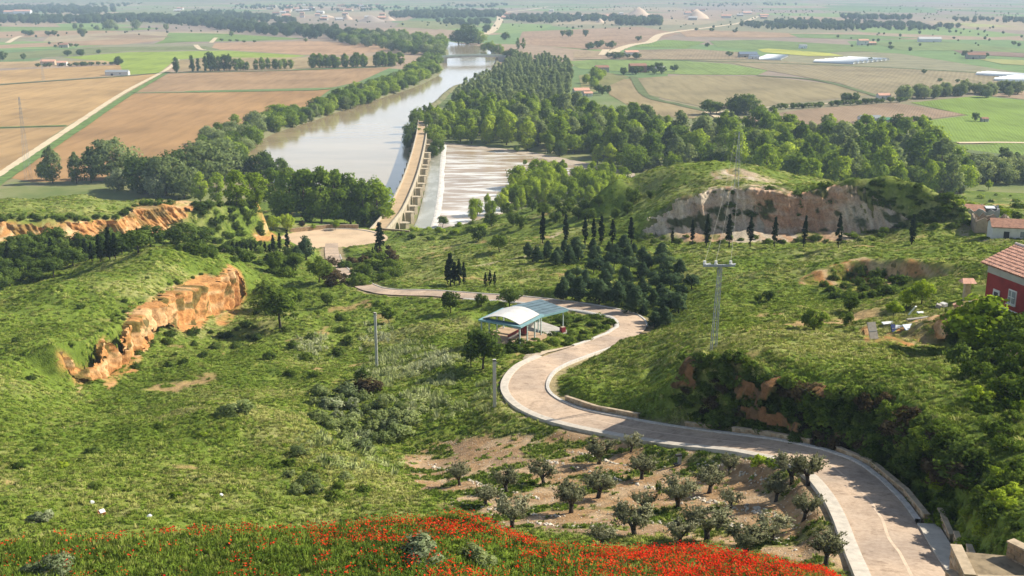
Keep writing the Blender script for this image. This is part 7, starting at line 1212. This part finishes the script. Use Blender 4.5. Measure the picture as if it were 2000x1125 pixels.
def grassmat(name, cols, scale=.35, transl=.22):
    m, nt = newmat(name); v = posn(nt); a = noise(nt, v, scale, 4, .6); b = noise(nt, v, scale * .18, 3, .5); gi = N(nt, 'ShaderNodeNewGeometry'); oi = N(nt, 'ShaderNodeObjectInfo')
    s1 = N(nt, 'ShaderNodeMath', operation='MULTIPLY_ADD'); s1.inputs[1].default_value = .55; nt.links.new(a, s1.inputs[0]); s2 = N(nt, 'ShaderNodeMath', operation='MULTIPLY_ADD'); s2.inputs[1].default_value = .95; s2.inputs[2].default_value = -.48; nt.links.new(b, s2.inputs[0]); nt.links.new(s2.outputs[0], s1.inputs[2])
    s3 = N(nt, 'ShaderNodeMath', operation='MULTIPLY_ADD'); s3.inputs[1].default_value = .3; nt.links.new(oi.outputs['Random'], s3.inputs[0]); nt.links.new(s1.outputs[0], s3.inputs[2])
    s4 = N(nt, 'ShaderNodeMath', operation='MULTIPLY_ADD'); s4.inputs[1].default_value = .22; nt.links.new(gi.outputs['Random Per Island'], s4.inputs[0]); nt.links.new(s3.outputs[0], s4.inputs[2])
    colr = ramp(nt, s4.outputs[0], cols); d = N(nt, 'ShaderNodeBsdfDiffuse'); t = N(nt, 'ShaderNodeBsdfTranslucent'); mx = N(nt, 'ShaderNodeMixShader'); mx.inputs[0].default_value = transl
    nt.links.new(soft_normal(nt, 1.2), d.inputs['Normal']); nt.links.new(colr, d.inputs[0]); nt.links.new(colr, t.inputs[0]); nt.links.new(d.outputs[0], mx.inputs[1]); nt.links.new(t.outputs[0], mx.inputs[2]); o = N(nt, 'ShaderNodeOutputMaterial'); nt.links.new(mx.outputs[0], o.inputs[0]); return m
G1 = grassmat('meadow_grass', [(.09, .14, .02), (.155, .225, .031), (.235, .305, .045), (.36, .395, .10), (.48, .47, .19)]); G2 = grassmat('lush_grass', [(.08, .135, .018), (.14, .22, .027), (.21, .295, .04), (.30, .37, .07)]); G3 = grassmat('dry_lit_grass', [(.16, .21, .035), (.30, .33, .07), (.46, .45, .15), (.58, .54, .24)]); G4 = grassmat('pale_umbel', [(.15, .22, .04), (.30, .37, .10), (.52, .56, .26), (.72, .73, .48)])
def tuft(name, m, n, h, w, seed, bw=.03, flare=.5):
    rs = np.random.RandomState(seed); V = []; F = []
    for i in range(n):
        a = rs.uniform(0, 6.28); r0 = w * .35 * rs.rand() ** .5; b = np.array([r0 * math.cos(a), r0 * math.sin(a), -.05]); a2 = a + rs.normal(0, .6); l = h * rs.uniform(.55, 1.1); o_ = w * flare * rs.uniform(.3, 1.1); tip = b + np.array([math.cos(a2) * o_, math.sin(a2) * o_, l]); md = b * .45 + tip * .55 + np.array([0, 0, l * .12]); q = np.array([-math.sin(a2), math.cos(a2), 0]) * bw * rs.uniform(.7, 1.4)
        k = len(V); V += [b - q, b + q, md + q * .9, md - q * .9, tip]; F += [(k, k + 1, k + 2, k + 3), (k + 3, k + 2, k + 4)]
    on = np.array(V) * np.array([.7, .7, 0]); on[:, 2] = 1.0; return set_outn(mesh_np(name, V, F, m), on)
def weed(name, m, n, h, w, seed, ls=.07):
    rs = np.random.RandomState(seed); u = rs.normal(0, 1, (n, 3)); u[:, 2] = np.abs(u[:, 2]); u /= np.linalg.norm(u, axis=1)[:, None]; p = u * np.array([w, w, h]) * rs.uniform(.45, 1, (n, 1)); V, F = leaf_quads(p, u, ls, rs, 1.4, .6); on = V * np.array([.8 / w, .8 / w, 0]); on[:, 2] = 1.0; return set_outn(mesh_np(name, V, F, m), on)
def pick_area(n, r0, r1, seed, az0=-27.5, az1=27.5):
    rs = np.random.RandomState(seed); a = R(az0) + rs.rand(n) * R(az1 - az0); r = np.sqrt(r0 ** 2 + rs.rand(n) * (r1 ** 2 - r0 ** 2)); return r * np.sin(a), r * np.cos(a)
def gridval(Gd, x, y):
    i = np.clip(((np.arctan2(x, y) - AZ0) / ga).astype(int), 0, NA - 1); j = np.clip(((np.log(np.hypot(x, y)) - LR0) / gl).astype(int), 0, NR - 1); return Gd[i, j]
earth_m = blur2(earth_any, 1.5, 1) * (1 - .6 * veg); noplant = np.clip(earth_m * 1.6 + bare * 1.1 + (droad < 3.6) + ork * .96 + (dpark < 20) + yard, 0, 1)
dry_lit_g = dry_lit
shel = [np.array(q[:2]) for q in (sh.location, cn2.location)]
def keep(x, y, seed, dens=1.0):
    rs = np.random.RandomState(seed + 99); k = rs.rand(len(x)) > gridval(noplant, x, y)
    for root, L_, W_ in ((sh, LS, WS), (cn2, L2, W2)):
        c, s_ = math.cos(root.rotation_euler.z), math.sin(root.rotation_euler.z); lx = (x - root.location.x) * c + (y - root.location.y) * s_; ly = -(x - root.location.x) * s_ + (y - root.location.y) * c; k &= ~((lx > -.8) & (lx < L_ + .8) & (ly > -.8) & (ly < W_ + .8))
    return k & (gridval(GZ, x, y) > .3)
def pixels(x, y): return project(x, y, hzv(x, y))
PR_T = [tuft('grass_tuft', G1, 26, .55, .5, 1), tuft('grass_tuft', G1, 22, .42, .55, 2), weed('weed_clump', G1, 46, .32, .42, 3, .085), weed('weed_clump', G2, 50, .30, .36, 4, .08), tuft('grass_tuft', G2, 24, .5, .45, 5)]
PR_D = [tuft('dry_tuft', G3, 26, .6, .5, 6, .025), tuft('dry_tuft', G3, 22, .5, .6, 7, .025), weed('weed_clump', G1, 46, .3, .4, 8)]
allp = []; alls = []; dp = []; ds = []
for r0, r1, n, s_, sd in ((38, 75, 17000, .75, 1), (75, 120, 26000, 1.0, 2), (120, 190, 34000, 1.35, 3), (190, 300, 30000, 1.9, 4), (300, 430, 16000, 2.6, 5)):
    x, y = pick_area(n, r0, r1, sd); k = keep(x, y, sd); x, y = x[k], y[k]; z = hzv(x, y); rs = np.random.RandomState(sd); cl = fbm(x / 3.0, y / 3.0, 3, 14); sz = s_ * rs.uniform(.55, 1.25, len(x)) * (.6 + .9 * cl); isd = rs.rand(len(x)) < gridval(dry_lit_g, x, y) * 1.1 + .04
    zs_ = np.minimum(sz, .95) * rs.uniform(.35, .75, len(x)); P3 = np.stack([x, y, z - .03], 1); S3 = np.stack([sz, sz, zs_], 1)
    allp.append(P3[~isd]); alls.append(S3[~isd]); dp.append(P3[isd]); ds.append(S3[isd])
stuff('meadow_grass', 'rough green grass and weeds covering the hillsides', np.concatenate(allp), np.concatenate(alls), PR_T, 1); stuff('dry_lit_grass', 'pale dry grass, doubling as painted sunlight on the spurs and banks', np.concatenate(dp), np.concatenate(ds), PR_D, 2)
# pale flowering weeds on the middle slope
PU = [weed('umbel_clump', G4, 40, .55, .45, 11, .07), tuft('umbel_clump', G4, 24, .8, .5, 12, .03)]
x, y = pick_area(42000, 95, 260, 21, -14, 4); qx, qy = pixels(x, y); msk = np.zeros(len(x), bool)
for poly in ([(720, 640), (800, 680), (900, 700), (960, 760), (960, 800), (860, 820), (760, 790), (700, 720)], [(560, 620), (640, 640), (640, 700), (560, 680)], [(600, 840), (680, 850), (800, 940), (780, 980), (640, 920)]): msk |= inpoly(qx, qy, poly)
sx_ = rng.normal(0, 14, len(x)); sy_ = rng.normal(0, 9, len(x)); msk[:] = False
for poly in ([(720, 640), (800, 680), (900, 700), (960, 760), (960, 800), (860, 820), (760, 790), (700, 720)], [(560, 620), (640, 640), (640, 700), (560, 680)], [(600, 840), (680, 850), (800, 940), (780, 980), (640, 920)]): msk |= inpoly(qx + sx_, qy + sy_, poly)
k = msk & keep(x, y, 21) & (fbm(x / 5, y / 5, 4, 2) > .44 + .14 * rng.rand(len(x))) & (rng.rand(len(x)) < .55); x, y = x[k], y[k]; rs = np.random.RandomState(4); stuff('flowering_weeds', 'pale flowering weeds on the slope left of the road', np.stack([x, y, hzv(x, y)], 1), rs.uniform(.6, 1.4, len(x)), PU, 3)
# weeds inside the grove, stones along its terraces
GO = grassmat('grove_weed', [(.05, .09, .012), (.10, .16, .02), (.16, .22, .03)]); x, y = pick_area(16000, 56, 120, 31, -8, 20); kk = (gridval(orch, x, y) > .5) & (gridval(vego, x, y) > .5) & (gridval(droad, x, y) > 3.7); x, y = x[kk], y[kk]; stuff('grove_weeds', 'green weed patches between the olive trees', np.stack([x, y, hzv(x, y)], 1), np.random.RandomState(1).uniform(.35, .8, len(x)), [weed('weed_clump', GO, 46, .3, .42, 13, .08), tuft('grass_tuft', GO, 24, .45, .5, 14)], 4)
def stonemesh(seed, m):
    bm = bmesh.new(); bmesh.ops.create_icosphere(bm, subdivisions=1, radius=.5); rs = random.Random(seed)
    for v in bm.verts: v.co *= rs.uniform(.7, 1.2); v.co.z *= .65
    me = bpy.data.meshes.new('loose_stone'); bm.to_mesh(me); bm.free(); me.materials.append(m); return me
M_LST = mat('limestone', (.60, .54, .44), .3, 3, obj=True); sp_ = []; ss_ = []; rs = np.random.RandomState(8)
for ln_ in ([(840, 905), (900, 930), (960, 952), (1060, 975)], [(900, 985), (1000, 1000), (1120, 1010), (1250, 1000)], [(1030, 1020), (1120, 1030), (1250, 1022), (1340, 1030)], [(1060, 900), (1160, 925), (1260, 950), (1400, 985), (1520, 1010)], [(1180, 940), (1270, 965), (1330, 985)], [(1360, 900), (1450, 925), (1540, 960)], [(1300, 960), (1420, 985), (1500, 1000), (1580, 1040)], [(1400, 1020), (1480, 1040), (1560, 1075)], [(1100, 880), (1200, 905), (1300, 915)]):
    c = catmull([place(*q) for q in ln_], .22)
    for p in c:
        if rs.rand() < .72 and fbm(np.array([p[0] / 2.5]), np.array([p[1] / 2.5]), 2, 3)[0] > .38: xx, yy = p[0] + rs.normal(0, .16), p[1] + rs.normal(0, .16); sp_.append((xx, yy, hz(xx, yy) + .03)); ss_.append(rs.uniform(.12, .42))
x, y = pick_area(9000, 56, 118, 41, -9, 20); kk = (gridval(orch, x, y) > .6) & (gridval(droad, x, y) > 3.8); x, y = x[kk], y[kk]; sp_ += list(zip(x, y, hzv(x, y))); ss_ += list(rs.uniform(.04, .16, len(x)))
stuff('loose_stones', 'pale loose stones lying in rows between the olive trees', np.array(sp_), np.array(ss_), [stonemesh(i, M_LST) for i in range(4)], 5, .4)
# poppies
m, nt = newmat('poppy_petal'); oi = N(nt, 'ShaderNodeObjectInfo'); gi = N(nt, 'ShaderNodeNewGeometry'); colr = ramp(nt, gi.outputs['Random Per Island'], [(.60, .022, .01), (.86, .05, .016), (.92, .13, .04)]); d = N(nt, 'ShaderNodeBsdfDiffuse'); t = N(nt, 'ShaderNodeBsdfTranslucent'); mx = N(nt, 'ShaderNodeMixShader'); mx.inputs[0].default_value = .35
nt.links.new(colr, d.inputs[0]); nt.links.new(colr, t.inputs[0]); nt.links.new(d.outputs[0], mx.inputs[1]); nt.links.new(t.outputs[0], mx.inputs[2]); o = N(nt, 'ShaderNodeOutputMaterial'); nt.links.new(mx.outputs[0], o.inputs[0]); M_POPPY = m
M_STEM = mat('poppy_stem', (.08, .13, .03), .2, 3)
def poppy(seed, n):
    rs = np.random.RandomState(seed); V = []; F = []; mi = []
    for i in range(n):
        a = rs.uniform(0, 6.28); r_ = .34 * rs.rand() ** .5; c = np.array([r_ * math.cos(a), r_ * math.sin(a), rs.uniform(.30, .55)]); s_ = rs.uniform(.024, .05); k = len(V); V += [(c[0] * .7, c[1] * .7, 0), (c[0] * .7 + .012, c[1] * .7, 0), c - np.array([0, 0, .02])]; F.append((k, k + 1, k + 2)); mi.append(1)
        nv_ = np.array([rs.normal(0, .5), rs.normal(0, .5) - .3, 1.0]); nv_ /= np.linalg.norm(nv_); u = np.cross(nv_, [1, 0, .1]); u /= np.linalg.norm(u); w_ = np.cross(nv_, u); k = len(V); V.append(c)
        for q in range(6): an = q * math.pi / 3; V.append(c + (u * math.cos(an) + w_ * math.sin(an)) * s_ * rs.uniform(.8, 1.2) + nv_ * s_ * .45)
        for q in range(6): F.append((k, k + 1 + q, k + 1 + (q + 1) % 6)); mi.append(0)
    return mesh_np('poppy_clump', V, F, [M_POPPY, M_STEM], midx=mi)
PP = [poppy(1, 5), poppy(2, 8), poppy(3, 11)]
x, y = pick_area(30000, 38, 57.5, 51); z = hzv(x, y); qx, qy = pixels(x, y); rs = np.random.RandomState(6)
crest = np.interp(qx, [0, 200, 400, 600, 750, 870, 930, 980, 1050, 1150, 1300, 1450, 1600, 1680], [1056, 1046, 1038, 1027, 1016, 1008, 1024, 1050, 1070, 1076, 1078, 1098, 1128, 1165]); below = qy - crest
dn = .05 + .03 * sstep(400, 800, qx) + .75 * np.exp(-np.clip(below, 0, 999) / 5) + .75 * sstep(.50, .60, fbm(x / 2.6, y / 2.6, 3, 4)) * sstep(560, 1000, qx) + (.09 + .1 * sstep(400, 800, qx)) * sstep(.5, .6, fbm(x / 1.6, y / 1.6, 3, 6)) + .22 * sstep(1000, 1200, qx)
dn *= sstep(1690, 1590, qx) * (below > -5) * (below < 200); kk = rs.rand(len(x)) < dn * (.42 + .14 * sstep(500, 1100, qx)); kk &= gridval(droad, x, y) > 3.8; x, y = x[kk], y[kk]; stuff('poppies', 'red poppies flowering across the foreground terrace', np.stack([x, y, hzv(x, y)], 1), rs.uniform(.7, 1.2, len(x)), PP, 6, .06)
x, y = pick_area(16000, 38, 57, 52); kk = keep(x, y, 52); x, y = x[kk], y[kk]; stuff('poppy_meadow_grass', 'tall green stems and grass among the poppies', np.stack([x, y, hzv(x, y) - .03], 1), rs.uniform(.6, 1.15, len(x)), [tuft('grass_tuft', G2, 26, .40, .4, 21, .02), weed('weed_clump', G2, 44, .4, .3, 22, .05), tuft('grass_tuft', G1, 22, .45, .4, 23, .02)], 7)
# far woods that read as masses
DW = [whole_mesh(PROTO['broad'][i], leafmat('far_wood_leaf', (.05, .085, .025), (.10, .15, .045), (.18, .23, .08), .01, .5, .4)) for i in range(3)]
wp_ = []; ws_ = []; rs = np.random.RandomState(12)
def wood(poly, n, h):
    k = 0; xs = [p[0] for p in poly]; ys = [p[1] for p in poly]
    W_ = [Pz(*q, 0) for q in poly]; X0, X1 = min(p[0] for p in W_), max(p[0] for p in W_); Y0, Y1 = min(p[1] for p in W_), max(p[1] for p in W_)
    X = rs.uniform(X0, X1, n * 12); Y = rs.uniform(Y0, Y1, n * 12); m_ = inpoly(X, Y, W_); X, Y = X[m_][:n], Y[m_][:n]; wp_.extend(zip(X, Y, np.zeros(len(X)))); ws_.extend(rs.uniform(.7, 1.25, len(X)) * h / 13.0)
wood([(-60, 46), (140, 46), (270, 44), (390, 52), (440, 62), (560, 72), (700, 84), (760, 88), (740, 76), (600, 58), (440, 46), (380, 38), (270, 36), (140, 38), (-60, 38)], 620, 17)
wood([(-60, 20), (100, 14), (190, 18), (240, 22), (180, 30), (60, 27), (-60, 28)], 260, 18); wood([(320, 34), (400, 26), (520, 34), (600, 46), (500, 44), (400, 40)], 160, 15); wood([(-60, 6), (160, 4), (330, 6), (250, 14), (100, 12), (-60, 14)], 300, 16)
wood([(755, 30), (850, 24), (985, 26), (985, 34), (860, 37), (770, 35)], 420, 15); wood([(985, 36), (1060, 32), (1160, 34), (1290, 38), (1290, 46), (1170, 42), (1050, 46), (1000, 40)], 240, 14); wood([(1200, 46), (1290, 46), (1290, 50), (1210, 50)], 60, 16)
wood([(1440, 50), (1560, 42), (1720, 46), (1900, 56), (1800, 60), (1600, 58), (1480, 56)], 320, 11); wood([(1640, 34), (1780, 36), (1780, 40), (1650, 38)], 60, 14); wood([(880, 6), (1000, 10), (960, 16), (860, 14)], 70, 12); wood([(1260, 8), (1500, 2), (1560, 10), (1400, 14)], 120, 10); wood([(440, 8), (640, 10), (900, 18), (760, 24), (560, 22), (460, 16)], 200, 11); wood([(850, 44), (960, 42), (970, 48), (900, 52)], 50, 12); wood([(1850, 38), (2060, 40), (2060, 46), (1880, 44)], 60, 11)
stuff('distant_woodland', 'far belts of trees fading across the plain', np.array(wp_), np.array(ws_), DW, 8, .0, False)
x, y = pick_area(1900, 1700, 6500, 61, -27, 27); kk = fbm(x / 500, y / 500, 3, 3) > .56; x, y = x[kk], y[kk]; stuff('distant_scrub', 'scattered far trees and scrub dotting the plain', np.stack([x, y, x * 0], 1), np.random.RandomState(2).uniform(.2, .5, len(x)), DW, 9, .0, False)
# ------------------------------------------------------------------ haze
m, nt = newmat('haze_air'); pv = N(nt, 'ShaderNodeVolumePrincipled'); pv.inputs['Color'].default_value = (.62, .80, 1.0, 1); pv.inputs['Density'].default_value = 1.25e-4; pv.inputs['Anisotropy'].default_value = .0
o = N(nt, 'ShaderNodeOutputMaterial'); nt.links.new(pv.outputs[0], o.inputs['Volume'])
hb = MB().box((0, 15500, 122), (64000, 34000, 256)); ho = hb.build('haze', m); tag(ho, 'pale blue haze lying over the valley and plain', None, None, 'stuff')
